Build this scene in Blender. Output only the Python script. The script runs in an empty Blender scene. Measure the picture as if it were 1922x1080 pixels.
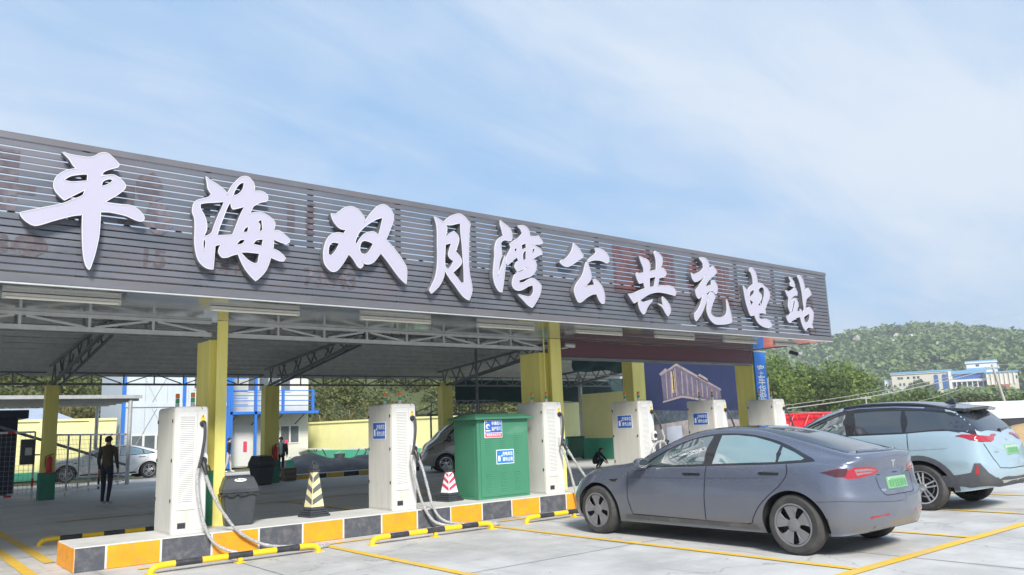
import bpy, bmesh, math, random
import numpy as np
from mathutils import Vector, Matrix, geometry
from mathutils.bvhtree import BVHTree
R = math.radians
random.seed(7)
rng = np.random.default_rng(7)
SC = bpy.context.scene
COL = SC.collection

# ---------------------------------------------------------------- camera
CAM_H, FOCAL = 1.46, 1484.0 / 1922 * 36
PITCH, ROLL, YAW = R(10.0), R(-2.18), R(39.3)
cam = bpy.data.cameras.new('camera')
cam.sensor_width = 36; cam.lens = FOCAL; cam.clip_start = 0.05; cam.clip_end = 3000
camo = bpy.data.objects.new('camera', cam); COL.objects.link(camo)
_f = Vector((math.sin(YAW) * math.cos(PITCH), math.cos(YAW) * math.cos(PITCH), math.sin(PITCH)))
_r0 = Vector((math.cos(YAW), -math.sin(YAW), 0)); _u0 = _r0.cross(_f)
_r = math.cos(ROLL) * _r0 + math.sin(ROLL) * _u0
_u = -math.sin(ROLL) * _r0 + math.cos(ROLL) * _u0
camo.matrix_world = Matrix(((_r.x, _u.x, -_f.x, 0), (_r.y, _u.y, -_f.y, 0), (_r.z, _u.z, -_f.z, CAM_H), (0, 0, 0, 1)))
SC.camera = camo

# ---------------------------------------------------------------- light
SUN_EL, SUN_AZ = R(37), R(205)         # azimuth measured clockwise from +Y; the sun stands behind the camera
SUN_STRENGTH, SKY_STRENGTH, EXPOSURE = 2.9, 0.105, 1.03
sun = bpy.data.lights.new('sun', 'SUN'); sun.energy = SUN_STRENGTH; sun.angle = R(14); sun.color = (1.0, 0.955, 0.89)
suno = bpy.data.objects.new('sun', sun); COL.objects.link(suno)
_d = Vector((math.sin(SUN_AZ) * math.cos(SUN_EL), math.cos(SUN_AZ) * math.cos(SUN_EL), math.sin(SUN_EL)))
suno.rotation_euler = (-_d).to_track_quat('-Z', 'Y').to_euler(); suno.location = (0, -20, 40)
W = bpy.data.worlds.new('World'); SC.world = W; W.use_nodes = True
nt = W.node_tree; nt.nodes.clear()
def wn(t, **k):
    n = nt.nodes.new(t)
    for a, v in k.items(): setattr(n, a, v)
    return n
sky = wn('ShaderNodeTexSky', sky_type='NISHITA', sun_disc=False, sun_elevation=SUN_EL, sun_rotation=SUN_AZ,
         altitude=10, air_density=1.0, dust_density=0.6, ozone_density=1.0)
tc = wn('ShaderNodeTexCoord'); sep = wn('ShaderNodeSeparateXYZ'); nt.links.new(tc.outputs['Generated'], sep.inputs[0])
zc = wn('ShaderNodeMath', operation='ADD'); nt.links.new(sep.outputs['Z'], zc.inputs[0]); zc.inputs[1].default_value = 0.22
zm = wn('ShaderNodeMath', operation='MAXIMUM'); nt.links.new(zc.outputs[0], zm.inputs[0]); zm.inputs[1].default_value = 0.1
comb = wn('ShaderNodeCombineXYZ')
for a in ('X', 'Y'):
    dv = wn('ShaderNodeMath', operation='DIVIDE'); nt.links.new(sep.outputs[a], dv.inputs[0]); nt.links.new(zm.outputs[0], dv.inputs[1])
    nt.links.new(dv.outputs[0], comb.inputs[a])
mp = wn('ShaderNodeMapping'); nt.links.new(comb.outputs[0], mp.inputs[0])
mp.inputs['Rotation'].default_value = (0, 0, R(-62)); mp.inputs['Scale'].default_value = (0.34, 0.95, 1); mp.inputs['Location'].default_value = (0.55, 0.25, 0)
n1 = wn('ShaderNodeTexNoise'); n1.inputs['Scale'].default_value = 1.15; n1.inputs['Detail'].default_value = 6; n1.inputs['Roughness'].default_value = 0.52; n1.inputs['Distortion'].default_value = 0.7
nt.links.new(mp.outputs[0], n1.inputs['Vector'])
n2 = wn('ShaderNodeTexNoise'); n2.inputs['Scale'].default_value = 5.5; n2.inputs['Detail'].default_value = 8; n2.inputs['Roughness'].default_value = 0.6; n2.inputs['Distortion'].default_value = 1.1
nt.links.new(mp.outputs[0], n2.inputs['Vector'])
ad = wn('ShaderNodeMath', operation='MULTIPLY_ADD'); nt.links.new(n2.outputs['Fac'], ad.inputs[0]); ad.inputs[1].default_value = 0.28; nt.links.new(n1.outputs['Fac'], ad.inputs[2])
rp = wn('ShaderNodeMapRange', interpolation_type='SMOOTHSTEP'); nt.links.new(ad.outputs[0], rp.inputs[0])
rp.inputs['From Min'].default_value = 0.44; rp.inputs['From Max'].default_value = 0.86; rp.inputs['To Min'].default_value = 0.0; rp.inputs['To Max'].default_value = 0.76
hz = wn('ShaderNodeMapRange', interpolation_type='SMOOTHSTEP'); nt.links.new(sep.outputs['Z'], hz.inputs[0])
hz.inputs['From Min'].default_value = 0.0; hz.inputs['From Max'].default_value = 0.5; hz.inputs['To Min'].default_value = 0.0; hz.inputs['To Max'].default_value = 0.0
mxx = wn('ShaderNodeMath', operation='MAXIMUM'); nt.links.new(rp.outputs[0], mxx.inputs[0]); nt.links.new(hz.outputs[0], mxx.inputs[1])
mixc = wn('ShaderNodeMix', data_type='RGBA'); nt.links.new(mxx.outputs[0], mixc.inputs['Factor'])
skm = wn('ShaderNodeMix', data_type='RGBA'); skm.inputs['Factor'].default_value = 0.85
nt.links.new(sky.outputs[0], skm.inputs['A']); skm.inputs['B'].default_value = (1.62, 2.72, 4.25, 1)
nt.links.new(skm.outputs['Result'], mixc.inputs['A']); mixc.inputs['B'].default_value = (4.3, 4.5, 4.75, 1)
bg = wn('ShaderNodeBackground'); bg.inputs['Strength'].default_value = SKY_STRENGTH
nt.links.new(mixc.outputs['Result'], bg.inputs['Color'])
wo = wn('ShaderNodeOutputWorld'); nt.links.new(bg.outputs[0], wo.inputs['Surface'])
vs = SC.view_settings; vs.view_transform = 'Standard'; vs.look = 'None'; vs.gamma = 1; vs.use_curve_mapping = False; vs.exposure = EXPOSURE
SC.render.engine = 'CYCLES'
SC.cycles.max_bounces = 8; SC.cycles.transparent_max_bounces = 16; SC.cycles.use_denoising = True
SC.cycles.sample_clamp_indirect = 8

# ---------------------------------------------------------------- materials
MATS = {}
def pm(name, col, rough=0.55, metal=0.0, var=0.1, vscale=3.0, bump=0.0, bscale=40.0, coat=0.0, spec=0.5, dirt=None, dscale=1.2, damt=0.5,
       stretch=None, emit=None, trans=0.0, ior=1.45, alpha=1.0, rvar=0.0, local=False):
    """procedural principled material: base colour with two octaves of noise variation, optional dirt colour and bump"""
    if name in MATS: return MATS[name]
    m = bpy.data.materials.new(name); m.use_nodes = True; t = m.node_tree; b = t.nodes['Principled BSDF']
    N = lambda k: t.nodes.new(k)
    b.inputs['Roughness'].default_value = rough; b.inputs['Metallic'].default_value = metal
    b.inputs['Coat Weight'].default_value = coat; b.inputs['Coat Roughness'].default_value = 0.06
    b.inputs['Specular IOR Level'].default_value = spec; b.inputs['IOR'].default_value = ior
    b.inputs['Transmission Weight'].default_value = trans; b.inputs['Alpha'].default_value = alpha
    if local:
        g = N('ShaderNodeTexCoord'); vec = g.outputs['Object']
    else:
        g = N('ShaderNodeNewGeometry'); vec = g.outputs['Position']
    if stretch:
        mp = N('ShaderNodeMapping'); mp.inputs['Scale'].default_value = stretch; t.links.new(vec, mp.inputs[0]); vec = mp.outputs[0]
    n = N('ShaderNodeTexNoise'); n.inputs['Scale'].default_value = vscale; n.inputs['Detail'].default_value = 7; n.inputs['Roughness'].default_value = 0.62
    t.links.new(vec, n.inputs['Vector'])
    mr = N('ShaderNodeMapRange'); mr.inputs['From Min'].default_value = 0.28; mr.inputs['From Max'].default_value = 0.72
    mr.inputs['To Min'].default_value = 1 - var; mr.inputs['To Max'].default_value = 1 + var; t.links.new(n.outputs['Fac'], mr.inputs[0])
    mu = N('ShaderNodeMix'); mu.data_type = 'RGBA'; mu.blend_type = 'MULTIPLY'; mu.inputs['Factor'].default_value = 1
    mu.inputs['A'].default_value = (*col, 1); t.links.new(mr.outputs[0], mu.inputs['B'])
    out = mu.outputs['Result']
    if dirt:
        n2 = N('ShaderNodeTexNoise'); n2.inputs['Scale'].default_value = dscale; n2.inputs['Detail'].default_value = 8; n2.inputs['Roughness'].default_value = 0.68
        t.links.new(vec, n2.inputs['Vector'])
        m2 = N('ShaderNodeMapRange'); m2.inputs['From Min'].default_value = 0.47; m2.inputs['From Max'].default_value = 0.7
        m2.inputs['To Min'].default_value = 0; m2.inputs['To Max'].default_value = damt; t.links.new(n2.outputs['Fac'], m2.inputs[0])
        md = N('ShaderNodeMix'); md.data_type = 'RGBA'; t.links.new(m2.outputs[0], md.inputs['Factor']); t.links.new(out, md.inputs['A']); md.inputs['B'].default_value = (*dirt, 1)
        out = md.outputs['Result']
    t.links.new(out, b.inputs['Base Color'])
    if rvar:
        rr = N('ShaderNodeMapRange'); rr.inputs['From Min'].default_value = 0.3; rr.inputs['From Max'].default_value = 0.7
        rr.inputs['To Min'].default_value = max(0, rough - rvar); rr.inputs['To Max'].default_value = min(1, rough + rvar)
        t.links.new(n.outputs['Fac'], rr.inputs[0]); t.links.new(rr.outputs[0], b.inputs['Roughness'])
    if bump:
        n3 = N('ShaderNodeTexNoise'); n3.inputs['Scale'].default_value = bscale; n3.inputs['Detail'].default_value = 5; t.links.new(vec, n3.inputs['Vector'])
        bp = N('ShaderNodeBump'); bp.inputs['Strength'].default_value = bump; bp.inputs['Distance'].default_value = 0.02
        t.links.new(n3.outputs['Fac'], bp.inputs['Height']); t.links.new(bp.outputs['Normal'], b.inputs['Normal'])
    if emit:
        b.inputs['Emission Color'].default_value = (*emit[:3], 1); b.inputs['Emission Strength'].default_value = emit[3]
    MATS[name] = m
    return m

# ---------------------------------------------------------------- builders
ROOT = {}
class MB:
    """collects simple shapes into one mesh"""
    def __init__(s): s.v = []; s.f = []; s.mi = []; s.cur = 0
    def add(s, vs, fs):
        o = len(s.v); s.v += [tuple(p) for p in vs]
        for f in fs: s.f.append([o + i for i in f]); s.mi.append(s.cur)
        return s
    def box(s, x0, x1, y0, y1, z0, z1):
        return s.add([(x0, y0, z0), (x1, y0, z0), (x1, y1, z0), (x0, y1, z0), (x0, y0, z1), (x1, y0, z1), (x1, y1, z1), (x0, y1, z1)],
                     [(0, 3, 2, 1), (4, 5, 6, 7), (0, 1, 5, 4), (1, 2, 6, 5), (2, 3, 7, 6), (3, 0, 4, 7)])
    def bar(s, a, b, w, h=None, up=(0, 0, 1)):
        """rectangular bar from a to b"""
        a = Vector(a); b = Vector(b); d = (b - a).normalized(); u = Vector(up)
        if abs(d.dot(u)) > 0.98: u = Vector((1, 0, 0))
        sx = d.cross(u).normalized(); sy = sx.cross(d).normalized(); h = h or w
        vs = []
        for p in (a, b):
            for i, j in ((-1, -1), (1, -1), (1, 1), (-1, 1)): vs.append(p + sx * (w / 2 * i) + sy * (h / 2 * j))
        return s.add(vs, [(0, 1, 2, 3), (7, 6, 5, 4), (0, 4, 5, 1), (1, 5, 6, 2), (2, 6, 7, 3), (3, 7, 4, 0)])
    def tube(s, pts, r, n=10, caps=True):
        pts = [Vector(p) for p in pts]; vs = []; fs = []
        rs = r if isinstance(r, (list, tuple)) else [r] * len(pts)
        prev = None
        for i, p in enumerate(pts):
            d = (pts[min(i + 1, len(pts) - 1)] - pts[max(i - 1, 0)]).normalized()
            if prev is None:
                u = Vector((0, 0, 1)) if abs(d.z) < 0.9 else Vector((1, 0, 0))
                a = d.cross(u).normalized()
            else:
                a = (prev - d * prev.dot(d)).normalized()
            prev = a; b = d.cross(a)
            for k in range(n):
                t = 2 * math.pi * k / n; vs.append(p + (a * math.cos(t) + b * math.sin(t)) * rs[i])
        for i in range(len(pts) - 1):
            for k in range(n): fs.append((i * n + k, i * n + (k + 1) % n, (i + 1) * n + (k + 1) % n, (i + 1) * n + k))
        if caps: fs += [tuple(range(n))[::-1], tuple((len(pts) - 1) * n + k for k in range(n))]
        return s.add(vs, fs)
    def lathe(s, prof, n=24, c=(0, 0, 0), axis='Z', closed=False, cap=True):
        """prof: (radius, height) pairs turned about an axis"""
        vs = []; fs = []; m = len(prof)
        for r, h in prof:
            for k in range(n):
                t = 2 * math.pi * k / n; p = (r * math.cos(t), r * math.sin(t), h)
                if axis == 'X': p = (p[2], p[0], p[1])
                if axis == 'Y': p = (p[0], p[2], p[1])
                vs.append((p[0] + c[0], p[1] + c[1], p[2] + c[2]))
        for i in range(m - 1 + (1 if closed else 0)):
            j = (i + 1) % m
            for k in range(n): fs.append((i * n + k, i * n + (k + 1) % n, j * n + (k + 1) % n, j * n + k))
        if not closed and cap:
            if prof[0][0] > 1e-6: fs.append(tuple(range(n))[::-1])
            if prof[-1][0] > 1e-6: fs.append(tuple((m - 1) * n + k for k in range(n)))
        return s.add(vs, fs)
    def prism(s, poly, fn0, fn1):
        """extrude a convex or simple 2-D polygon between two mappings"""
        n = len(poly); vs = [fn0(*p) for p in poly] + [fn1(*p) for p in poly]
        fs = [tuple(range(n)), tuple(range(2 * n - 1, n - 1, -1))] + [(i, n + i, n + (i + 1) % n, (i + 1) % n) for i in range(n)]
        return s.add(vs, fs)
    def build(s, name, mat, parent=None, W=True, smooth=False, bevel=0, seg=2, sharp=35):
        return mesh_obj(name, s.v, s.f, mat, parent, W, smooth, bevel, seg, s.mi if s.cur else None, sharp)

def finish_mesh(me, smooth, sharp=35):
    bm = bmesh.new(); bm.from_mesh(me); bmesh.ops.recalc_face_normals(bm, faces=bm.faces)
    if smooth:
        for f in bm.faces: f.smooth = True
        lim = R(sharp)
        for e in bm.edges:
            if len(e.link_faces) == 2 and e.calc_face_angle(0) > lim: e.smooth = False
    bm.to_mesh(me); bm.free()

def mesh_obj(name, v, f, mat, parent=None, W=True, smooth=False, bevel=0, seg=2, mi=None, sharp=35):
    off = ROOT.get(parent.name, (0, 0, 0)) if (parent and W) else (0, 0, 0)
    if any(off): v = [(p[0] - off[0], p[1] - off[1], p[2] - off[2]) for p in v]
    me = bpy.data.meshes.new(name); me.from_pydata(v, [], f); me.update()
    for m in (mat if isinstance(mat, (list, tuple)) else [mat]): me.materials.append(m)
    if mi: me.polygons.foreach_set('material_index', mi)
    finish_mesh(me, smooth, sharp)
    o = bpy.data.objects.new(name, me); COL.objects.link(o)
    if parent:
        o.parent = parent; ROOT[o.name] = ROOT.get(parent.name, (0, 0, 0))
    if bevel:
        b = o.modifiers.new('bevel', 'BEVEL'); b.width = bevel; b.segments = seg; b.limit_method = 'ANGLE'; b.angle_limit = R(40); b.harden_normals = False
    return o

def tag(o, label=None, cat=None, group=None, kind=None):
    if label: o['label'] = label
    if cat: o['category'] = cat
    if group: o['group'] = group
    if kind: o['kind'] = kind
    return o
def thing(name, label, cat, loc=(0, 0, 0), group=None, rz=0.0, kind=None):
    o = bpy.data.objects.new(name, None); COL.objects.link(o); o.location = loc; o.rotation_euler = (0, 0, rz); o.empty_display_size = 0.2
    ROOT[o.name] = tuple(loc)
    return tag(o, label, cat, group, kind)
def part_empty(name, parent):
    o = bpy.data.objects.new(name, None); COL.objects.link(o); o.parent = parent; ROOT[o.name] = ROOT.get(parent.name, (0, 0, 0)); o.empty_display_size = 0.1
    return o
def clone(o, parent=None):
    c = o.copy(); COL.objects.link(c); c.parent = parent
    if o.name in ROOT: ROOT[c.name] = ROOT[o.name]
    for ch in list(o.children): clone(ch, c)
    return c

def smooth_poly(pts, sub=3, corner=52):
    """Catmull-Rom through the points, keeping sharp corners"""
    n = len(pts); P = [Vector(p) for p in pts]; out = []
    def iscorner(i):
        a = P[i] - P[i - 1]; b = P[(i + 1) % n] - P[i]
        if a.length < 1e-9 or b.length < 1e-9: return True
        return abs(a.angle_signed(b)) > R(corner)
    cs = [iscorner(i) for i in range(n)]
    for i in range(n):
        p1, p2 = P[i], P[(i + 1) % n]
        p0 = P[i - 1] if not cs[i] else p1 + (p1 - p2) * 0.3
        p3 = P[(i + 2) % n] if not cs[(i + 1) % n] else p2 + (p2 - p1) * 0.3
        for k in range(sub):
            t = k / sub
            q = 0.5 * ((2 * p1) + (p2 - p0) * t + (2 * p0 - 5 * p1 + 4 * p2 - p3) * t * t + (3 * p1 - p0 - 3 * p2 + p3) * t ** 3)
            out.append((q.x, q.y))
    return out
def tri_region(polys, grid=None):
    """constrained triangulation of an outline with holes (first polygon outside), optional inner grid spacing; returns points, triangles"""
    vs = []; fs = []; edges = []
    for p in polys:
        o = len(vs); vs += [Vector(q) for q in p]; m = len(p)
        edges += [(o + i, o + (i + 1) % m) for i in range(m)]
    def inside(q, poly):
        c = False; n = len(poly); x, y = q
        j = n - 1
        for i in range(n):
            xi, yi = poly[i]; xj, yj = poly[j]
            if (yi > y) != (yj > y) and x < (xj - xi) * (y - yi) / (yj - yi) + xi: c = not c
            j = i
        return c
    test = lambda q: inside(q, polys[0]) and not any(inside(q, h) for h in polys[1:])
    if grid:
        xs = [p[0] for p in polys[0]]; ys = [p[1] for p in polys[0]]
        gx, gy = (grid, grid) if not isinstance(grid, tuple) else grid
        x = min(xs) + gx * 0.5
        while x < max(xs):
            y = min(ys) + gy * 0.5
            while y < max(ys):
                if test((x, y)): vs.append(Vector((x, y)))
                y += gy
            x += gx
    r = geometry.delaunay_2d_cdt(vs, edges, [], 0, 1e-6)
    pts = [(p.x, p.y) for p in r[0]]; tris = []
    for f in r[2]:
        cx = sum(pts[i][0] for i in f) / len(f); cy = sum(pts[i][1] for i in f) / len(f)
        if test((cx, cy)): tris.append(tuple(f))
    return pts, tris
def slab(polys, fn0, fn1, name, mat, parent, W=True, smooth=False, bevel=0):
    """a plate with holes: outline in 2-D, fn0 / fn1 map it to the front and the back face"""
    pts, tris = tri_region(polys); n = len(pts)
    v = [fn0(*p) for p in pts] + [fn1(*p) for p in pts]
    f = [t for t in tris] + [tuple(n + i for i in t[::-1]) for t in tris]
    cnt = {}
    for t in tris:
        for i in range(len(t)):
            e = (t[i], t[(i + 1) % len(t)]); cnt[e] = 1
    mi = [0] * len(f)
    for (a, b) in list(cnt):
        if (b, a) not in cnt: f.append((a, n + a, n + b, b)); mi.append(1)
    return mesh_obj(name, v, f, mat, parent, W, smooth, bevel, 2, mi if isinstance(mat, (list, tuple)) else None)

def text_mesh(body, size, name, mat, parent, M, extrude=0.0, bold=0.0, sx=1.0, align='CENTER'):
    """lettering as a flat or extruded mesh; M maps text space (x right, y up) into the parent's space"""
    c = bpy.data.curves.new(name, 'FONT'); c.body = body; c.size = size; c.align_x = align; c.align_y = 'CENTER'; c.extrude = extrude; c.offset = bold
    c.resolution_u = 2
    o = bpy.data.objects.new(name, c); COL.objects.link(o)
    me = bpy.data.meshes.new_from_object(o.evaluated_get(bpy.context.evaluated_depsgraph_get()))
    bpy.data.objects.remove(o); bpy.data.curves.remove(c)
    me.transform(M @ Matrix.Diagonal((sx, 1, 1, 1))); me.materials.clear(); me.materials.append(mat)
    r = bpy.data.objects.new(name, me); COL.objects.link(r)
    if parent: r.parent = parent; ROOT[r.name] = ROOT.get(parent.name, (0, 0, 0))
    return r
def face_matrix(o, right, up):
    right = Vector(right).normalized(); up = Vector(up).normalized(); n = right.cross(up)
    return Matrix(((right.x, up.x, n.x, o[0]), (right.y, up.y, n.y, o[1]), (right.z, up.z, n.z, o[2]), (0, 0, 0, 1)))
FRONT = lambda x, y, z: face_matrix((x, y, z), (1, 0, 0), (0, 0, 1))      # faces -Y
LEFT = lambda x, y, z: face_matrix((x, y, z), (0, -1, 0), (0, 0, 1))      # faces -X
def spline(pts, sub=5):
    P = [Vector(p) for p in pts]; out = []
    for i in range(len(P) - 1):
        p0 = P[i - 1] if i else P[0] * 2 - P[1]; p1, p2 = P[i], P[i + 1]; p3 = P[i + 2] if i + 2 < len(P) else P[-1] * 2 - P[-2]
        for k in range(sub):
            t = k / sub
            out.append(0.5 * ((2 * p1) + (p2 - p0) * t + (2 * p0 - 5 * p1 + 4 * p2 - p3) * t * t + (3 * p1 - p0 - 3 * p2 + p3) * t ** 3))
    return out + [P[-1]]
# ---------------------------------------------------------------- shared materials
M = dict(
 concrete=pm('concrete', (0.52, 0.51, 0.49), 0.85, var=0.16, vscale=1.3, bump=0.12, bscale=22, dirt=(0.25, 0.24, 0.225), dscale=0.55, damt=0.6),
 concrete_in=pm('concrete_worn', (0.60, 0.60, 0.585), 0.7, var=0.16, vscale=0.7, bump=0.08, bscale=30, dirt=(0.45, 0.44, 0.43), dscale=0.5, damt=0.5, stretch=(0.5, 1, 1)),
 kerb_top=pm('kerb_concrete', (0.60, 0.60, 0.58), 0.8, var=0.1, vscale=2, bump=0.15, bscale=50, dirt=(0.38, 0.37, 0.35), dscale=2.2, damt=0.4),
 orange=pm('orange_paint', (0.83, 0.33, 0.010), 0.55, var=0.12, vscale=4, bump=0.12, bscale=60, dirt=(0.36, 0.22, 0.10), dscale=9, damt=0.55),
 grey_paint=pm('grey_paint', (0.075, 0.08, 0.095), 0.6, var=0.14, vscale=4, bump=0.08, bscale=60, dirt=(0.24, 0.23, 0.22), dscale=9, damt=0.5),
 yellow_line=pm('yellow_line_paint', (0.80, 0.50, 0.04), 0.6, var=0.1, vscale=5, dirt=(0.52, 0.45, 0.30), dscale=2.4, damt=0.75, bump=0.05),
 slat=pm('anodised_slat', (0.135, 0.145, 0.168), 0.42, metal=0.3, var=0.18, vscale=1.1, dirt=(0.165, 0.14, 0.16), dscale=0.9, damt=0.7, stretch=(1, 1, 3.0), rvar=0.1),
 slat_trim=pm('slat_trim', (0.15, 0.15, 0.165), 0.4, metal=0.3, var=0.15, vscale=1.4, dirt=(0.18, 0.15, 0.155), dscale=0.8, damt=0.6, stretch=(1, 1, 3)),
 soffit=pm('soffit_metal', (0.42, 0.44, 0.46), 0.13, metal=0.92, var=0.12, vscale=2, stretch=(0.4, 3, 1), rvar=0.05),
 roof=pm('roof_sheet', (0.80, 0.81, 0.83), 0.5, metal=0.2, var=0.15, vscale=1.2, dirt=(0.58, 0.57, 0.6), dscale=0.8, damt=0.5),
 steel=pm('galvanised_steel', (0.50, 0.51, 0.50), 0.45, metal=0.4, var=0.15, vscale=6),
 steel_dark=pm('dark_steel', (0.16, 0.175, 0.19), 0.5, metal=0.25, var=0.2, vscale=6),
 col_yellow=pm('column_yellow', (0.86, 0.77, 0.22), 0.5, var=0.06, vscale=2, dirt=(0.62, 0.53, 0.18), dscale=2.5, damt=0.35, stretch=(3, 3, .35)),
 wall_yellow=pm('wall_yellow', (0.84, 0.80, 0.38), 0.8, var=0.05, vscale=1.5, dirt=(0.70, 0.66, 0.36), dscale=0.7, damt=0.4, bump=0.05),
 wall_green=pm('wall_green', (0.08, 0.42, 0.27), 0.75, var=0.08, vscale=2, dirt=(0.16, 0.36, 0.26), dscale=1, damt=0.5),
 col_green=pm('column_green', (0.03, 0.20, 0.125), 0.5, var=0.08, vscale=3, dirt=(0.1, 0.2, 0.15), dscale=3, damt=0.3),
 white_letter=pm('white_acrylic', (0.41, 0.395, 0.485), 0.35, var=0.02, vscale=2, coat=0.2),
 letter_side=pm('letter_return_shaded', (0.20, 0.20, 0.22), 0.4, metal=0.3, var=0.12, vscale=5),  # returns are white plastic; their shade is put into this grey
 white_metal=pm('white_powder_coat', (0.60, 0.59, 0.55), 0.42, var=0.04, vscale=2, dirt=(0.44, 0.41, 0.35), dscale=3.5, damt=0.4, stretch=(3, 3, .5)),
 white_metal2=pm('white_panel', (0.63, 0.63, 0.61), 0.4, var=0.03, vscale=3),
 black_rubber=pm('black_rubber', (0.022, 0.022, 0.024), 0.6, var=0.2, vscale=10),
 black_plastic=pm('black_plastic', (0.03, 0.03, 0.033), 0.45, var=0.15, vscale=8),
 bin_grey=pm('bin_plastic', (0.045, 0.052, 0.06), 0.42, var=0.15, vscale=6, dirt=(0.11, 0.11, 0.11), dscale=4, damt=0.3),
 sign_blue=pm('sign_blue', (0.035, 0.13, 0.52), 0.4, var=0.05, vscale=5),
 sign_blue2=pm('sign_blue_bright', (0.03, 0.20, 0.68), 0.4, var=0.05, vscale=5),
 sign_white=pm('sign_white', (0.82, 0.84, 0.86), 0.4, var=0.02),
 sign_red=pm('sign_red', (0.62, 0.06, 0.12), 0.4, var=0.05),
 sign_yellow=pm('sign_yellow', (0.85, 0.6, 0.03), 0.4, var=0.05),
 green_cab=pm('cabinet_green', (0.055, 0.225, 0.13), 0.42, var=0.05, vscale=2, dirt=(0.08, 0.235, 0.15), dscale=1.6, damt=0.35, coat=0.1),
 maroon=pm('maroon_panel', (0.115, 0.045, 0.06), 0.5, var=0.12, vscale=3, stretch=(1, 1, 6)),
 red=pm('red_paint', (0.62, 0.03, 0.035), 0.45, var=0.12, vscale=4, dirt=(0.3, 0.05, 0.04), dscale=2, damt=0.3),
 hose=pm('hose_wrapped_film', (0.42, 0.42, 0.42), 0.25, var=0.35, vscale=45, bump=0.9, bscale=70, coat=0.5),
 hose_black=pm('hose_rubber', (0.05, 0.05, 0.055), 0.5, var=0.2, vscale=30),
 amber=pm('lamp_amber', (0.78, 0.20, 0.02), 0.25, var=0.05, coat=0.4),
 lamp_green=pm('lamp_green', (0.02, 0.34, 0.12), 0.25, var=0.05, coat=0.4),
 stop_yellow=pm('stop_yellow', (0.85, 0.55, 0.015), 0.4, var=0.08, vscale=5, dirt=(0.5, 0.36, 0.1), dscale=5, damt=0.4),
 stop_black=pm('stop_black', (0.035, 0.035, 0.04), 0.45, var=0.15, vscale=5, dirt=(0.16, 0.15, 0.14), dscale=5, damt=0.4),
 soil=pm('soil', (0.20, 0.155, 0.095), 0.95, var=0.25, vscale=0.3, dirt=(0.09, 0.12, 0.045), dscale=0.15, damt=0.9),
 hillm=pm('hill_ground', (0.07, 0.085, 0.035), 0.95, var=0.3, vscale=0.05, dirt=(0.12, 0.11, 0.07), dscale=0.03, damt=0.6),
 skin=pm('skin', (0.48, 0.28, 0.19), 0.55, var=0.05),
 hair=pm('hair', (0.012, 0.011, 0.011), 0.6, var=0.2),
)

def wear(m, amount=.5):
    """tyre streaks along the bays, dark drips and pale scuffs worked into the concrete colour"""
    t = m.node_tree; b = t.nodes['Principled BSDF']; src = b.inputs['Base Color'].links[0].from_socket
    g = t.nodes.new('ShaderNodeNewGeometry')
    def noise(scale, st, lo, hi, detail=6):
        mp = t.nodes.new('ShaderNodeMapping'); mp.inputs['Scale'].default_value = st; t.links.new(g.outputs['Position'], mp.inputs[0])
        n = t.nodes.new('ShaderNodeTexNoise'); n.inputs['Scale'].default_value = scale; n.inputs['Detail'].default_value = detail; n.inputs['Roughness'].default_value = .65; t.links.new(mp.outputs[0], n.inputs['Vector'])
        r = t.nodes.new('ShaderNodeMapRange'); r.interpolation_type = 'SMOOTHSTEP'; r.inputs['From Min'].default_value = lo; r.inputs['From Max'].default_value = hi; t.links.new(n.outputs['Fac'], r.inputs[0]); return r.outputs[0]
    def mixin(src, fac, col, k):
        mu = t.nodes.new('ShaderNodeMath'); mu.operation = 'MULTIPLY'; t.links.new(fac, mu.inputs[0]); mu.inputs[1].default_value = k
        mx = t.nodes.new('ShaderNodeMix'); mx.data_type = 'RGBA'; t.links.new(mu.outputs[0], mx.inputs['Factor']); t.links.new(src, mx.inputs['A']); mx.inputs['B'].default_value = (*col, 1); return mx.outputs['Result']
    o = mixin(src, noise(1.0, (3.2, .22, 1), .56, .72), (.20, .195, .185), amount)
    o = mixin(o, noise(3.4, (1, 1, 1), .69, .74, 3), (.11, .10, .095), amount * 1.1)
    o = mixin(o, noise(26, (1, .25, 1), .60, .75, 4), (.66, .65, .62), amount * .6)
    vo = t.nodes.new('ShaderNodeTexVoronoi'); vo.feature = 'DISTANCE_TO_EDGE'; vo.inputs['Scale'].default_value = .33; vo.inputs['Randomness'].default_value = 1
    n = t.nodes.new('ShaderNodeTexNoise'); n.inputs['Scale'].default_value = 2.2; n.inputs['Detail'].default_value = 6; t.links.new(g.outputs['Position'], n.inputs['Vector'])
    ad = t.nodes.new('ShaderNodeMix'); ad.data_type = 'RGBA'; ad.blend_type = 'LINEAR_LIGHT'; ad.inputs['Factor'].default_value = .35; t.links.new(g.outputs['Position'], ad.inputs['A']); t.links.new(n.outputs['Color'], ad.inputs['B']); t.links.new(ad.outputs['Result'], vo.inputs['Vector'])
    r = t.nodes.new('ShaderNodeMapRange'); r.inputs['From Min'].default_value = .0; r.inputs['From Max'].default_value = .006; r.inputs['To Min'].default_value = 1; r.inputs['To Max'].default_value = 0; t.links.new(vo.outputs['Distance'], r.inputs[0])
    o = mixin(o, r.outputs[0], (.16, .155, .145), amount * .8)
    t.links.new(o, b.inputs['Base Color'])
wear(M['concrete'], .62); wear(M['concrete_in'], .3)
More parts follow.
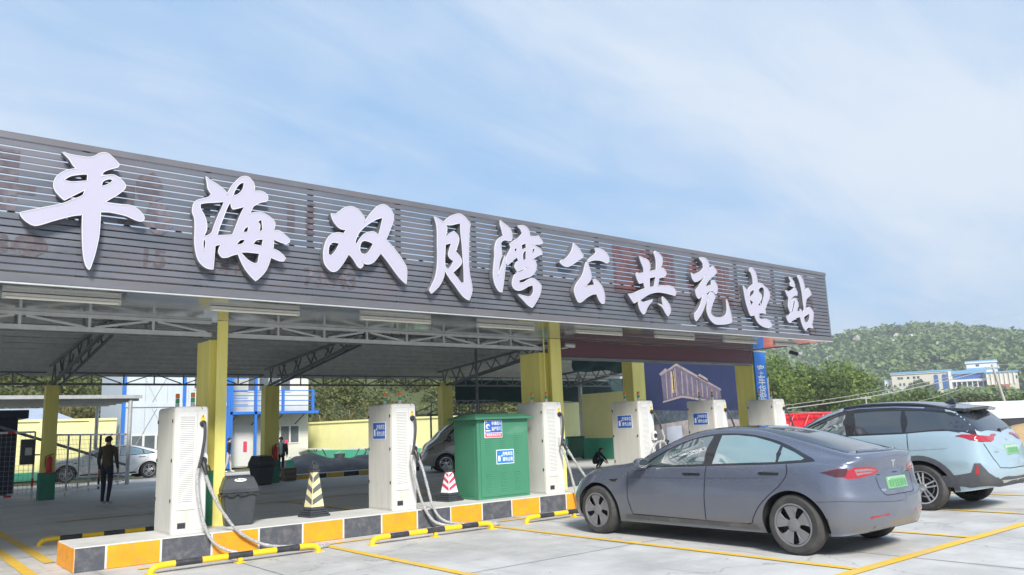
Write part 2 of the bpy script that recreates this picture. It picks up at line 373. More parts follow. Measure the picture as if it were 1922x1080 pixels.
LETTERS = [
 ('平', [[[(1.405,4.503),(1.467,4.486),(1.564,4.484),(1.651,4.488),(1.706,4.507),(1.759,4.552),(1.814,4.571),(1.86,4.554),(1.908,4.513),(1.953,4.47),(1.94,4.435),(1.856,4.394),(1.802,4.352),(1.782,4.297),(1.837,4.317),(1.904,4.334),(1.962,4.313),(2.004,4.277),(2.029,4.236),(2.019,4.196),(1.959,4.128),(1.894,4.073),(1.829,4.018),(1.908,4.005),(1.999,4.012),(2.079,4.018),(2.138,4.001),(2.192,3.963),(2.235,3.904),(2.225,3.867),(2.196,3.858),(2.131,3.874),(2.061,3.899),(1.969,3.912),(1.879,3.918),(1.796,3.906),(1.796,3.792),(1.792,3.642),(1.776,3.516),(1.759,3.415),(1.732,3.302),(1.721,3.267),(1.695,3.298),(1.669,3.381),(1.652,3.502),(1.638,3.672),(1.631,3.851),(1.555,3.834),(1.462,3.796),(1.35,3.744),(1.261,3.698),(1.196,3.677),(1.135,3.702),(1.088,3.743),(1.063,3.787),(1.153,3.824),(1.271,3.872),(1.372,3.911),(1.454,3.948),(1.525,3.996),(1.588,4.031),(1.629,4.069),(1.639,4.131),(1.585,4.089),(1.512,4.035),(1.452,3.985),(1.408,4.021),(1.365,4.07),(1.348,4.122),(1.352,4.178),(1.375,4.232),(1.425,4.284),(1.487,4.32),(1.555,4.343),(1.516,4.376),(1.47,4.443)],[(1.44,4.2),(1.491,4.246),(1.554,4.272),(1.618,4.291),(1.65,4.293),(1.651,4.23),(1.578,4.211),(1.504,4.195)],[(1.798,4.198),(1.807,4.24),(1.84,4.269),(1.878,4.282),(1.898,4.272),(1.869,4.238),(1.831,4.21)]]]),
 ('海', [[[(2.897,4.489),(2.954,4.449),(3.026,4.416),(3.087,4.378),(3.129,4.342),(3.151,4.308),(3.194,4.409),(3.253,4.494),(3.301,4.547),(3.35,4.571),(3.399,4.571),(3.444,4.533),(3.47,4.487),(3.478,4.405),(3.541,4.417),(3.598,4.409),(3.637,4.379),(3.644,4.341),(3.625,4.306),(3.556,4.283),(3.494,4.241),(3.457,4.204),(3.421,4.11),(3.483,4.138),(3.571,4.148),(3.648,4.123),(3.712,4.081),(3.741,4.034),(3.721,3.941),(3.792,3.951),(3.858,3.914),(3.924,3.864),(3.931,3.833),(3.892,3.805),(3.82,3.813),(3.729,3.84),(3.721,3.712),(3.783,3.694),(3.848,3.65),(3.881,3.616),(3.855,3.577),(3.797,3.579),(3.694,3.611),(3.676,3.544),(3.634,3.439),(3.573,3.359),(3.514,3.302),(3.449,3.36),(3.386,3.434),(3.342,3.509),(3.297,3.609),(3.238,3.59),(3.167,3.554),(3.108,3.546),(3.072,3.59),(3.076,3.651),(3.104,3.709),(3.02,3.675),(3.013,3.536),(3.005,3.393),(2.938,3.402),(2.88,3.438),(2.838,3.493),(2.81,3.585),(2.795,3.69),(2.794,3.834),(2.786,3.965),(2.759,4.039),(2.768,4.131),(2.8,4.182),(2.868,4.214),(2.937,4.249),(2.968,4.291),(2.928,4.346),(2.914,4.424)],[(2.845,4.149),(2.916,4.172),(3.009,4.19),(3.109,4.214),(3.081,4.129),(3.048,4.051),(3.004,3.922),(2.97,3.818),(2.898,3.775),(2.925,3.851),(2.923,3.935),(2.891,4.028),(2.849,4.095)],[(3.187,4.22),(3.2,4.159),(3.222,4.138),(3.273,4.155),(3.352,4.188),(3.317,4.108),(3.288,4.035),(3.254,3.931),(3.22,3.834),(3.137,3.817),(3.049,3.804),(3.075,3.907),(3.114,4.023),(3.152,4.14)],[(3.215,4.299),(3.255,4.406),(3.302,4.471),(3.343,4.491),(3.334,4.419),(3.293,4.356)],[(2.894,3.738),(2.912,3.693),(2.898,3.595),(2.89,3.666)],[(3.352,3.881),(3.376,3.928),(3.41,3.951),(3.401,3.888)],[(3.529,4.03),(3.57,4.061),(3.585,3.937),(3.55,3.913),(3.558,3.996)],[(3.277,3.717),(3.318,3.772),(3.373,3.787),(3.343,3.738)],[(3.478,3.747),(3.515,3.795),(3.592,3.817),(3.581,3.737)],[(3.333,3.625),(3.419,3.635),(3.549,3.634),(3.532,3.529),(3.501,3.513),(3.433,3.537),(3.383,3.575)]]]),
 ('双', [[[(4.498,4.27),(4.56,4.273),(4.622,4.322),(4.673,4.367),(4.741,4.399),(4.811,4.406),(4.88,4.381),(4.933,4.335),(4.973,4.286),(4.983,4.222),(5.057,4.331),(5.129,4.418),(5.19,4.477),(5.263,4.507),(5.324,4.497),(5.38,4.455),(5.416,4.393),(5.415,4.304),(5.37,4.186),(5.301,4.023),(5.367,3.965),(5.44,3.897),(5.514,3.817),(5.575,3.735),(5.618,3.662),(5.619,3.552),(5.61,3.443),(5.509,3.52),(5.4,3.641),(5.304,3.751),(5.22,3.834),(5.171,3.769),(5.111,3.698),(5.04,3.661),(4.982,3.663),(4.947,3.686),(4.949,3.628),(4.917,3.595),(4.877,3.616),(4.831,3.68),(4.786,3.733),(4.743,3.767),(4.695,3.686),(4.627,3.586),(4.566,3.523),(4.506,3.512),(4.451,3.548),(4.409,3.605),(4.396,3.686),(4.401,3.79),(4.433,3.897),(4.483,3.976),(4.549,4.016),(4.616,4.03),(4.678,4.024),(4.718,4.09),(4.65,4.087),(4.594,4.111),(4.549,4.153),(4.515,4.206)],[(4.461,3.796),(4.483,3.856),(4.527,3.889),(4.605,3.886),(4.566,3.808),(4.527,3.752),(4.494,3.717),(4.463,3.729)],[(4.913,3.88),(4.931,3.935),(4.972,3.965),(5.042,3.96),(5.101,3.94),(5.059,3.864),(5.006,3.799),(4.941,3.782),(4.913,3.826)],[(4.844,3.936),(4.879,4.026),(4.914,4.084),(4.984,4.158),(5.068,4.223),(5.152,4.278),(5.249,4.319),(5.23,4.234),(5.186,4.08),(5.127,4.111),(5.055,4.104),(4.972,4.064),(4.902,3.986),(4.857,3.911)]]]),
 ('月', [[[(6.094,4.455),(6.174,4.427),(6.257,4.392),(6.344,4.477),(6.439,4.53),(6.535,4.557),(6.614,4.535),(6.676,4.483),(6.723,4.429),(6.704,4.352),(6.691,4.203),(6.679,4.001),(6.674,3.815),(6.688,3.658),(6.715,3.529),(6.719,3.425),(6.667,3.293),(6.589,3.324),(6.513,3.389),(6.423,3.492),(6.334,3.587),(6.249,3.702),(6.236,3.617),(6.195,3.524),(6.133,3.442),(6.057,3.372),(6.019,3.342),(5.991,3.38),(6.045,3.473),(6.091,3.565),(6.125,3.696),(6.141,3.864),(6.141,4.045),(6.145,4.214),(6.133,4.343)],[(6.297,4.358),(6.388,4.368),(6.467,4.394),(6.543,4.418),(6.542,4.278),(6.56,4.094),(6.569,3.91),(6.579,3.727),(6.578,3.544),(6.534,3.533),(6.473,3.6),(6.398,3.671),(6.477,3.737),(6.542,3.802),(6.557,3.856),(6.53,3.919),(6.454,3.99),(6.491,4.073),(6.519,4.169),(6.501,4.233),(6.429,4.292),(6.353,4.247),(6.282,4.186),(6.307,4.261),(6.312,4.321)],[(6.279,4.068),(6.372,4.096),(6.339,4.016),(6.313,3.935),(6.335,3.879),(6.403,3.84),(6.362,3.771),(6.315,3.717),(6.26,3.774)]]]),
 ('湾', [[[(7.295,4.562),(7.379,4.517),(7.456,4.478),(7.505,4.415),(7.513,4.331),(7.49,4.273),(7.42,4.271),(7.35,4.267),(7.288,4.221),(7.29,4.138),(7.297,4.029),(7.258,3.929),(7.227,3.803),(7.208,3.679),(7.261,3.793),(7.317,3.908),(7.365,4.023),(7.364,3.899),(7.341,3.759),(7.312,3.607),(7.28,3.462),(7.229,3.465),(7.173,3.528),(7.143,3.606),(7.13,3.699),(7.145,3.849),(7.168,3.988),(7.173,4.111),(7.212,4.225),(7.265,4.28),(7.345,4.331),(7.323,4.419),(7.3,4.486)]],[[(7.634,4.523),(7.734,4.543),(7.805,4.532),(7.857,4.481),(7.879,4.391),(7.98,4.396),(8.055,4.416),(8.108,4.369),(8.139,4.315),(8.067,4.288),(7.918,4.267),(8.008,4.235),(8.089,4.201),(8.117,4.133),(8.018,4.093),(7.905,4.024),(7.967,4.002),(7.982,3.933),(7.949,3.831),(7.854,3.752),(7.744,3.714),(7.618,3.668),(7.624,3.62),(7.722,3.642),(7.796,3.684),(7.888,3.72),(7.977,3.692),(8.065,3.622),(8.05,3.53),(7.999,3.428),(7.92,3.324),(7.863,3.262),(7.775,3.301),(7.69,3.37),(7.589,3.445),(7.711,3.427),(7.818,3.421),(7.892,3.475),(7.911,3.547),(7.9,3.618),(7.809,3.594),(7.717,3.545),(7.609,3.509),(7.523,3.529),(7.488,3.588),(7.514,3.693),(7.569,3.76),(7.696,3.814),(7.807,3.894),(7.698,3.849),(7.598,3.8),(7.548,3.862),(7.578,3.934),(7.633,3.968),(7.597,4.034),(7.492,3.953),(7.41,3.887),(7.386,3.915),(7.399,4.012),(7.455,4.102),(7.484,4.16),(7.461,4.213),(7.56,4.281),(7.651,4.334),(7.727,4.415),(7.694,4.481)],[(7.554,4.154),(7.598,4.162),(7.587,4.109),(7.561,4.113)],[(7.703,4.228),(7.782,4.263),(7.784,4.195),(7.705,4.158)],[(7.717,4.061),(7.738,4.119),(7.781,4.145),(7.768,4.01),(7.719,3.991)],[(7.91,4.117),(7.923,4.189),(7.969,4.202),(7.929,4.126)]]]),
 ('公', [[[(8.817,4.386),(8.9,4.334),(8.957,4.285),(8.984,4.231),(9.02,4.213),(9.003,4.177),(8.915,4.123),(8.805,4.056),(8.667,3.987),(8.565,3.993),(8.496,4.035),(8.527,4.071),(8.601,4.09),(8.694,4.166),(8.759,4.24),(8.793,4.311)]],[[(9.302,4.358),(9.413,4.365),(9.522,4.337),(9.598,4.281),(9.63,4.221),(9.612,4.162),(9.562,4.136),(9.476,4.159),(9.381,4.166),(9.255,4.153),(9.128,4.109),(9.122,4.133),(9.212,4.2),(9.311,4.267),(9.329,4.304)]],[[(9.089,4.102),(9.119,4.094),(9.137,4.034),(9.169,3.947),(9.179,3.869),(9.15,3.799),(9.084,3.737),(9.011,3.681),(9.097,3.699),(9.25,3.729),(9.221,3.816),(9.276,3.821),(9.351,3.783),(9.423,3.71),(9.463,3.611),(9.47,3.51),(9.449,3.441),(9.401,3.428),(9.342,3.478),(9.288,3.581),(9.21,3.575),(9.115,3.54),(9.02,3.488),(8.94,3.433),(8.879,3.414),(8.836,3.442),(8.791,3.537),(8.786,3.613),(8.841,3.717),(8.938,3.814),(9.006,3.909),(9.044,4.013)]]]),
 ('共', [[[(10.404,4.338),(10.511,4.318),(10.609,4.297),(10.668,4.24),(10.669,4.165),(10.648,4.088),(10.833,4.137),(10.849,4.24),(10.847,4.328),(10.808,4.439),(10.837,4.482),(10.905,4.462),(10.976,4.425),(11.018,4.372),(11.014,4.295),(10.95,4.18),(11.036,4.182),(11.104,4.112),(11.069,4.051),(10.941,4.008),(10.893,3.997),(10.866,3.913),(10.829,3.835),(10.981,3.854),(11.135,3.873),(11.249,3.857),(11.321,3.811),(11.334,3.748),(11.3,3.708),(11.176,3.721),(11.006,3.736),(10.856,3.737),(10.706,3.712),(10.554,3.664),(10.384,3.577),(10.19,3.493),(10.134,3.547),(10.055,3.638),(10.179,3.653),(10.326,3.713),(10.502,3.771),(10.483,3.855),(10.467,3.879),(10.357,3.851),(10.319,3.915),(10.291,3.999),(10.312,4.035),(10.392,4.03),(10.503,4.058),(10.501,4.13),(10.448,4.237)],[(10.64,3.968),(10.716,3.988),(10.8,4.002),(10.765,3.929),(10.727,3.826),(10.624,3.811)]],[[(10.338,3.562),(10.414,3.518),(10.524,3.545),(10.693,3.587),(10.593,3.506),(10.513,3.427),(10.459,3.338),(10.408,3.311),(10.346,3.368),(10.314,3.439),(10.309,3.499)]],[[(10.951,3.656),(11.031,3.612),(11.109,3.542),(11.148,3.469),(11.136,3.392),(11.065,3.315),(11.005,3.372),(10.922,3.479),(10.797,3.523),(10.962,3.497),(10.943,3.58)]]]),
 ('充', [[[(12.088,4.494),(12.226,4.506),(12.319,4.489),(12.375,4.427),(12.386,4.346),(12.356,4.283),(12.507,4.372),(12.567,4.33),(12.619,4.267),(12.528,4.204),(12.388,4.117),(12.293,4.042),(12.207,3.947),(12.326,3.971),(12.415,3.998),(12.42,4.066),(12.48,4.085),(12.551,4.05),(12.59,3.986),(12.585,3.904),(12.532,3.83),(12.482,3.856),(12.432,3.885),(12.335,3.871),(12.233,3.816),(12.257,3.758),(12.375,3.858),(12.467,3.828),(12.497,3.763),(12.426,3.677),(12.373,3.594),(12.328,3.498),(12.32,3.431),(12.418,3.377),(12.524,3.366),(12.678,3.386),(12.794,3.44),(12.838,3.517),(12.847,3.626),(12.848,3.748),(12.885,3.696),(12.931,3.55),(12.96,3.443),(12.967,3.335),(12.929,3.299),(12.77,3.263),(12.594,3.248),(12.443,3.246),(12.323,3.299),(12.24,3.387),(12.212,3.49),(12.234,3.584),(12.266,3.666),(12.298,3.748),(12.174,3.607),(12.098,3.496),(12.001,3.386),(11.864,3.268),(11.833,3.311),(11.83,3.402),(11.93,3.473),(12.038,3.597),(12.135,3.789),(12.044,3.729),(11.989,3.699),(11.934,3.747),(11.916,3.851),(12.006,3.918),(12.101,4.012),(12.29,4.182),(12.155,4.11),(12.022,4.045),(11.915,4.015),(11.85,4.069),(11.823,4.179),(11.892,4.155),(11.998,4.182),(12.118,4.233),(12.212,4.309),(12.202,4.395),(12.146,4.45)]]]),
 ('电', [[[(13.715,4.431),(13.775,4.459),(13.86,4.431),(13.925,4.351),(13.949,4.246),(13.952,4.167),(14.076,4.164),(14.203,4.108),(14.308,4.049),(14.354,3.972),(14.328,3.89),(14.243,3.79),(14.126,3.629),(14.141,3.584),(14.129,3.537),(14.058,3.555),(13.91,3.543),(13.886,3.463),(13.935,3.42),(14.139,3.428),(14.248,3.398),(14.307,3.342),(14.324,3.303),(14.227,3.272),(14.09,3.265),(13.959,3.291),(13.845,3.344),(13.78,3.418),(13.759,3.495),(13.613,3.471),(13.568,3.535),(13.513,3.674),(13.481,3.814),(13.459,3.955),(13.443,4.065),(13.511,4.018),(13.579,3.965),(13.657,4.05),(13.801,4.127),(13.798,4.246),(13.758,4.349),(13.709,4.39)],[(13.95,4.007),(14.015,4.066),(14.098,4.088),(14.153,4.05),(14.127,3.915),(14.064,3.804),(14.017,3.721),(13.968,3.771),(14.049,3.856),(14.051,3.936)],[(13.627,3.877),(13.677,3.959),(13.784,4.014),(13.772,3.934),(13.627,3.851)],[(13.624,3.799),(13.732,3.752),(13.655,3.677)],[(13.9,3.694),(13.933,3.762),(13.981,3.706)]]]),
 ('站', [[[(15.125,4.409),(15.203,4.382),(15.278,4.335),(15.326,4.272),(15.334,4.185),(15.265,4.199),(15.161,4.211),(15.156,4.251),(15.199,4.294)]],[[(14.941,4.093),(15.041,4.068),(15.177,4.105),(15.306,4.162),(15.373,4.134),(15.411,4.076),(15.379,4.034),(15.253,3.997),(15.146,3.929),(15.084,3.845),(15.189,3.906),(15.291,3.947),(15.368,3.905),(15.399,3.814),(15.348,3.73),(15.301,3.667),(15.445,3.669),(15.442,3.723),(15.486,3.699),(15.537,3.648),(15.61,3.713),(15.607,3.828),(15.603,4.003),(15.584,4.165),(15.541,4.324),(15.476,4.434),(15.543,4.47),(15.623,4.44),(15.682,4.364),(15.721,4.244),(15.713,4.134),(15.785,4.187),(15.864,4.214),(15.917,4.164),(15.965,4.085),(15.826,4.013),(15.742,3.959),(15.699,3.861),(15.662,3.73),(15.808,3.787),(15.901,3.752),(15.974,3.675),(15.937,3.55),(15.861,3.411),(15.895,3.334),(15.749,3.345),(15.646,3.319),(15.599,3.264),(15.524,3.313),(15.468,3.404),(15.425,3.561),(15.275,3.526),(15.122,3.465),(14.994,3.403),(14.931,3.441),(14.889,3.53),(14.998,3.556),(15.074,3.617),(15.048,3.638),(15.009,3.748),(15.051,3.922),(15.004,3.985)],[(15.569,3.556),(15.675,3.603),(15.781,3.643),(15.779,3.568),(15.711,3.47),(15.608,3.441),(15.569,3.489)],[(15.097,3.641),(15.16,3.744),(15.226,3.889),(15.268,3.885),(15.22,3.775),(15.139,3.65)]]]),
]
# ================================================================ the setting: ground
def sheet(name, x0, x1, y0, y1, z, mat, nx=1, ny=1, kind='structure', parent=None):
    v = []; f = []
    for j in range(ny + 1):
        for i in range(nx + 1): v.append((x0 + (x1 - x0) * i / nx, y0 + (y1 - y0) * j / ny, z))
    for j in range(ny):
        for i in range(nx): a = j * (nx + 1) + i; f.append((a, a + 1, a + nx + 2, a + nx + 1))
    o = mesh_obj(name, v, f, mat, parent)
    if kind: o['kind'] = kind
    return o
sheet('ground', -700, 900, -500, 900, -0.06, M['soil'])
yard = sheet('yard', -40, 62, -30, 34.5, 0.0, M['concrete'])
sheet('station_floor', -14, 24.2, 12.6, 27.5, 0.004, M['concrete_in'])
def paint(x0, y0, x1, y1, w, z=0.008, dash=None):
    a = Vector((x0, y0, 0)); b = Vector((x1, y1, 0)); d = (b - a).normalized(); n = Vector((-d.y, d.x, 0)) * (w / 2)
    v = [a + n, a - n, b - n, b + n]
    return mesh_obj('painted_line', [(p.x, p.y, z) for p in v], [(0, 1, 2, 3)], M['yellow_line'], yard)
for x in (2.3, 4.89, 7.47, 10.07, 12.67, 15.27, 17.87):
    if x > 2.4: paint(x, 4.12, x, 10.2, 0.11)
paint(2.5, 4.05, 20, 4.05, 0.13)
paint(2.6, 10.18, 7.7, 10.18, 0.09); paint(7.9, 10.18, 17.8, 10.18, 0.09)
paint(1.62, 9.4, 1.62, 19.0, 0.13); paint(1.95, 11.7, 1.95, 22.0, 0.13)
for x in (4.89, 7.47, 10.07, 12.67): paint(x, 12.7, x, 17.6, 0.11, 0.012)
paint(3.0, 17.6, 12.67, 17.6, 0.11, 0.012)
paint(11.2, 24.0, 14.5, 24.0, 0.1, 0.012); paint(4.5, 20.4, 12.0, 20.6, 0.1, 0.012)
# slab joints saw-cut in the yard
JM = pm('joint_sealant', (0.20, 0.195, 0.185), 0.9, var=0.1)
for x in (-1.2, 3.6, 8.4, 13.2, 18.0, 22.8): mesh_obj('slab_joint', [(x - .006, -10, .004), (x + .006, -10, .004), (x + .006, 10.5, .004), (x - .006, 10.5, .004)], [(0, 1, 2, 3)], JM, yard)
for y in (2.2, 6.9): mesh_obj('slab_joint', [(-10, y - .006, .0045), (40, y - .006, .0045), (40, y + .006, .0045), (-10, y + .006, .0045)], [(0, 1, 2, 3)], JM, yard)

# raised island: concrete top with painted blocks along its front and its end
KF, KB, KZ, KX = 10.55, 11.55, 0.28, 2.0
isl = MB().box(KX, 19.7, KF, KB, 0, KZ).build('kerb_island', M['kerb_top'], bevel=0.012); isl['kind'] = 'structure'
P = 0.612
bm_ = MB().box(0.013, P - 0.013, -0.006, 0.02, 0.004, KZ - 0.012)
first = {}
for k in range(29):
    mname = 'grey_paint' if k % 2 == 0 else 'orange'
    x = KX - 0.28 + k * P
    if k == 0:
        MB().box(KX + 0.006, x + P - 0.013, KF - .006, KF + .02, .004, KZ - .012).build('painted_block', M[mname], isl); continue
    if x + P > 19.7: break
    if mname not in first:
        first[mname] = bm_.build('painted_block', M[mname], isl, W=False, bevel=0.004); o = first[mname]
    else:
        o = first[mname].copy(); COL.objects.link(o)
    o.location = (x, KF, 0)
MB().box(KX - .006, KX + .02, KF + 0.004, KB - 0.01, .004, KZ - .012).build('painted_block', M['orange'], isl, bevel=0.004)
# the far kerb behind the parked van, with its stripes
isl2 = MB().box(10.6, 16.2, 25.6, 26.0, 0, 0.16).build('rear_kerb', M['kerb_top'], bevel=0.01); isl2['kind'] = 'structure'
for k in range(9):
    MB().box(10.62 + k * .62, 11.2 + k * .62, 25.594, 25.62, .004, .15).build('painted_block', M['yellow_line' if k % 2 else 'stop_black'], isl2)

# ================================================================ the station canopy
can = thing('station_canopy', 'long charging station canopy with dark slatted fascia, steel trusses and yellow columns', 'canopy', (10.15, 11.4, 0))
FX0, FX1, FY = -4.0, 16.86, 9.26
top_z = 4.585; pitch = 0.077
ghosts = []
for k in range(18):
    z1 = top_z - k * pitch; z0 = z1 - 0.063
    dy = random.uniform(-0.002, 0.002); dz = random.uniform(-.0015, .0015)
    MB().box(FX0, FX1, FY + dy, FY + 0.012 + dy, z0 + dz, z1 + dz).build('slat', M['slat'], can, bevel=0.003, seg=1)
    ghosts.append((z0, z1, FY + dy))
MB().box(FX0, FX1 + .01, FY - 0.012, FY + 0.07, 4.592, 4.668).build('fascia_cap', M['slat_trim'], can, bevel=0.004)
MB().box(FX0, FX1 + .01, FY - 0.010, FY + 0.06, 3.098, 3.193).build('fascia_board', M['slat_trim'], can, bevel=0.004)
MB().box(FX0, FX1 + .004, FY - 0.016, FY + 0.02, 3.078, 3.094).build('drip_edge', M['steel'], can)
MB().box(FX1, FX1 + 0.03, FY + 0.03, FY + 0.55, 3.1, 4.6).build('fascia_return', M['slat_trim'], can, bevel=0.004)
x = 0.35
while x > FX0: x -= 1.31
while x < FX1:
    MB().box(x - .035, x + .035, FY + .02, FY + .06, 3.12, 4.6).build('batten', M['steel_dark'], can)
    x += 1.31
# faded dirty imprint of the earlier sign on the slats
GM = pm('sign_ghost', (0.085, 0.07, 0.082), 0.55, var=0.3, vscale=7, dirt=(0.19, 0.175, 0.195), dscale=6, damt=0.8)
GM2 = pm('sign_ghost_rust', (0.11, 0.05, 0.055), 0.6, var=0.3, vscale=7, dirt=(0.15, 0.12, 0.13), dscale=6, damt=0.7)
GN = [0]
def ghost(polys=None, me=None, mat=None, name='old_sign_mark'):
    """a stain on the slats: a flat outline cut at each slat's edges"""
    bm = bmesh.new(); GN[0] += 1
    if me is None:
        pts, tr = tri_region([polys]); vv = [bm.verts.new((p[0], 0, p[1])) for p in pts]
        for t in tr: bm.faces.new([vv[i] for i in t])
    else: bm.from_mesh(me)
    out = bmesh.new()
    zs = [v.co.z for v in bm.verts]; lo, hi = min(zs), max(zs)
    verts = []; faces = []
    for z0, z1, y in ghosts:
        if z1 < lo or z0 > hi: continue
        c = bm.copy()
        for z, s in ((z0 + .003, -1), (z1 - .003, 1)):
            bmesh.ops.bisect_plane(c, geom=c.verts[:] + c.edges[:] + c.faces[:], plane_co=(0, 0, z), plane_no=(0, 0, s), clear_outer=True)
        o = len(verts); c.verts.index_update()
        verts += [(v.co.x, y - 0.0012 - .0007 * GN[0], v.co.z) for v in c.verts]; faces += [[o + v.index for v in f.verts] for f in c.faces]
        c.free()
    bm.free(); out.free()
    if faces:
        o = mesh_obj(name, verts, faces, mat or GM, can); o['kind'] = 'stuff'
def ghost_text(body, size, x, z, mat=None, sx=1.0, bold=0.01):
    t = text_mesh(body, size, 'tmp', GM, None, FRONT(x, 0, z), 0, bold, sx)
    me = t.data; ghost(me=me, mat=mat); bpy.data.objects.remove(t)
ghost_text('15', .30, 2.38, 3.47); ghost_text('0476', .27, 3.25, 3.44); ghost_text('73643', .30, 4.55, 3.42)
ghost_text('73m', .27, 0.98, 3.47)
def blob(cx, cz, rx, rz, n=14, seed=1):
    r = random.Random(seed)
    return [(cx + rx * math.cos(2 * math.pi * i / n) * r.uniform(.75, 1.1), cz + rz * math.sin(2 * math.pi * i / n) * r.uniform(.75, 1.1)) for i in range(n)]
def rectp(x0, x1, z0, z1): return [(x0, z0), (x1, z0), (x1, z1), (x0, z1)]
ghost(rectp(.86, 1.04, 3.82, 4.48)); ghost(rectp(.80, 1.2, 4.02, 4.12)); ghost(rectp(2.0, 2.16, 3.82, 4.3)); ghost(blob(2.32, 4.28, .16, .2, seed=3)); ghost(blob(2.42, 3.95, .18, .2, seed=4))
ghost(rectp(3.95, 4.05, 3.98, 4.38)); ghost(blob(1.2, 3.5, .16, .14, seed=9)); ghost(rectp(4.2, 4.32, 4.0, 4.4))
ghost(rectp(9.86, 11.35, 3.7, 4.52), mat=GM2); ghost(rectp(11.38, 11.48, 3.7, 4.5), mat=GM2)
ghost(blob(12.05, 4.05, .25, .42, seed=5), mat=GM2); ghost(rectp(12.75, 12.93, 3.7, 4.45), mat=GM2); ghost(rectp(12.98, 13.16, 3.62, 4.42), mat=GM2); ghost(blob(13.3, 3.9, .26, .3, seed=6))
ghost(rectp(14.1, 14.25, 3.6, 4.4)); ghost(blob(14.45, 4.05, .25, .35, seed=7)); ghost(blob(15.25, 3.9, .35, .5, seed=8)); ghost(blob(15.95, 3.85, .25, .45, seed=11)); ghost(rectp(15.7, 16.2, 3.2, 3.34))

# soffit of metal strips
n_s = 16; y0 = FY + 0.03; wS = (11.46 - y0) / n_s
for k in range(n_s):
    MB().box(FX0, FX1 - .002, y0 + k * wS + .002, y0 + (k + 1) * wS - .002, 3.102 + random.uniform(0, .003), 3.118).build('soffit_panel', M['soffit'], can, bevel=0.002, seg=1)
MB().box(FX0, FX1 - .002, y0, 11.46, 3.122, 3.16).build('soffit_backing', M['steel_dark'], can)
MB().box(FX1 + .002, FX1 + .05, FY + .56, 11.46, 3.085, 3.2).build('soffit_edge', M['steel'], can)

# roof sheets
def roof_z(y):
    if y < 18.3: return 3.84 + (y - 9.45) * (4.30 - 3.84) / (18.3 - 9.45)
    return 4.30 - (y - 18.3) * 0.072
def roof_sheet(name, x0, x1, ys):
    v = []; f = []; cols = []
    x = x0
    while x < x1:
        for dx, dz in ((0, 0), (.16, 0), (.19, .035), (.25, .035)): cols.append((x + dx, dz))
        x += .28
    for y in ys:
        for cx, dz in cols: v.append((cx, y, roof_z(y) + dz))
    n = len(cols)
    for j in range(len(ys) - 1):
        for i in range(n - 1): f.append((j * n + i, j * n + i + 1, (j + 1) * n + i + 1, (j + 1) * n + i))
    return mesh_obj(name, v, f, M['roof'], can)
roof_sheet('roof_sheet', -9, 16.6, [9.45, 18.3]); roof_sheet('roof_sheet', -9, 28.4, [18.29, 27.6])
y = 11.9
while y < 27.6:
    z = roof_z(y) - .012
    MB().box(-9, 16.8 if y < 18 else 28.4, y - .035, y + .035, z - .12, z).build('purlin', M['steel'], can)
    y += 0.78
MB().box(-9, 16.8, 9.40, 9.62, 3.66, 3.84).build('gutter', M['steel_dark'], can)

# front trusses under the soffit
def truss_x(x0, x1, y, zb, zt, step, mat, name='truss', r=.042, second=None):
    t = MB().box(x0, x1, y - r / 2, y + r / 2, zb - .03, zb + .03).build(name, mat, can)
    MB().box(x0, x1, y - r / 2, y + r / 2, zt - .025, zt + .02).build('top_chord', mat, t)
    n = max(2, round((x1 - x0) / step)); dx = (x1 - x0) / n
    for i in range(n + 1):
        x = x0 + i * dx
        if 0 < i < n: MB().bar((x, y, zb + .03), (x, y, zt - .025), .032).build('web', mat, t)
        if i < n:
            a, b = ((x + .06, y, zb + .03), (x + dx - .06, y, zt - .03)) if i % 2 == 0 else ((x + .06, y, zt - .03), (x + dx - .06, y, zb + .03))
            MB().bar(a, b, .03).build('web', mat, t)
    return t
for x0, x1 in ((-2.5, 3.74), (3.98, 9.96)):
    truss_x(x0, x1, 11.36, 2.91, 3.085, .74, M['steel'])
    truss_x(x0, x1, 11.72, 2.93, 3.20, .74, M['steel_dark'])
# rear trusses
for x0, x1 in ((-2.5, 3.8), (4.1, 9.95), (10.4, 16.9), (17.2, 23.4), (23.5, 28.4)):
    truss_x(x0, x1, 25.0, 3.10, 3.42, .8, M['steel_dark'], r=.05)
# trusses across the hall
def truss_y(x, front=True):
    tz = lambda y: roof_z(y) - .17
    bz = lambda y: (3.95 - .131 * (y - 18.4)) if y > 18.3 else 3.95 - .12 * (18.3 - y)
    t = (MB().bar((x, 11.7, bz(11.7)), (x, 18.3, bz(18.3)), .07) if front else MB()).bar((x, 18.3, bz(18.3)), (x, 25.2, bz(25.2)), .07).build('cross_truss', M['steel_dark'], can)
    (MB().bar((x, 11.7, tz(11.7)), (x, 18.3, tz(18.3)), .07) if front else MB()).bar((x, 18.3, tz(18.3)), (x, 25.4, tz(25.4)), .07).build('top_chord', M['steel_dark'], t)
    MB().bar((x + .22, 18.3, bz(18.3)), (x + .22, 25.2, bz(25.2)), .05).build('bottom_chord', M['steel_dark'], t)
    y = 15.0 if front else 18.4; i = 0
    while y < 25.2:
        y2 = min(y + .36, 25.2)
        a, b = ((x + (i % 3) * .09, y, bz(y)), (x + (i % 3) * .09, y2, tz(y2))) if i % 2 == 0 else ((x + (i % 3) * .09, y, tz(y)), (x + (i % 3) * .09, y2, bz(y2)))
        MB().bar(a, b, .035).build('web', M['steel_dark'], t)
        y = y2; i += 1
for x in (-2.45, 3.95, 10.15, 16.95): truss_y(x)
truss_y(23.4, False)

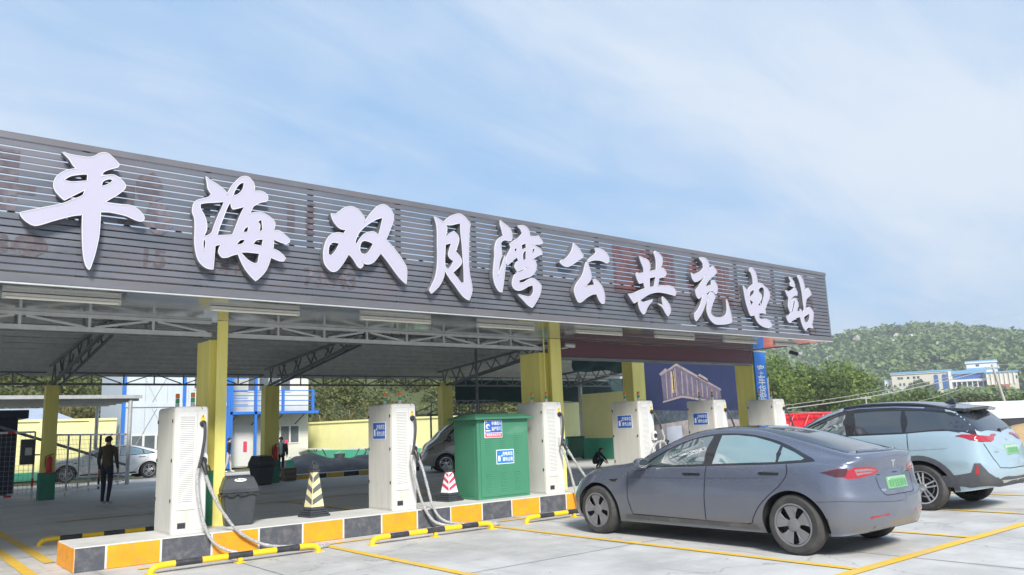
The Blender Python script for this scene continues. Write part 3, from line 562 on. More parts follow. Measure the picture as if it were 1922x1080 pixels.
# columns
def column(x0, x1, y0, y1, ztop, px0, px1, py, has_post=True):
    c = MB().box(x0, x1, y0, y1, 0.0 if y0 > 20 else 0.1, ztop).build('column', M['col_yellow'], can, bevel=0.008)
    b = MB().box(x0 - .03, x1 + .03, y0 - (.02 if y0 < 20 else .04), y1 + .03, 0.0, .72 if y0 > 20 else 1.02).build('column_base', M['col_green'], c, bevel=0.008)
    if has_post:
        p = MB().box(px0, px1, py, py + .02, .28, 3.1).box(px0 + (px1 - px0) * .42, px1 - (px1 - px0) * .42, py + .02, y0 - .0, .28, 3.1).build('post', M['col_yellow'], c, bevel=0.003)
    return c
column(3.75, 3.98, 11.44, 11.98, 2.85, 3.79, 3.94, 11.24)
column(9.97, 10.40, 11.44, 12.02, 2.85, 10.09, 10.36, 11.24)
column(16.92, 17.38, 11.44, 11.96, 3.09, 17.0, 17.2, 11.3, False)
column(-2.6, -2.3, 11.44, 11.98, 2.85, -2.55, -2.4, 11.24)
column(3.80, 4.12, 24.85, 25.15, 3.06, 0, 0, 0, False); column(9.93, 10.40, 24.80, 25.15, 3.06, 0, 0, 0, False)
column(16.75, 17.2, 24.80, 25.15, 3.2, 0, 0, 0, False); column(16.7, 17.2, 15.2, 15.6, 3.9, 0, 0, 0, False)
MB().tube([(9.955, 11.28, .3), (9.955, 11.28, 3.1)], .014, 8).build('conduit', M['col_yellow'], can, smooth=True)
MB().box(10.42, 16.92, 11.42, 11.6, 2.78, 3.095).build('shutter_box', M['maroon'], can, bevel=0.006)
MB().box(10.42, 16.92, 11.40, 11.62, 2.735, 2.775).build('shutter_rail', M['steel_dark'], can)

# fluorescent fittings under the soffit
TUBE = pm('tube_glass', (0.78, 0.77, 0.66), 0.3, var=0.02)
for i, (xa, lab) in enumerate(((1.05, 'leftmost pale strip light under the soffit, below the first large character'), (3.26, 'strip light under the soffit in front of the left yellow column'),
        (5.36, 'strip light under the soffit above the second charger'), (7.42, 'strip light under the soffit above the green cabinet'), (9.55, 'strip light under the soffit right of the middle column'),
        (11.65, 'strip light under the soffit above the fourth charger'), (13.8, 'strip light under the soffit just left of the blue column sign'), (15.65, 'rightmost strip light near the open end of the soffit'))):
    L = 1.18 if i < 7 else .95
    t = thing('strip_light', lab, 'light', (xa + L / 2, 9.97, 3.04), 'strip lights under the soffit')
    MB().box(xa, xa + L, 9.945, 9.995, 3.07, 3.1).build('housing', M['white_metal'], t, bevel=0.006)
    MB().tube([(xa + .01, 9.97, 3.052), (xa + L - .01, 9.97, 3.052)], .016, 10).build('tube', TUBE, t, smooth=True)
    for xx in (xa, xa + L - .03): MB().box(xx, xx + .03, 9.95, 9.99, 3.034, 3.069).build('end_cap', M['white_metal'], t)

# the ten large characters
ORD = ['first and leftmost', 'second', 'third', 'fourth', 'fifth', 'sixth', 'seventh', 'eighth', 'ninth', 'tenth and rightmost']
RIM = pm('letter_rim', (0.60, 0.60, 0.61), 0.4, var=0.02)
for i, (ch, strokes) in enumerate(LETTERS):
    xs = [p[0] for s in strokes for p in s[0]]; zs = [p[1] for s in strokes for p in s[0]]
    t = thing('sign_character', '%s white raised brush script character %s of the fascia sign' % (ORD[i], ch), 'sign letter', ((min(xs) + max(xs)) / 2, FY, min(zs)), 'large white characters on the fascia')
    for s in strokes:
        polys = [smooth_poly(p, 3) for p in s]
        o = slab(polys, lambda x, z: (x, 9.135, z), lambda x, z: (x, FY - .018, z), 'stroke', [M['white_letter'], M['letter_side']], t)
        mb = MB()
        for p in polys:   # thin bright edging round the face
            n = len(p)
            cx = [Vector((q[0], q[1])) for q in p]
            inn = []
            ar = sum(cx[k].x * cx[(k + 1) % n].y - cx[(k + 1) % n].x * cx[k].y for k in range(n))
            for k in range(n):
                d = (cx[(k + 1) % n] - cx[k - 1]); d = d.normalized() if d.length > 1e-9 else Vector((1, 0))
                nn = Vector((d.y, -d.x)) * (1 if ar > 0 else -1); inn.append(cx[k] + nn * .008)
            vs = [(q.x, 9.131, q.y) for q in cx] + [(q.x, 9.131, q.y) for q in inn] + [(q.x, 9.15, q.y) for q in inn]
            mb.add(vs, [(k, (k + 1) % n, n + (k + 1) % n, n + k) for k in range(n)] + [(n + k, n + (k + 1) % n, 2 * n + (k + 1) % n, 2 * n + k) for k in range(n)])
        mb.build('edging', RIM, o)
# ================================================================ walls, offices and yard things behind the canopy
def wall_run(name, label, a, b, h, thick=.2, base=.6, cap=True, piers=4, cat='wall'):
    t = thing(name, label, cat, ((a[0] + b[0]) / 2, (a[1] + b[1]) / 2, 0)); A = Vector((*a, 0)); B = Vector((*b, 0)); d = (B - A).normalized()
    def seg(n, z0, z1, w, m): 
        up = Vector((0, 0, (z0 + z1) / 2)); return MB().bar(A + up, B + up, w, z1 - z0).build(n, m, t)
    seg('green_skirting', 0, base, thick + .02, M['wall_green']); seg('wall_face', base, h, thick, M['wall_yellow'])
    if cap: seg('coping', h, h + .1, thick + .14, M['wall_yellow'])
    for k in range(piers):
        p = A + (B - A) * ((k + .5) / piers); u = Vector((0, 0, (base + h) / 2))
        MB().bar(p - d * .17 + u, p + d * .17 + u, thick + .12, h - base).build('pier', M['wall_yellow'], t)
    return t
wall_run('boundary_wall', 'long pale yellow boundary wall with green skirting behind the parked van', (18.2, 44.5), (22.6, 27.5), 2.03, base=.62, piers=3)
w = wall_run('boundary_wall', 'yellow yard wall with small dark openings behind the mesh fence', (-8, 39.5), (8.75, 38.9), 2.42, base=.35, piers=9)
for k, x in enumerate((4.0, 5.15, 6.05, 6.95, 7.8)):
    MB().box(x, x + .42, 39.2 - .32, 38.98 - .1, 1.3, 1.72).build('dark_opening', M['black_plastic'], w)
t = thing('shed_roof', 'grey blue roof of a low shed showing above the yellow yard wall', 'roof', (1.5, 42, 0))
MB().add([(-4, 40.4, 2.5), (7.5, 40.4, 2.5), (6.6, 43, 3.15), (-4, 43, 3.15), (-4, 40.4, 0), (7.5, 40.4, 0), (6.6, 43, 0), (-4, 43, 0)], [(0, 1, 2, 3), (0, 4, 5, 1), (1, 5, 6, 2), (2, 6, 7, 3), (3, 7, 4, 0)]).build('roof_slope', pm('shed_roof_grey', (.35, .40, .48), .5, var=.1), t)
# inner yellow wall on the right, end of the hall
w = wall_run('hall_wall', 'olive yellow end wall with green skirting inside the hall', (24.45, 25.4), (24.45, 16.9), 2.75, base=.86, cap=False, piers=0)
w = wall_run('hall_wall', 'recessed yellow wall strip beside a ladder at the back of the hall', (23.6, 27.6), (29, 29.4), 2.75, base=.86, cap=False, piers=0)
t = thing('ladder', 'dark steel ladder against the recessed yellow wall', 'ladder', (24.2, 26.6, 0))
for dx in (0, .4): MB().bar((23.9 + dx, 26.55, 0), (24.0 + dx, 26.75, 2.4), .05).build('rail', M['steel_dark'], t)
for k in range(8): MB().bar((23.92, 26.57, .3 + k * .27), (24.34, 26.57, .3 + k * .27), .035).build('rung', M['steel_dark'], t)
MB().box(24.34, 24.42, 25.25, 25.42, 0, 3.6).build('corner_post', M['steel'], can)

# poster of a hotel at night on the inner partition
t = thing('hotel_poster', 'huge dark blue poster of a hotel at night inside the hall', 'poster', (20.0, 15.75, 0))
MB().box(17.3, 22.6, 15.72, 15.80, .05, 3.25).build('poster_sheet', pm('poster_blue', (.011, .017, .06), .5, var=.25, vscale=.7), t)
PB = pm('poster_building', (.11, .085, .11), .5, var=.5, vscale=4, dirt=(.05, .05, .10), dscale=5, damt=.8)
PL = pm('poster_light', (.23, .19, .20), .5, var=.3, vscale=6)
PG = pm('poster_foliage', (.045, .06, .075), .5, var=.6, vscale=8)
PF = pm('poster_forecourt', (.26, .23, .22), .5, var=.3, vscale=3, dirt=(.12, .10, .10), dscale=2, damt=.7)
def flat(name, poly, mat, k=1): mesh_obj(name, [(x, 15.72 - .003 * k, z) for x, z in poly], [tuple(range(len(poly)))], mat, t)
flat('picture_forecourt', [(17.32, .08), (22.58, .08), (22.58, 1.42), (20.0, 1.5), (17.32, 1.30)], PF, 1)
flat('picture_trees', [(17.32, 1.30), (20.0, 1.5), (22.58, 1.42), (22.58, 1.72), (20.4, 1.72), (17.9, 1.80), (17.32, 1.65)], PG, 2)
flat('picture_hotel', [(18.55, 2.05), (18.5, 2.90), (19.25, 3.16), (21.35, 2.38), (21.4, 2.0), (20.1, 2.12), (19.4, 2.22)], PB, 2)
flat('picture_cornice', [(18.42, 2.86), (18.75, 3.05), (18.8, 2.98), (19.25, 3.2), (21.4, 2.42), (21.4, 2.36), (19.25, 3.12), (18.48, 2.80)], PL, 3)
flat('picture_penthouse', [(20.25, 2.80), (20.35, 2.90), (20.75, 2.74), (20.75, 2.62)], PL, 3)
for k in range(17):
    x = 19.33 + k * .12; zt = 3.07 - (x - 19.25) * .37; zb = 2.22 - (x - 19.4) * .08
    flat('picture_bay', [(x, zb + .03), (x + .05, zb + .03), (x + .05, zt - .05), (x, zt - .03)], PL if k % 2 else pm('poster_window', (.09, .09, .16), .4), 3)
for k in range(6): flat('picture_bay', [(18.6 + k * .11, 2.09 + k * .02), (18.65 + k * .11, 2.1 + k * .02), (18.65 + k * .11, 2.86 + k * .04), (18.6 + k * .11, 2.84 + k * .04)], PL if k % 2 else MATS['poster_window'], 3)
flat('picture_sign_board', [(18.98, 2.30), (19.12, 2.30), (19.12, 2.95), (18.98, 2.93)], pm('poster_gold', (.42, .33, .18), .5, var=.4, vscale=20), 3)
flat('picture_awning', [(18.5, 2.04), (19.4, 2.22), (21.4, 1.98), (21.4, 1.94), (19.4, 2.15), (18.5, 2.0)], PL, 4)
flat('picture_door', [(18.6, .6), (19.3, .62), (19.3, 1.32), (18.6, 1.28)], pm('poster_door', (.32, .34, .40), .5), 2)
flat('picture_van', [(22.1, .8), (22.55, .8), (22.4, 1.25), (22.2, 1.2)], M['black_plastic'], 2)
MB().box(17.22, 17.3, 15.70, 15.82, 0, 3.35).build('poster_frame', M['steel'], t); MB().box(22.6, 22.68, 15.70, 15.82, 0, 3.35).build('poster_frame', M['steel'], t)
MB().box(17.22, 22.68, 15.69, 15.83, 3.25, 3.33).build('poster_frame', M['steel_dark'], t)
# dark netting panel hung under the roof, right of the middle column
t = thing('net_or_backing', 'dark green shade netting hung below the hall roof', 'netting', (20.5, 19.8, 2.9))
v = []; f = []
for i in range(13):
    for j in range(4): v.append((18.8 + i * .25, 19.8 + .1 * math.sin(i * 1.3 + j), 3.72 - j * .15 - .04 * math.sin(i * .8)))
for i in range(12):
    for j in range(3): f.append((i * 4 + j, i * 4 + j + 1, i * 4 + j + 5, i * 4 + j + 4))
mesh_obj('net', v, f, pm('net_green', (.02, .05, .05), .8, var=.3), t, smooth=True)
for k in range(2): MB().bar((18.6, 19.8, 3.76 - k * .62), (22.0, 19.8, 3.76 - k * .62), .03).build('net_pole', M['steel_dark'], t)
t = thing('net_or_backing', 'added dark backing sheet closing the gable above the end wall', 'netting', (25, 27.7, 2.6))  # added sheet, put in as dark background against the bright sky gap
v = []; f = []
for i in range(25):
    for j in range(4): v.append((19.4 + i * .48, 27.7 + .08 * math.sin(i * 1.1 + j), 3.62 - j * .36 - .03 * math.sin(i * .9)))
for i in range(24):
    for j in range(3): f.append((i * 4 + j, i * 4 + j + 1, i * 4 + j + 5, i * 4 + j + 4))
mesh_obj('net', v, f, MATS['net_green'], t, smooth=True)
MB().bar((19.3, 27.72, 3.62), (31, 27.72, 3.62), .04).build('net_pole', M['steel_dark'], t); MB().bar((19.3, 27.72, 2.52), (31, 27.72, 2.52), .04).build('net_pole', M['steel_dark'], t)
# hooped steel rack on tall legs, and a slim pole
t = thing('hooped_rack', 'dark steel hooped rack standing behind the green cabinet', 'rack', (18.3, 25.8, 0))
for x in (16.6, 18.2, 19.9):
    for y in (25.4, 26.6): MB().bar((x, y, 0), (x, y, 2.05), .05).build('leg', M['steel_dark'], t)
MB().box(16.5, 20.3, 25.38, 25.43, 2.0, 2.06).build('rail', M['steel_dark'], t); MB().box(16.5, 20.3, 26.57, 26.62, 2.0, 2.06).build('rail', M['steel_dark'], t)
for x in (16.5, 20.3): MB().box(x - .02, x + .02, 25.43, 26.57, 2.0, 2.06).build('rail', M['steel_dark'], t)
for k in range(6):
    x = 17.4 + k * .5
    MB().tube(spline([(x, 25.4, 2.05), (x, 25.42, 2.4), (x, 25.6, 2.55), (x, 26.4, 2.55), (x, 26.58, 2.4), (x, 26.6, 2.05)], 4), .022, 6).build('hoop', M['steel_dark'], t, smooth=True)
MB().tube([(16.5, 25.4, 2.08), (17.4, 25.42, 2.42)], .02, 6).build('brace', M['steel_dark'], t); MB().tube([(16.5, 26.6, 2.08), (17.4, 26.58, 2.42)], .02, 6).build('brace', M['steel_dark'], t)
MB().tube([(17.4, 25.42, 2.3), (20.3, 25.42, 2.3)], .018, 6).build('brace', M['steel_dark'], t)
t = thing('steel_pole', 'slim dark pole rising to the roof behind the green cabinet', 'pole', (14.8, 20, 0))
MB().tube([(14.8, 20, 0), (14.8, 20, 4.05)], .045, 10).build('shaft', M['steel_dark'], t, smooth=True); MB().box(14.68, 14.92, 19.88, 20.12, 0, .02).build('base_plate', M['steel_dark'], t)

# blue column sign
t = thing('column_sign', 'tall blue sign reading 客车 货车 on the right corner column', 'sign', (17.2, 11.42, 1.0))
MB().box(16.95, 17.42, 11.39, 11.425, .5, 3.06).build('sign_board', M['sign_blue2'], t, bevel=.004)
for i, (chh, z) in enumerate((('客', 2.60), ('车', 2.35), ('货', 2.10), ('车', 1.88))):
    text_mesh(chh, .27, 'lettering', M['sign_white'], t, FRONT(17.185 - 17.2, 11.387 - 11.42, z - 1.0), 0, .005, 1.2)
MB().box(17.43, 17.50, 11.40, 11.44, .5, 2.42).build('white_edge', M['white_metal'], t)
MB().box(16.93, 17.48, 11.385, 11.43, 3.062, 3.10).build('head_strip', M['steel'], t)
# cameras
def cctv(label, x, y, z, d, drop=.0):
    t = thing('security_camera', label, 'camera', (x, y, z))
    D = Vector(d).normalized(); p = Vector((x, y, z))
    if drop: MB().tube([p + Vector((0, 0, drop)), p + Vector((0, 0, .03))], .015, 8).build('bracket', M['steel'], t)
    else: MB().tube([p + Vector((-.14, .06, -.06)), p + Vector((-.05, .0, -.05)), p], .015, 8).build('bracket', M['steel'], t)
    MB().tube([p - D * .08, p + D * .12], .045, 12).build('housing', M['bin_grey' if drop else 'steel'], t, smooth=True)
    MB().tube([p + D * .12, p + D * .125], .03, 12).build('lens', M['black_plastic'], t)
cctv('small security camera at the top of the middle yellow column', 10.52, 11.18, 2.98, (1, -.5, -.1)); cctv('dark security camera hanging at the open end of the soffit', 16.75, 10.2, 2.92, (.3, -1, -.4), .17)
# fire extinguishers on the rear columns
def extinguisher(label, x, y, z):
    t = thing('fire_extinguisher', label, 'extinguisher', (x, y, z))
    MB().lathe([(.0, 0), (.07, 0), (.075, .02), (.075, .33), (.06, .39), (.025, .42), (.025, .46), (0, .46)], 16, (x, y, z)).build('cylinder', M['red'], t, smooth=True)
    MB().bar((x, y, z + .47), (x + .1, y, z + .5), .02).build('handle', M['black_plastic'], t); MB().tube(spline([(x - .02, y, z + .46), (x - .1, y - .02, z + .4), (x - .1, y - .02, z + .15)], 4), .01, 6).build('hose', M['black_plastic'], t)
    MB().box(x - .05, x + .05, y + .075, y + .09, z + .1, z + .3).build('bracket', M['steel_dark'], t)
extinguisher('red fire extinguisher on the left rear column', 3.97, 24.755, .72); extinguisher('red fire extinguisher on the rear column by the blue stair', 10.25, 24.705, .72)

# two storey prefab office with blue posts and stair
t = thing('prefab_office', 'white two storey prefab office with blue steel posts and stair', 'building', (12, 40, 0))
WP = pm('prefab_panel', (.52, .57, .61), .5, var=.05, vscale=1.2, stretch=(3, 3, .3)); BP = pm('prefab_blue', (.03, .16, .55), .45, var=.08); PANE = pm('prefab_pane', (.10, .12, .13), .08, var=.2, coat=.5)
x0, x1, y0, y1 = 8.95, 13.6, 38.6, 43
MB().box(x0, x1, y0, y1, 0, 6.2).build('wall', WP, t)
xx = x0 + .9
while xx < x1: MB().box(xx - .012, xx + .012, y0 - .012, y0, .1, 6.1).build('panel_joint', M['steel'], t); xx += .95
for xx in (x0, 11.55, x1): MB().box(xx - .07, xx + .07, y0 - .07, y0 + .02, 0, 6.25).build('post', BP, t)
for z in (3.05, 6.2): MB().box(x0, x1, y0 - .05, y0 - .015, z - .08, z + .08).build('ring_beam', WP if z < 4 else BP, t)
for (a, b, z0, z1) in ((11.95, 13.3, 3.75, 5.2), (9.3, 10.9, .95, 1.75)):
    wdo = MB().box(a, b, y0 - .03, y0 - .003, z0, z1).build('window', M['white_metal2'], t); n = 3; w_ = (b - a) / n
    for k in range(n): MB().box(a + k * w_ + .05, a + (k + 1) * w_ - .05, y0 - .036, y0 - .03, z0 + .06, z1 - .06).build('pane', PANE, wdo)
for a, b in ((x0, 1), (11.55, -1)):
    MB().bar((a + .05, y0 - .03, 5.9), (a + b * 1.4, y0 - .03, 3.2), .015).build('brace', M['steel'], t); MB().bar((a + .05, y0 - .03, .3), (a + b * 1.4, y0 - .03, 2.9), .015).build('brace', M['steel'], t)
# set-back wing with balcony
x2, x3, yb = 13.6, 18.2, 39.6
wg = MB().box(x2, x3, yb, 43, 0, 6.2).build('wing_wall', pm('prefab_cream', (.60, .60, .52), .6, var=.05), t)
for (a, b, z0, z1) in ((15.6, 17.7, 1.05, 2.0), (14.9, 17.2, 3.7, 4.7)):
    wdo = MB().box(a, b, yb - .04, yb - .003, z0, z1).build('window', M['white_metal2'], wg); n = 4; w_ = (b - a) / n
    for k in range(n): MB().box(a + k * w_ + .05, a + (k + 1) * w_ - .05, yb - .046, yb - .04, z0 + .06, z1 - .06).build('pane', PANE, wdo) if False else MB().box(a + k * w_ + .05, a + (k + 1) * w_ - .05, yb - .046, yb - .04, z0 + .06, z1 - .06).build('pane', PANE, wg)
MB().box(14.3, 15.1, yb - .03, yb - .003, .05, 2.1).build('door', M['white_metal2'], wg)
MB().box(x2, x3, yb - 1.25, yb, 2.55, 2.68).build('balcony_floor', BP, t)
for xx in (13.7, 14.9, 16.3, 17.9): MB().box(xx - .06, xx + .06, yb - 1.25, yb - 1.13, 0 if xx in (13.7, 14.9) else 2.68, 5.9 if xx in (13.7, 14.9) else 3.75).build('balcony_post', BP, t)
for z in (2.95, 3.2, 3.45, 3.7): MB().box(13.7, 17.9, yb - 1.22, yb - 1.18, z - .02, z + .02).build('balcony_rail', BP, t)
for k in range(4): MB().bar((14.0 + k * 1.15, yb - 1.15, 2.5), (14.0 + k * 1.15, yb - .05, 2.05), .05).build('bracket', M['steel_dark'], t)
for k in range(9): MB().box(13.62, 14.5, yb - 1.2 + k * .02, yb - 1.1 + k * .02, 3.0 + k * .32, 3.03 + k * .32).build('stair_tread', BP, t)
MB().box(13.55, 13.62, yb - 1.3, yb - 1.1, 0, 6.2).build('stair_stringer', BP, t)
for k, x in enumerate((14.75, 16.1, 16.9)):
    MB().box(x, x + .18, yb - .06, yb - .05, .75, 1.25).build('red_notice', M['sign_red'], wg)
# low carport roof behind the mesh fence
t = thing('carport', 'flat pale carport roof on a slim grey post behind the man', 'carport', (5.5, 33, 0))
MB().box(1.2, 7.6, 30.2, 35.6, 3.0, 3.06).build('roof_plate', M['steel'], t); MB().box(1.2, 7.6, 30.15, 30.2, 2.95, 3.07).build('roof_edge', M['steel'], t)
for x, y in ((7.25, 30.3), (1.5, 30.3), (7.25, 35.4), (1.5, 35.4)): MB().tube([(x, y, 0), (x, y, 2.98)], .07, 10).build('post', M['steel'], t, smooth=True)
for k in range(5): MB().box(1.2, 7.6, 30.6 + k * 1.1, 30.66 + k * 1.1, 2.88, 2.98).build('joist', M['steel'], t)
# dark container at the left edge
t = thing('storage_container', 'dark blue steel container at the left edge beyond the mesh fence', 'container', (2.0, 28.4, 0))
DB = pm('container_blue', (.018, .03, .06), .5, var=.2, vscale=3)
MB().box(.2, 3.55, 27.6, 30.0, .1, 2.25).build('shell', DB, t, bevel=.02); MB().box(.1, 3.8, 27.5, 30.1, 2.25, 2.5).build('rim', DB, t, bevel=.02)
for k in range(10): MB().box(.35 + k * .33, .45 + k * .33, 27.57, 27.6, .3, 2.1).build('rib', DB, t)
for s in (.6, 3.1): MB().box(s, s + .3, 27.7, 29.9, 0, .1).build('skid', M['steel_dark'], t)
MB().box(2.75, 3.1, 27.56, 27.57, 1.05, 1.45).build('notice', M['sign_white'], t)

# mesh fence panels with red and white bars
RW = pm('bar_white', (.72, .70, .70), .45, var=.06); MESHM = pm('wire_mesh', (.30, .31, .32), .5, metal=.3)
def mesh_panel(label, a, b, h=1.75, bars=3, red=True, z0=.08):
    A = Vector((*a, 0)); B = Vector((*b, 0)); d = B - A; L = d.length; d.normalize()
    t = thing('mesh_fence_panel', label, 'fence', (*((A + B) / 2).xy, 0), 'mesh fence panels by the yard entrance')
    Z = lambda z: Vector((0, 0, z))
    for nm, z in (('top_bar', h), ('bottom_bar', z0 + .04)):
        o = MB().bar(A + Z(z), B + Z(z), .055).build(nm, RW, t)
        if red:
            n = max(2, int(L / .7))
            for k in range(n): MB().bar(A + d * (L * (k + .25) / n) + Z(z), A + d * (L * (k + .25) / n + .18) + Z(z), .059).build('red_band', M['red'], o)
    for k in range(bars + 1):
        p = A + d * (L * k / bars); o = MB().bar(p + Z(0), p + Z(h), .045).build('upright', RW, t)
        if red and k in (0, bars):
            for q in (.35, 1.0): MB().bar(p + Z(q), p + Z(q + .22), .049).build('red_band', M['red'], o)
    mb = MB(); n = int(L / .11)
    for k in range(1, n): mb.bar(A + d * (L * k / n) + Z(z0 + .06), A + d * (L * k / n) + Z(h - .03), .008)
    for k in range(1, int(h / .14)): mb.bar(A + Z(z0 + .06 + k * .13), B + Z(z0 + .06 + k * .13), .008)
    m = mb.build('wire_mesh', MESHM, t); m['kind'] = 'stuff'
    return t
mesh_panel('red and white mesh fence panel left of the left rear column', (1.2, 26.2), (3.72, 25.6), 1.82, 3)
mesh_panel('mesh fence panel just right of the left rear column', (4.2, 25.4), (6.0, 28.6), 1.72, 4, False)
mesh_panel('mesh fence panel behind the standing man', (6.0, 28.6), (7.5, 31.4), 1.72, 3)
t = thing('fence_brace', 'long diagonal pipe leaning across the mesh fence', 'pipe', (4.6, 26.6, 0))
MB().tube([(2.9, 26.3, 2.0), (7.0, 29.6, .7)], .045, 8).build('pipe', M['steel_dark'], t, smooth=True)
t = thing('control_box', 'grey control box fixed beside the left rear column', 'box', (3.5, 25.3, .9))
MB().box(3.36, 3.68, 25.15, 25.4, .95, 1.62).build('case', M['bin_grey'], t, bevel=.01); MB().box(3.44, 3.6, 25.14, 25.15, 1.2, 1.4).build('dial', M['steel'], t)
MB().bar((3.68, 25.3, 1.2), (3.8, 25.2, 1.2), .04).build('bracket', M['steel'], t)
# tarpaulin heap, folding tables, bucket
t = thing('tarpaulin_heap', 'low heap under dark brown tarpaulins in front of the yellow wall', 'heap', (15.5, 31, 0))
v = []; f = []; nx, ny = 40, 16; r = random.Random(5)
for j in range(ny + 1):
    for i in range(nx + 1):
        u, w_ = i / nx, j / ny; e = math.sin(math.pi * u) ** .45 * math.sin(math.pi * w_) ** .6
        v.append((12.2 + 7.2 * u + .6 * (w_ - .5), 28.6 + 4.2 * w_, .02 + e * (.42 + .3 * math.exp(-((u - .2) / .16) ** 2) + .12 * math.sin(u * 17) * math.sin(w_ * 9) + r.uniform(-.06, .06))))
for j in range(ny):
    for i in range(nx): a = j * (nx + 1) + i; f.append((a, a + 1, a + nx + 2, a + nx + 1))
mesh_obj('tarpaulin', v, f, pm('tarpaulin_brown', (.045, .035, .032), .55, var=.5, vscale=2.5, bump=.4, bscale=6, dirt=(.13, .10, .08), dscale=1.5, damt=.6), t, smooth=True)
def ftable(label, x, y, rz):
    t = thing('folding_table', label, 'table', (x, y, 0), 'folding tables by the yellow wall', rz)
    MB().box(-.9, .9, -.35, .35, .72, .76).build('table_top', M['white_metal2'], t, W=False)
    for s in (-1, 1):
        for q in (-1, 1): MB().bar((.75 * s, .28 * q, 0), (.2 * s, .28 * q, .72), .04).build('leg', M['steel_dark'], t, W=False)
        MB().bar((.75 * s, -.28, .05), (.75 * s, .28, .05), .035).build('stretcher', M['steel_dark'], t, W=False)
ftable('folding table standing left before the yellow boundary wall', 18.15, 38.6, R(-75)); ftable('folding table standing right before the yellow boundary wall', 18.9, 34.6, R(-75))
t = thing('bucket', 'grey bucket standing between the two folding tables', 'bucket', (18.5, 36.6, 0))
MB().lathe([(.2, 0), (.28, .48), (.26, .48), (.19, .03), (0, .03)], 18, (18.5, 36.6, 0)).build('pail', M['bin_grey'], t, smooth=True)
MB().tube(spline([(18.24, 36.6, .46), (18.5, 36.5, .58), (18.76, 36.6, .46)], 5), .01, 6).build('handle', M['steel'], t)
t = thing('crate', 'small brown crate beside the walking man', 'crate', (10.9, 25.2, 0))
MB().box(10.72, 11.12, 25.05, 25.4, .02, .42).build('box', pm('crate_brown', (.16, .12, .09), .7, var=.2), t, bevel=.01)
for z in (.12, .28): MB().box(10.70, 11.14, 25.03, 25.05, z, z + .06).build('slat', pm('crate_slat', (.22, .17, .12), .7, var=.2), t)
# ================================================================ chargers on the island
CW, CD, CH = 0.42, 0.76, 1.60
def bay_sign(parent, Mx, w=.40, h=.27, back='sign_blue', base=None):
    """blue plate with a charger pictogram and two lines of writing; Mx maps (x right, y up) to the parent's space"""
    def plate(name, x0, x1, y0, y1, z0, z1, mat, par):
        mb = MB().box(x0, x1, y0, y1, z0, z1); mb.v = [tuple(Mx @ Vector(p)) for p in mb.v]; return mb.build(name, mat, par, W=False)
    o = plate('bay_sign', -w / 2, w / 2, -h / 2, h / 2, 0, .003, M['sign_white'], parent)
    plate('sign_field', -w / 2 + .012, w / 2 - .012, -h / 2 + .012, h / 2 - .012, .003, .0045, M[back], o)
    plate('pictogram', -w * .40, -w * .28, -h * .30, h * .08, .0045, .0055, M['sign_white'], o)
    plate('pictogram', -w * .22, -w * .17, h * .02, h * .14, .0045, .0055, M['sign_white'], o)
    text_mesh('充电车位', h * .30, 'lettering', M['sign_white'], o, Mx @ Matrix.Translation((w * .13, h * .19, .006)), 0, .0015, .78)
    text_mesh('请勿占用', h * .30, 'lettering', M['sign_white'], o, Mx @ Matrix.Translation((w * .13, -h * .19, .006)), 0, .0015, .78)
    return o
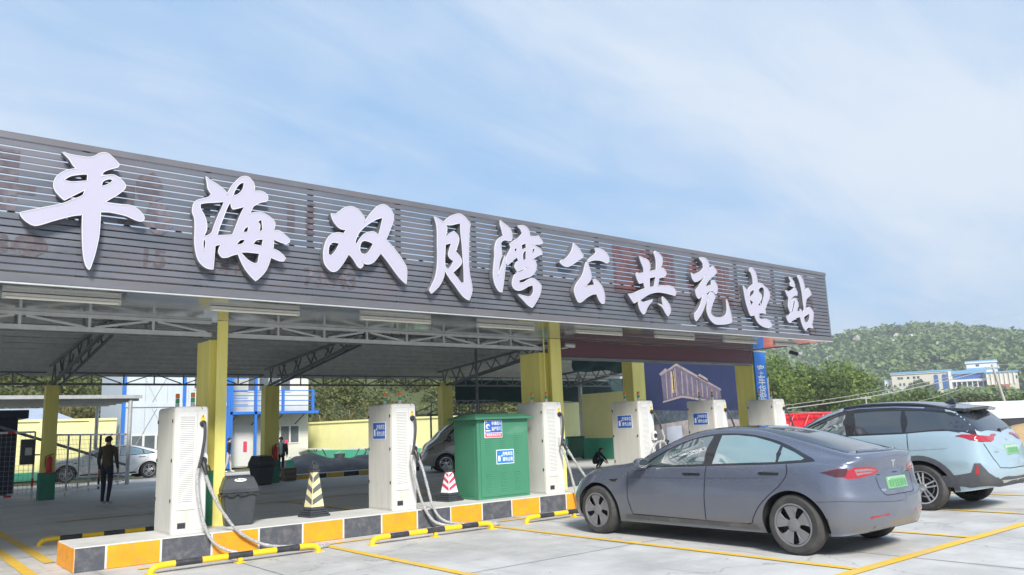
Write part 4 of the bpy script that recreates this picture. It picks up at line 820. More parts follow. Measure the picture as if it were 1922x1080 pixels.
def make_charger():
    t = thing('charging_pile', 'x', 'charger', (0, 0, KZ), 'white charging piles on the island')
    W_, D, H = CW, CD, CH
    ch = .035
    prof = [(0, 0), (W_, 0), (W_, D), (0, D)]
    # body with a chamfered front-left edge and a drooping top
    poly = [(ch, 0), (W_ - .02, 0), (W_, .02), (W_, D), (.0, D), (0, ch)]
    mb = MB(); n = len(poly)
    lv = [(0.0, 0), (H - .05, 0), (H - .012, .008), (H, .03)]
    for z, ins in lv:
        for x, y in poly:
            cx, cy = W_ / 2, D / 2
            mb.v.append((x + (ins if x < cx else -ins), y + (ins if y < cy else -ins), z))
    for i in range(len(lv) - 1):
        for k in range(n): mb.f.append((i * n + k, i * n + (k + 1) % n, (i + 1) * n + (k + 1) % n, (i + 1) * n + k)); mb.mi.append(0)
    mb.f += [list(range(n))[::-1], [(len(lv) - 1) * n + k for k in range(n)]]; mb.mi += [0, 0]
    mb.build('body', M['white_metal'], t, W=False, bevel=.006)
    MB().box(-.006, 0, ch + .02, D - .02, .03, H - .07).build('side_door', M['white_metal'], t, W=False, bevel=.003)
    for y in (ch + .035, D - .035):
        for z in (.42, .92, 1.42): MB().box(-.016, -.006, y - .012, y + .012, z - .022, z + .022).build('lock', M['black_plastic'], t, W=False, bevel=.003)
    pnl = MB().box(ch + .008, .272, -.010, 0, .30, 1.53).build('louvre_panel', M['white_metal2'], t, W=False, bevel=.003)
    mb = MB(); z = .405
    while z < 1.465:
        mb.prism([(0, 0), (-.011, .004), (-.011, .007), (0, .019)], lambda a, b, z=z: (.062, -.010 + a, z + b), lambda a, b, z=z: (.236, -.010 + a, z + b)); z += .0235
    lo = mb.build('louvres', M['white_metal2'], pnl, W=False); lo['kind'] = 'stuff'
    MB().box(.285, W_ - .018, -.005, 0, .05, 1.53).build('cable_panel', M['white_metal2'], t, W=False, bevel=.003)
    tri = MB().prism([(-.036, 0), (.036, 0), (0, .066)], lambda a, b: (.345 + a, -.0085, 1.435 + b), lambda a, b: (.345 + a, -.005, 1.435 + b)).build('warning_label', M['sign_yellow'], t, W=False)
    MB().prism([(-.004, .046), (.010, .046), (.002, .03), (.011, .03), (-.008, .008), (-.002, .024), (-.011, .024)], lambda a, b: (.345 + a, -.0095, 1.435 + b), lambda a, b: (.345 + a, -.0086, 1.435 + b)).build('bolt_symbol', M['black_plastic'], tri, W=False)
    MB().box(.318, .372, -.0075, -.005, 1.405, 1.43).build('warning_strip', M['sign_yellow'], t, W=False)
    MB().lathe([(.0, -.055), (.030, -.055), (.034, -.03), (.042, -.025), (.042, .0)], 18, (.345, 0, 1.375), 'Y').build('socket', M['black_plastic'], t, W=False, smooth=True)
    h = MB().prism([(-.05, -.085), (.05, -.085), (.058, -.02), (.055, .07), (.03, .10), (-.03, .10), (-.055, .07), (-.058, -.02)], lambda a, b: (.345 + a, -.075, .90 + b), lambda a, b: (.345 + a, -.004, .90 + b)).build('holster', M['white_metal2'], t, W=False, bevel=.01)
    MB().lathe([(.0, -.09), (.042, -.09), (.048, -.072), (.048, -.06)], 18, (.345, 0, .905), 'Y').build('holster_ring', M['black_plastic'], h, W=False, smooth=True)
    MB().box(.065, .165, -.006, 0, .075, .145).build('nameplate', M['bin_grey'], t, W=False, bevel=.004)
    for q in (.085, .115, .145): MB().box(q - .009, q + .009, -.009, -.006, .09, .13).build('nameplate_key', M['black_plastic'], t, W=False)
    for x, y in ((.17, .52), (.29, .26)):
        c = (x, y, H - .002)
        l = MB().lathe([(.026, 0), (.026, .062), (.022, .066)], 14, c).build('status_lamp', M['white_metal2'], t, W=False, smooth=True)
        MB().lathe([(.0265, .067), (.0265, .122)], 14, c).build('green_lens', M['lamp_green'], l, W=False, smooth=True)
        MB().lathe([(.0235, .123), (.0235, .132)], 14, c).build('ring', M['white_metal2'], l, W=False, smooth=True)
        MB().lathe([(.0265, .133), (.0265, .185), (.021, .193), (.0, .196)], 14, c).build('amber_lens', M['amber'], l, W=False, smooth=True)
    MB().tube([(.29, .24, H + .03), (.31, .12, H + .012), (.33, .02, H + .004), (.335, -.004, H - .04)], .003, 6).build('lead', M['black_plastic'], t, W=False)
    return t
ch_labels = ['leftmost white charging pile beside the left yellow column, louvres facing out', 'second white charging pile from the left with a blue sign, standing alone',
             'white charging pile just right of the green cabinet', 'fourth white charging pile, its hose coiled over the holster, behind the dark sedan',
             'white charging pile with blue sign in front of the hotel poster', 'rightmost white charging pile standing before the blue column sign']
ch_x = [3.10, 6.29, 9.38, 11.87, 14.29, 16.56]
proto = make_charger(); piles = []
for i, x in enumerate(ch_x):
    c = proto if i == 0 else clone(proto)
    c.location = (x, 10.69, KZ); c['label'] = ch_labels[i]; ROOT[c.name] = (x, 10.69, KZ); piles.append(c)
for i in (1, 3, 4): bay_sign(piles[i], LEFT(-.0065, .40, 1.20), .40, .27)
def gun(parent, p, d=(0.15, -0.3, -1), film=False):
    p = Vector(p); d = Vector(d).normalized()
    g = MB().tube([p - d * .06 + Vector((0, .03, 0)), p, p + d * .06, p + d * .13], [.03, .034, .028, .02], 10).build('charging_gun', M['black_plastic'], parent, smooth=True)
    MB().tube([p + Vector((.0, .0, .0)), p + Vector((.05, -.04, -.02)), p + Vector((.07, -.035, -.09)), p + d * .12], .013, 8).build('handle', M['black_plastic'], g, smooth=True)
def hose(parent, pts, r=.021, mat='hose', name='cable'):
    P = spline(pts, 7)
    if mat == 'hose':
        r2 = [r * random.uniform(.84, 1.2) for _ in P]; return MB().tube(P, r2, 10).build(name, M[mat], parent, smooth=True, sharp=80)
    return MB().tube(P, r, 10).build(name, M[mat], parent, smooth=True)
def floor_hose(i, a, b, gun_at):
    c = piles[i]; x = ch_x[i]
    hose(c, [(x + .345, 10.66, 1.655), (x + .345, 10.60, 1.63), (x + .335, 10.575, 1.45), (x + .30, 10.58, 1.2), (x + .275, 10.59, 1.08)], .0195, 'hose_black')
    hose(c, [(x + .275, 10.59, 1.09)] + a + b + [gun_at])
    gun(c, gun_at)
floor_hose(0, [(3.36, 10.58, .96), (3.37, 10.53, .7), (3.44, 10.49, .38), (3.56, 10.45, .16), (3.78, 10.34, .035), (4.05, 10.16, .028), (4.4, 10.0, .028), (4.66, 9.9, .028)],
           [(4.86, 9.94, .028), (4.74, 10.04, .045), (4.45, 10.2, .04), (4.2, 10.42, .07), (3.9, 10.48, .24), (3.7, 10.5, .48), (3.55, 10.53, .75), (3.47, 10.58, 1.0)], (3.45, 10.60, 1.13))
floor_hose(1, [(6.54, 10.57, 1.0), (6.57, 10.52, .75), (6.68, 10.48, .36), (6.82, 10.42, .11), (7.0, 10.28, .03), (7.2, 10.05, .028), (7.42, 9.84, .028)],
           [(7.6, 9.82, .028), (7.48, 9.98, .045), (7.2, 10.18, .04), (6.98, 10.38, .10), (6.85, 10.46, .3), (6.78, 10.5, .6), (6.72, 10.55, .9)], (6.64, 10.60, 1.13))
floor_hose(2, [(9.68, 10.56, 1.0), (9.74, 10.5, .72), (9.8, 10.46, .4), (9.86, 10.4, .1), (9.98, 10.25, .03)],
           [(10.6, 10.1, .04), (10.4, 10.3, .1), (10.25, 10.42, .32), (10.05, 10.48, .6), (9.86, 10.54, .9)], (9.73, 10.60, 1.14))
c = piles[3]; x = ch_x[3]
hose(c, [(x + .345, 10.66, 1.655), (x + .345, 10.6, 1.62), (x + .39, 10.54, 1.45), (x + .45, 10.54, 1.3)], .0195, 'hose_black')
hose(c, [(x + .45, 10.54, 1.31), (x + .5, 10.53, 1.15), (x + .47, 10.54, 1.06), (x + .36, 10.56, 1.07), (x + .2, 10.54, .98), (x + .08, 10.53, .7), (x + .06, 10.53, .42), (x + .2, 10.53, .33),
         (x + .34, 10.53, .5), (x + .36, 10.53, .85), (x + .4, 10.54, 1.08), (x + .55, 10.53, 1.0), (x + .66, 10.53, .7), (x + .6, 10.53, .5)])
gun(c, (x + .5, 10.55, 1.08), (1, -.2, -.1))
for i in (4, 5):
    c = piles[i]; x = ch_x[i]
    hose(c, [(x + .345, 10.66, 1.655), (x + .345, 10.6, 1.62), (x + .37, 10.55, 1.45), (x + .46, 10.55, 1.25), (x + .5, 10.56, 1.05), (x + .4, 10.56, .6), (x + .36, 10.57, .5), (x + .35, 10.57, .8), (x + .35, 10.59, 1.1)], .0195, 'hose_black')
    gun(c, (x + .35, 10.6, 1.13))
# grey-white box cabinet behind the third charger
t = thing('meter_cabinet', 'narrow white meter cabinet tucked behind the third charging pile', 'cabinet', (9.86, 10.98, KZ))
MB().box(9.83, 9.94, 10.95, 11.4, KZ, 1.86).build('body', M['white_metal'], t, bevel=.01)
MB().lathe([(.0, -.03), (.035, -.03), (.042, -.02), (.042, 0)], 16, (9.885, 10.95, .86), 'Y').build('cable_gland', M['bin_grey'], t, smooth=True)
MB().box(9.865, 9.89, 10.944, 10.95, 1.35, 1.55).build('latch', M['black_plastic'], t)

# ================================================================ green transformer cabinet
t = thing('transformer_cabinet', 'large green metal transformer cabinet with overhanging lid on the striped island', 'cabinet', (8.6, 11.25, KZ))
MB().box(8.04, 9.16, 10.9, 11.58, KZ, 1.60).build('body', M['green_cab'], t, bevel=.008)
MB().add([(7.96, 10.82, 1.60), (9.25, 10.82, 1.60), (9.25, 11.66, 1.60), (7.96, 11.66, 1.60), (7.96, 10.82, 1.635), (9.25, 10.82, 1.635), (9.25, 11.66, 1.635), (7.96, 11.66, 1.635), (8.1, 11.0, 1.70), (9.1, 11.0, 1.70), (9.1, 11.48, 1.70), (8.1, 11.48, 1.70)],
   [(0, 1, 2, 3), (0, 4, 5, 1), (1, 5, 6, 2), (2, 6, 7, 3), (3, 7, 4, 0), (4, 8, 9, 5), (5, 9, 10, 6), (6, 10, 11, 7), (7, 11, 8, 4), (8, 11, 10, 9)]).build('lid', M['green_cab'], t, bevel=.006)
dr = MB().box(8.10, 9.10, 10.886, 10.9, .32, 1.54).build('door', M['green_cab'], t, bevel=.004)
MB().box(8.035, 8.04, 10.98, 11.5, .34, 1.54).build('side_panel', M['green_cab'], t, bevel=.002)
for z in (1.22, .98, .5): pass
for cx in (8.25, 8.57, 8.88):
    for z0 in (1.02, .40):
        for k in range(9):
            z = z0 + k * .037
            if z > 1.32 and cx < 8.6: continue
            if .83 < z < 1.12 and 8.4 < cx < 8.83: continue
            MB().prism([(0, 0), (-.006, .003), (-.006, .007), (0, .018)], lambda a, b, z=z, cx=cx: (cx - .05, 10.886 + a, z + b), lambda a, b, z=z, cx=cx: (cx + .05, 10.886 + a, z + b)).build('louvre', M['green_cab'], dr)
bay_sign(t, FRONT(8.615 - 8.6, 10.885 - 11.25, .965 - KZ), .385, .24, 'sign_blue2')
s = MB().box(8.18, 8.56, 10.872, 10.885, 1.290, 1.590).build('notice_board', M['sign_white'], t, bevel=.004)
MB().box(8.192, 8.548, 10.869, 10.872, 1.380, 1.578).build('notice_field', M['sign_blue'], s)
MB().box(8.192, 8.548, 10.869, 10.872, 1.302, 1.370).build('notice_footer', M['sign_red'], s)
MB().lathe([(.0, -.002), (.042, -.002), (.042, 0)], 20, (8.25, 10.869, 1.485), 'Y').build('notice_emblem', M['sign_white'], s)
MB().lathe([(.0, -.003), (.026, -.003), (.026, 0)], 20, (8.262, 10.8675, 1.477), 'Y').build('notice_emblem', M['sign_blue2'], s)
MB().box(8.205, 8.30, 10.867, 10.869, 1.402, 1.423).build('notice_caption', M['sign_white'], s)
MB().prism([(0, 0), (.03, 0), (.015, .018)], lambda a, b: (8.205 + a, 10.867, 1.550 + b), lambda a, b: (8.205 + a, 10.869, 1.550 + b)).build('notice_mark', M['sign_white'], s)
R8 = (8.6, 11.25, KZ)
text_mesh('非请进入', .066, 'lettering', M['sign_white'], s, FRONT(8.432 - 8.6, 10.867 - 11.25, 1.530 - KZ), 0, .0012, .80)
text_mesh('监控区域', .066, 'lettering', pm('sign_cream', (.86, .84, .45), .4), s, FRONT(8.432 - 8.6, 10.867 - 11.25, 1.440 - KZ), 0, .0012, .80)
text_mesh('确保安全后方可', .050, 'lettering', M['sign_white'], s, FRONT(8.37 - 8.6, 10.867 - 11.25, 1.336 - KZ), 0, .0006, .88)

# ================================================================ cones
def cone(x, y, label, ca, cb, hgt, seed):
    t = thing('traffic_cone', label, 'cone', (x, y, KZ), 'square traffic cones on the island', rz=R(8))
    for k, (hw, z0, z1) in enumerate(((.172, 0, .035), (.158, .036, .062), (.142, .063, .09), (.115, .091, .14))):
        MB().box(-hw, hw, -hw, hw, z0, z1).build('base_tier', M['bin_grey'], t, W=False, bevel=.012)
    hb, ht, z0, z1 = .104, .046, .142, hgt - .16
    def cp(u, z, side):      # a point on the square cone
        w = hb + (ht - hb) * (z - z0) / (z1 - z0); a, b = ((u * w, -w), (w, u * w), (-u * w, w), (-w, -u * w))[side]
        return Vector((a, b, z))
    MB().add([cp(-1, z0, 0), cp(1, z0, 0), cp(1, z0, 1), cp(-1, z0, 3), cp(-1, z1, 0), cp(1, z1, 0), cp(1, z1, 1), cp(-1, z1, 3)],
             [(0, 1, 5, 4), (1, 2, 6, 5), (2, 3, 7, 6), (3, 0, 4, 7), (4, 5, 6, 7)]).build('cone_body', ca, t, W=False, bevel=.006)
    for side in (0, 3):
        for k in range(3):
            za = z0 + .03 + k * (z1 - z0) * .31; hh = (z1 - z0) * .15
            up = .08 * (1 if side == 0 else -1)
            pts = [(-.94, za), (.94, za + up), (.94, za + up + hh), (-.94, za + hh)] if side == 0 else [(-.94, za - up), (.94, za), (.94, za + hh), (-.94, za - up + hh)]
            nrm = ((0, -1, 0), 0, 0, (-1, 0, 0))[side]
            v = [cp(u, min(max(z, z0 + .004), z1 - .004), side) + Vector(nrm) * .0035 for u, z in pts]
            mesh_obj('chevron', v, [(0, 1, 2, 3)], cb, t, W=False)
    MB().box(-.066, .066, -.066, .066, z1, z1 + .03).box(-.05, .05, -.05, .05, z1 + .03, z1 + .1).build('cap', M['bin_grey'], t, W=False, bevel=.012)
    MB().tube(spline([(-.03, 0, z1 + .095), (-.034, 0, z1 + .13), (0, 0, z1 + .155), (.034, 0, z1 + .13), (.03, 0, z1 + .095)], 4), .010, 8).build('lifting_ring', M['bin_grey'], t, W=False, smooth=True)
CREAM = pm('cone_cream', (.72, .66, .36), .45, var=.06); CDARK = pm('cone_grey', (.12, .125, .13), .5, var=.1)
cone(5.24, 11.18, 'tall grey and cream chevron cone standing left of the second charger', CREAM, CDARK, .80, 1)
cone(7.74, 11.32, 'red and white chevron cone beside the green cabinet', M['sign_white'], M['sign_red'], .64, 2)

# ================================================================ bins
def swing_bin(x, y, z, label, word, s=1.0, rz=0.0, mat=None):
    mat = mat or M['bin_grey']
    t = thing('litter_bin', label, 'bin', (x, y, z), rz=rz)
    v = []; f = []
    lv = [(.185, .15, 0), (.235, .185, .42)]
    mb = MB()
    mb.add([(-a, -b, c) for a, b, c in ()], [])
    def ring(a, b, c): return [(-a * s, -b * s, c * s), (a * s, -b * s, c * s), (a * s, b * s, c * s), (-a * s, b * s, c * s)]
    mb.add(ring(.175, .14, 0) + ring(.225, .185, .44), [(0, 1, 2, 3), (0, 4, 5, 1), (1, 5, 6, 2), (2, 6, 7, 3), (3, 7, 4, 0), (4, 5, 6, 7)]).build('bucket', mat, t, W=False, bevel=.02 * s)
    l = MB().add(ring(.245, .20, .43) + ring(.245, .20, .49) + [(-.19 * s, -.11 * s, .64 * s), (.19 * s, -.11 * s, .64 * s), (.19 * s, .15 * s, .66 * s), (-.19 * s, .15 * s, .66 * s)],
        [(0, 1, 2, 3), (0, 4, 5, 1), (1, 5, 6, 2), (2, 6, 7, 3), (3, 7, 4, 0), (4, 8, 9, 5), (5, 9, 10, 6), (6, 10, 11, 7), (7, 11, 8, 4), (8, 9, 10, 11)]).build('lid', mat, t, W=False, bevel=.018 * s)
    # crumpled liner edge
    pts = []
    for k in range(40):
        a = 2 * math.pi * k / 40; q = max(abs(math.cos(a)) / .245, abs(math.sin(a)) / .20)
        pts.append((math.cos(a) / q * s * random.uniform(.99, 1.05), math.sin(a) / q * s * random.uniform(.99, 1.05), (.415 + random.uniform(-.02, .012)) * s))
    MB().tube(pts + [pts[0]], .014 * s, 6).build('bin_liner', pm('bin_bag', (.04, .04, .045), .25, var=.3, vscale=20, bump=.6, bscale=30), t, W=False, smooth=True)
    if word:
        n = Vector((0, -.15, .09)).cross(Vector((1, 0, 0)))
        Mx = face_matrix((0 * s, -.145 * s, .602 * s), (1, 0, 0), (0, .09, .15))
        b = MB().prism([(.08 * math.cos(2 * math.pi * k / 20), .026 * math.sin(2 * math.pi * k / 20)) for k in range(20)], lambda a, b: tuple(Mx @ Vector((a, b, .007))), lambda a, b: tuple(Mx @ Vector((a, b, .0)))).build('label_plate', M['sign_white'], l, W=False)
        text_mesh(word, .045, 'lettering', M['black_plastic'], b, Mx @ Matrix.Translation((0, 0, .0085)), 0, .001, 1)
    return t
swing_bin(4.10, 11.16, KZ, 'dark grey swing lid litter bin marked PUSH beside the left yellow column', 'PUSH', 1.0, R(-8))
swing_bin(9.62, 24.2, 0.004, 'dark swing lid litter bin by the green foot of the rear column', None, 1.35, R(25))
t = thing('wheelie_bin', 'dark green wheelie bin against the green skirting of the yellow wall', 'bin', (23.6, 25.0, 0), rz=R(60))
gb = pm('wheelie_green', (.02, .11, .07), .5, var=.1)
MB().add([(-.24, -.26, .08), (.24, -.26, .08), (.24, .2, .08), (-.24, .2, .08), (-.29, -.34, .92), (.29, -.34, .92), (.29, .26, .92), (-.29, .26, .92)], [(0, 1, 2, 3), (0, 4, 5, 1), (1, 5, 6, 2), (2, 6, 7, 3), (3, 7, 4, 0), (4, 5, 6, 7)]).build('tub', gb, t, W=False, bevel=.02)
MB().box(-.31, .31, -.37, .30, .925, .97).build('lid', gb, t, W=False, bevel=.015)
for s in (-1, 1): MB().lathe([(.0, -.03), (.1, -.03), (.1, .03), (0, .03)], 16, (.23 * s, .24, .1), 'X').build('wheel', M['black_rubber'], t, W=False)
MB().tube([(-.22, .34, .93), (.22, .34, .93)], .016, 8).build('handle', gb, t, W=False)

# ================================================================ wheel stops
def wheel_stop(x0, x1, y, label, rz=0.0):
    L = x1 - x0
    t = thing('wheel_stop', label, 'wheel stop', (x0, y, 0), 'yellow and black wheel stops', rz=rz)
    z = .088; r = .036
    pts = spline([(0, 0, .0), (.012, 0, .045), (.06, 0, z - .010), (.16, 0, z), (.26, 0, z)], 4)
    n = 7; w = (L - .52) / 5
    MB().tube(pts, r, 12).build('yellow_end', M['stop_yellow'], t, W=False, smooth=True)
    MB().tube([(L - p[0], 0, p[2]) for p in pts], r, 12).build('yellow_end', M['stop_yellow'], t, W=False, smooth=True)
    for k in range(5):
        a = .26 + k * w
        MB().tube([(a, 0, z), (a + w, 0, z)], r * (1.012 if k % 2 == 0 else 1.0), 12).build('black_band' if k % 2 == 0 else 'yellow_band', M['stop_black' if k % 2 == 0 else 'stop_yellow'], t, W=False, smooth=True)
    MB().box(L / 2 - .06, L / 2 + .06, -.06, .06, .0, .012).box(L / 2 - .025, L / 2 + .025, -.025, .025, .012, z - .03).build('foot', M['stop_yellow'], t, W=False, bevel=.006)
    for a in (0.0, L): MB().box(a - .055, a + .055, -.055, .055, 0, .010).build('foot', M['stop_yellow'], t, W=False)
wheel_stop(2.60, 4.60, 9.68, 'curved yellow and black wheel stop in front of the leftmost charger')
wheel_stop(5.32, 7.30, 9.60, 'curved yellow and black wheel stop in front of the second charger')
wheel_stop(7.98, 9.98, 9.62, 'wheel stop at the nose of the dark grey sedan')
wheel_stop(13.1, 15.0, 9.62, 'wheel stop ahead of the pale blue suv')
wheel_stop(2.14, 4.14, 13.75, 'wheel stop behind the left end of the striped island, under the canopy')
# ================================================================ cars
def interp(tab):
    xs = [p[0] for p in tab]; ys = [p[1] for p in tab]; n = len(xs)
    d = [(ys[i + 1] - ys[i]) / (xs[i + 1] - xs[i]) for i in range(n - 1)]
    m = [d[0]] + [0 if d[i - 1] * d[i] <= 0 else 2 * d[i - 1] * d[i] / (d[i - 1] + d[i]) for i in range(1, n - 1)] + [d[-1]]
    def f(x):
        if x <= xs[0]: return ys[0]
        if x >= xs[-1]: return ys[-1]
        i = 0
        while xs[i + 1] < x: i += 1
        h = xs[i + 1] - xs[i]; t = (x - xs[i]) / h
        return (2 * t ** 3 - 3 * t ** 2 + 1) * ys[i] + (t ** 3 - 2 * t ** 2 + t) * h * m[i] + (-2 * t ** 3 + 3 * t ** 2) * ys[i + 1] + (t ** 3 - t ** 2) * h * m[i + 1]
    return f
class Car:
    """lofted body (s = metres from the tail, x across, z up) with panels laid on it by ray casting"""
    def __init__(c, spec): c.__dict__.update(spec); c.F = {k: interp(v) for k, v in c.tab.items()}; c.body_mesh()
    def section(c, s):
        g = {k: f(s) for k, f in c.F.items()}
        zb, zs, zt, zr = g['zb'], g['zs'], g['zt'], g['zr']; wb, wm, ws, wr = g['wb'], g['wm'], g['ws'], g['wr']
        h = zs - zb
        P = [(0, zb), (wb * .6, zb), (wb - .03, zb + .006), (wb, zb + .03), (wb + (wm - wb) * .62, zb + h * .20), (wm, zb + h * .48), (wm - .004, zb + h * .62), (ws + (wm - ws) * .45, zb + h * .86), (ws, zs),
             (ws + (wr - ws) * .12 - .004, zs + (zr - zs) * .16), (ws + (wr - ws) * .52 + .022, zs + (zr - zs) * .52), (wr + .012, zr - (zr - zs) * .12), (wr - .035, zr + (zt - zr) * .30), (wr * .62, zr + (zt - zr) * .78), (wr * .3, zt - (zt - zr) * .05), (0, zt)]
        out = []
        Q = [Vector(p) for p in P]; n = len(Q)
        for i in range(n - 1):
            p0 = Q[max(i - 1, 0)]; p1 = Q[i]; p2 = Q[i + 1]; p3 = Q[min(i + 2, n - 1)]
            for k in range(4):
                t = k / 4
                q = 0.5 * ((2 * p1) + (p2 - p0) * t + (2 * p0 - 5 * p1 + 4 * p2 - p3) * t * t + (3 * p1 - p0 - 3 * p2 + p3) * t ** 3)
                out.append((max(q.x, 0), q.y))
        out.append(P[-1])
        return out
    def shear(c, x, s, z):
        a, b = c.bulge
        if s < .6: s = .6 - (.6 - s) * (.6 - c.trim[0]) / (.6 + a)
        if s > c.L - .7: s = c.L - .7 + (s - c.L + .7) * (.7 - c.trim[1]) / (.7 + b)
        if s < .6:
            s += c.tailf(z) * (1 - s / .6) ** 1.5
        if s > c.L - .6: s -= c.nosef(z) * (1 - (c.L - s) / .6) ** 1.5
        return (x, s, z)
    def body_mesh(c):
        c.tailf = interp(c.tail); c.nosef = interp(c.nose)
        S = [0, .02, .05, .09] + [i * .05 for i in range(3, int((c.L - .1) / .05))] + [c.L - .09, c.L - .05, c.L - .02, c.L]
        mb = MB(); rows = []
        for s in S:
            sec = c.section(s); ring = [(x, z) for x, z in sec] + [(-x, z) for x, z in sec[-2:0:-1]]
            rows.append(len(mb.v)); mb.v += [c.shear(x, s, z) for x, z in ring]
        n = len(ring)
        for i in range(len(S) - 1):
            for k in range(n): mb.f.append((rows[i] + k, rows[i] + (k + 1) % n, rows[i + 1] + (k + 1) % n, rows[i + 1] + k))
        for s, row, sg, bul in ((S[0], rows[0], -1, c.bulge[0]), (S[-1], rows[-1], 1, c.bulge[1])):      # bulging ends
            sec = c.section(s); ring = [(x, z) for x, z in sec] + [(-x, z) for x, z in sec[-2:0:-1]]
            zc = (sec[0][1] + sec[-1][1]) / 2; prev = row
            for t in (.93, .84, .72, .58, .4, .2):
                r = len(mb.v)
                for x, z in ring:
                    xx = x * t; zz = zc + (z - zc) * t ** .55
                    mb.v.append(c.shear(xx, s + sg * bul * (1 - t * t), zz))
                for k in range(n): mb.f.append((prev + k, prev + (k + 1) % n, r + (k + 1) % n, r + k))
                prev = r
            mb.f.append([prev + k for k in range(n)])
        me = bpy.data.meshes.new('body'); me.from_pydata(mb.v, [], mb.f); finish_mesh(me, True, 60)
        c.me0 = me
        bm = bmesh.new(); bm.from_mesh(me); c.bvh = BVHTree.FromBMesh(bm); bm.free()
        c.pv = [list(p.vertices) for p in me.polygons]; c.vc = [v.co.copy() for v in me.vertices]; c.vn = [v.normal.copy() for v in me.vertices]
    def hit(c, mode, u, v, side=-1):
        if mode == 'side': o, d = Vector((side * 3, u, v)), Vector((-side, 0, 0))
        elif mode == 'rear': o, d = Vector((u, -3, v)), Vector((0, 1, 0))
        elif mode == 'front': o, d = Vector((u, c.L + 3, v)), Vector((0, -1, 0))
        elif mode == 'top': o, d = Vector((u, v, 4)), Vector((0, 0, -1))
        elif mode == 'polar':           # u: angle from straight back towards the given side, v: height
            cc = Vector((0, 1.0, v)); d = Vector((-side * math.sin(u), math.cos(u), 0)); o = cc - d * 4
        elif mode == 'polarf':
            cc = Vector((0, c.L - 1.0, v)); d = Vector((-side * math.sin(u), -math.cos(u), 0)); o = cc - d * 4
        p, n, i, dist = c.bvh.ray_cast(o, d)
        if p is None: p, n, i, dist = c.bvh.find_nearest(o + d * 3)
        sn = Vector((0, 0, 0))           # shading normal blended from the surrounding vertices
        for k in c.pv[i]: sn += c.vn[k] / ((c.vc[k] - p).length + .004)
        sn.normalize()
        if sn.dot(n) < 0: sn = -sn
        if n.dot(d) > 0: n = -n; sn = -sn
        return p, (sn if sn.dot(n) > .6 else n)
    def patch(c, name, poly, mat, parent, mode='side', side=-1, off=.004, grid=.07, smooth_sub=0, holes=(), soft=False):
        if smooth_sub: poly = smooth_poly(poly, smooth_sub, 40)
        soft = mat in (GLASS, GLASS_D, GLASS_F)
        pts, tr = tri_region([poly] + list(holes), grid)
        v = []; NV = []
        for p in pts:
            q, n = c.hit(mode, p[0], p[1], side); v.append(tuple(q + n * off)); NV.append(n)
        if soft:       # glass: normals averaged over a hand's breadth so reflections stay calm
            NV = []
            for p in pts:
                n = Vector((0, 0, 0))
                for du in (-.16, -.08, 0, .08, .16):
                    for dv in (-.05, 0, .05): n += c.hit(mode, p[0] + du, p[1] + dv, side)[1]
                NV.append(n.normalized())
        # a skirt turned down to the body gives the panel an edge
        e = {}
        for t in tr:
            for i in range(3): e[(t[i], t[(i + 1) % 3])] = 1
        m = len(v); f = list(tr); idx = {}
        for (a, b) in e:
            if (b, a) not in e:
                for k in (a, b):
                    if k not in idx:
                        q, n = c.hit(mode, pts[k][0], pts[k][1], side); idx[k] = len(v); v.append(tuple(q - n * .006)); NV.append(n)
                f.append((a, idx[a], idx[b], b))
        o = mesh_obj(name, v, f, mat, parent, W=False, smooth=True, sharp=180)
        me = o.data
        if sum(p.normal.dot(NV[p.vertices[0]]) for p in me.polygons if len(p.vertices) == 3) < 0: me.flip_normals()
        me.normals_split_custom_set_from_vertices([tuple(n) for n in NV])
        return o
    def ribbon(c, name, pts, w, mat, parent, mode='side', side=-1, off=.0035, sub=4):
        P = [Vector(p) for p in pts]
        Q = []
        for i in range(len(P) - 1):
            k = max(1, int((P[i + 1] - P[i]).length / .05))
            Q += [P[i].lerp(P[i + 1], j / k) for j in range(k)]
        Q.append(P[-1]); v = []; f = []
        for i, q in enumerate(Q):
            d = (Q[min(i + 1, len(Q) - 1)] - Q[max(i - 1, 0)]).normalized(); nn = Vector((-d.y, d.x)) * (w / 2)
            for s in (-1, 1):
                p, n = c.hit(mode, q.x + nn.x * s, q.y + nn.y * s, side); v.append(tuple(p + n * off))
            if i: f.append((2 * i - 2, 2 * i - 1, 2 * i + 1, 2 * i))
        return mesh_obj(name, v, f, mat, parent, W=False, smooth=True)
    def cut_body(c, parent, mat):
        """wheel openings cut out of the shell"""
        o = bpy.data.objects.new('body', c.me0.copy()); COL.objects.link(o)
        cut = []
        for s in (c.wr_s, c.wf_s):
            for sd in (-1, 1):
                mb = MB().lathe([(c.arch, -.36), (c.arch, .36)], 40, (0, 0, 0), 'X'); me = bpy.data.meshes.new('cut'); me.from_pydata(mb.v, [], mb.f); finish_mesh(me, False)
                q = bpy.data.objects.new('cut', me); COL.objects.link(q); q.location = (sd * c.wmax, s, c.tire); cut.append(q)
                b = o.modifiers.new('b', 'BOOLEAN'); b.operation = 'DIFFERENCE'; b.object = q; b.solver = 'EXACT'
        bpy.context.view_layer.update()
        me = bpy.data.meshes.new_from_object(o.evaluated_get(bpy.context.evaluated_depsgraph_get()))
        bpy.data.objects.remove(o)
        for q in cut: bpy.data.objects.remove(q)
        me.materials.clear(); me.materials.append(mat); me.materials.append(M['black_plastic'])
        for p in me.polygons:
            ctr = p.center
            if ctr.z < c.F['zb'](2.0) + .01 and abs(p.normal.z) > .7: p.material_index = 1
            for s in (c.wr_s, c.wf_s):
                dd = math.hypot(ctr.y - s, ctr.z - c.tire)
                if dd < c.arch + .004 and abs(ctr.x) < c.wmax - .03: p.material_index = 1
        finish_mesh(me, True, 40)
        r = bpy.data.objects.new('body', me); COL.objects.link(r); r.parent = parent; ROOT[r.name] = (0, 0, 0)
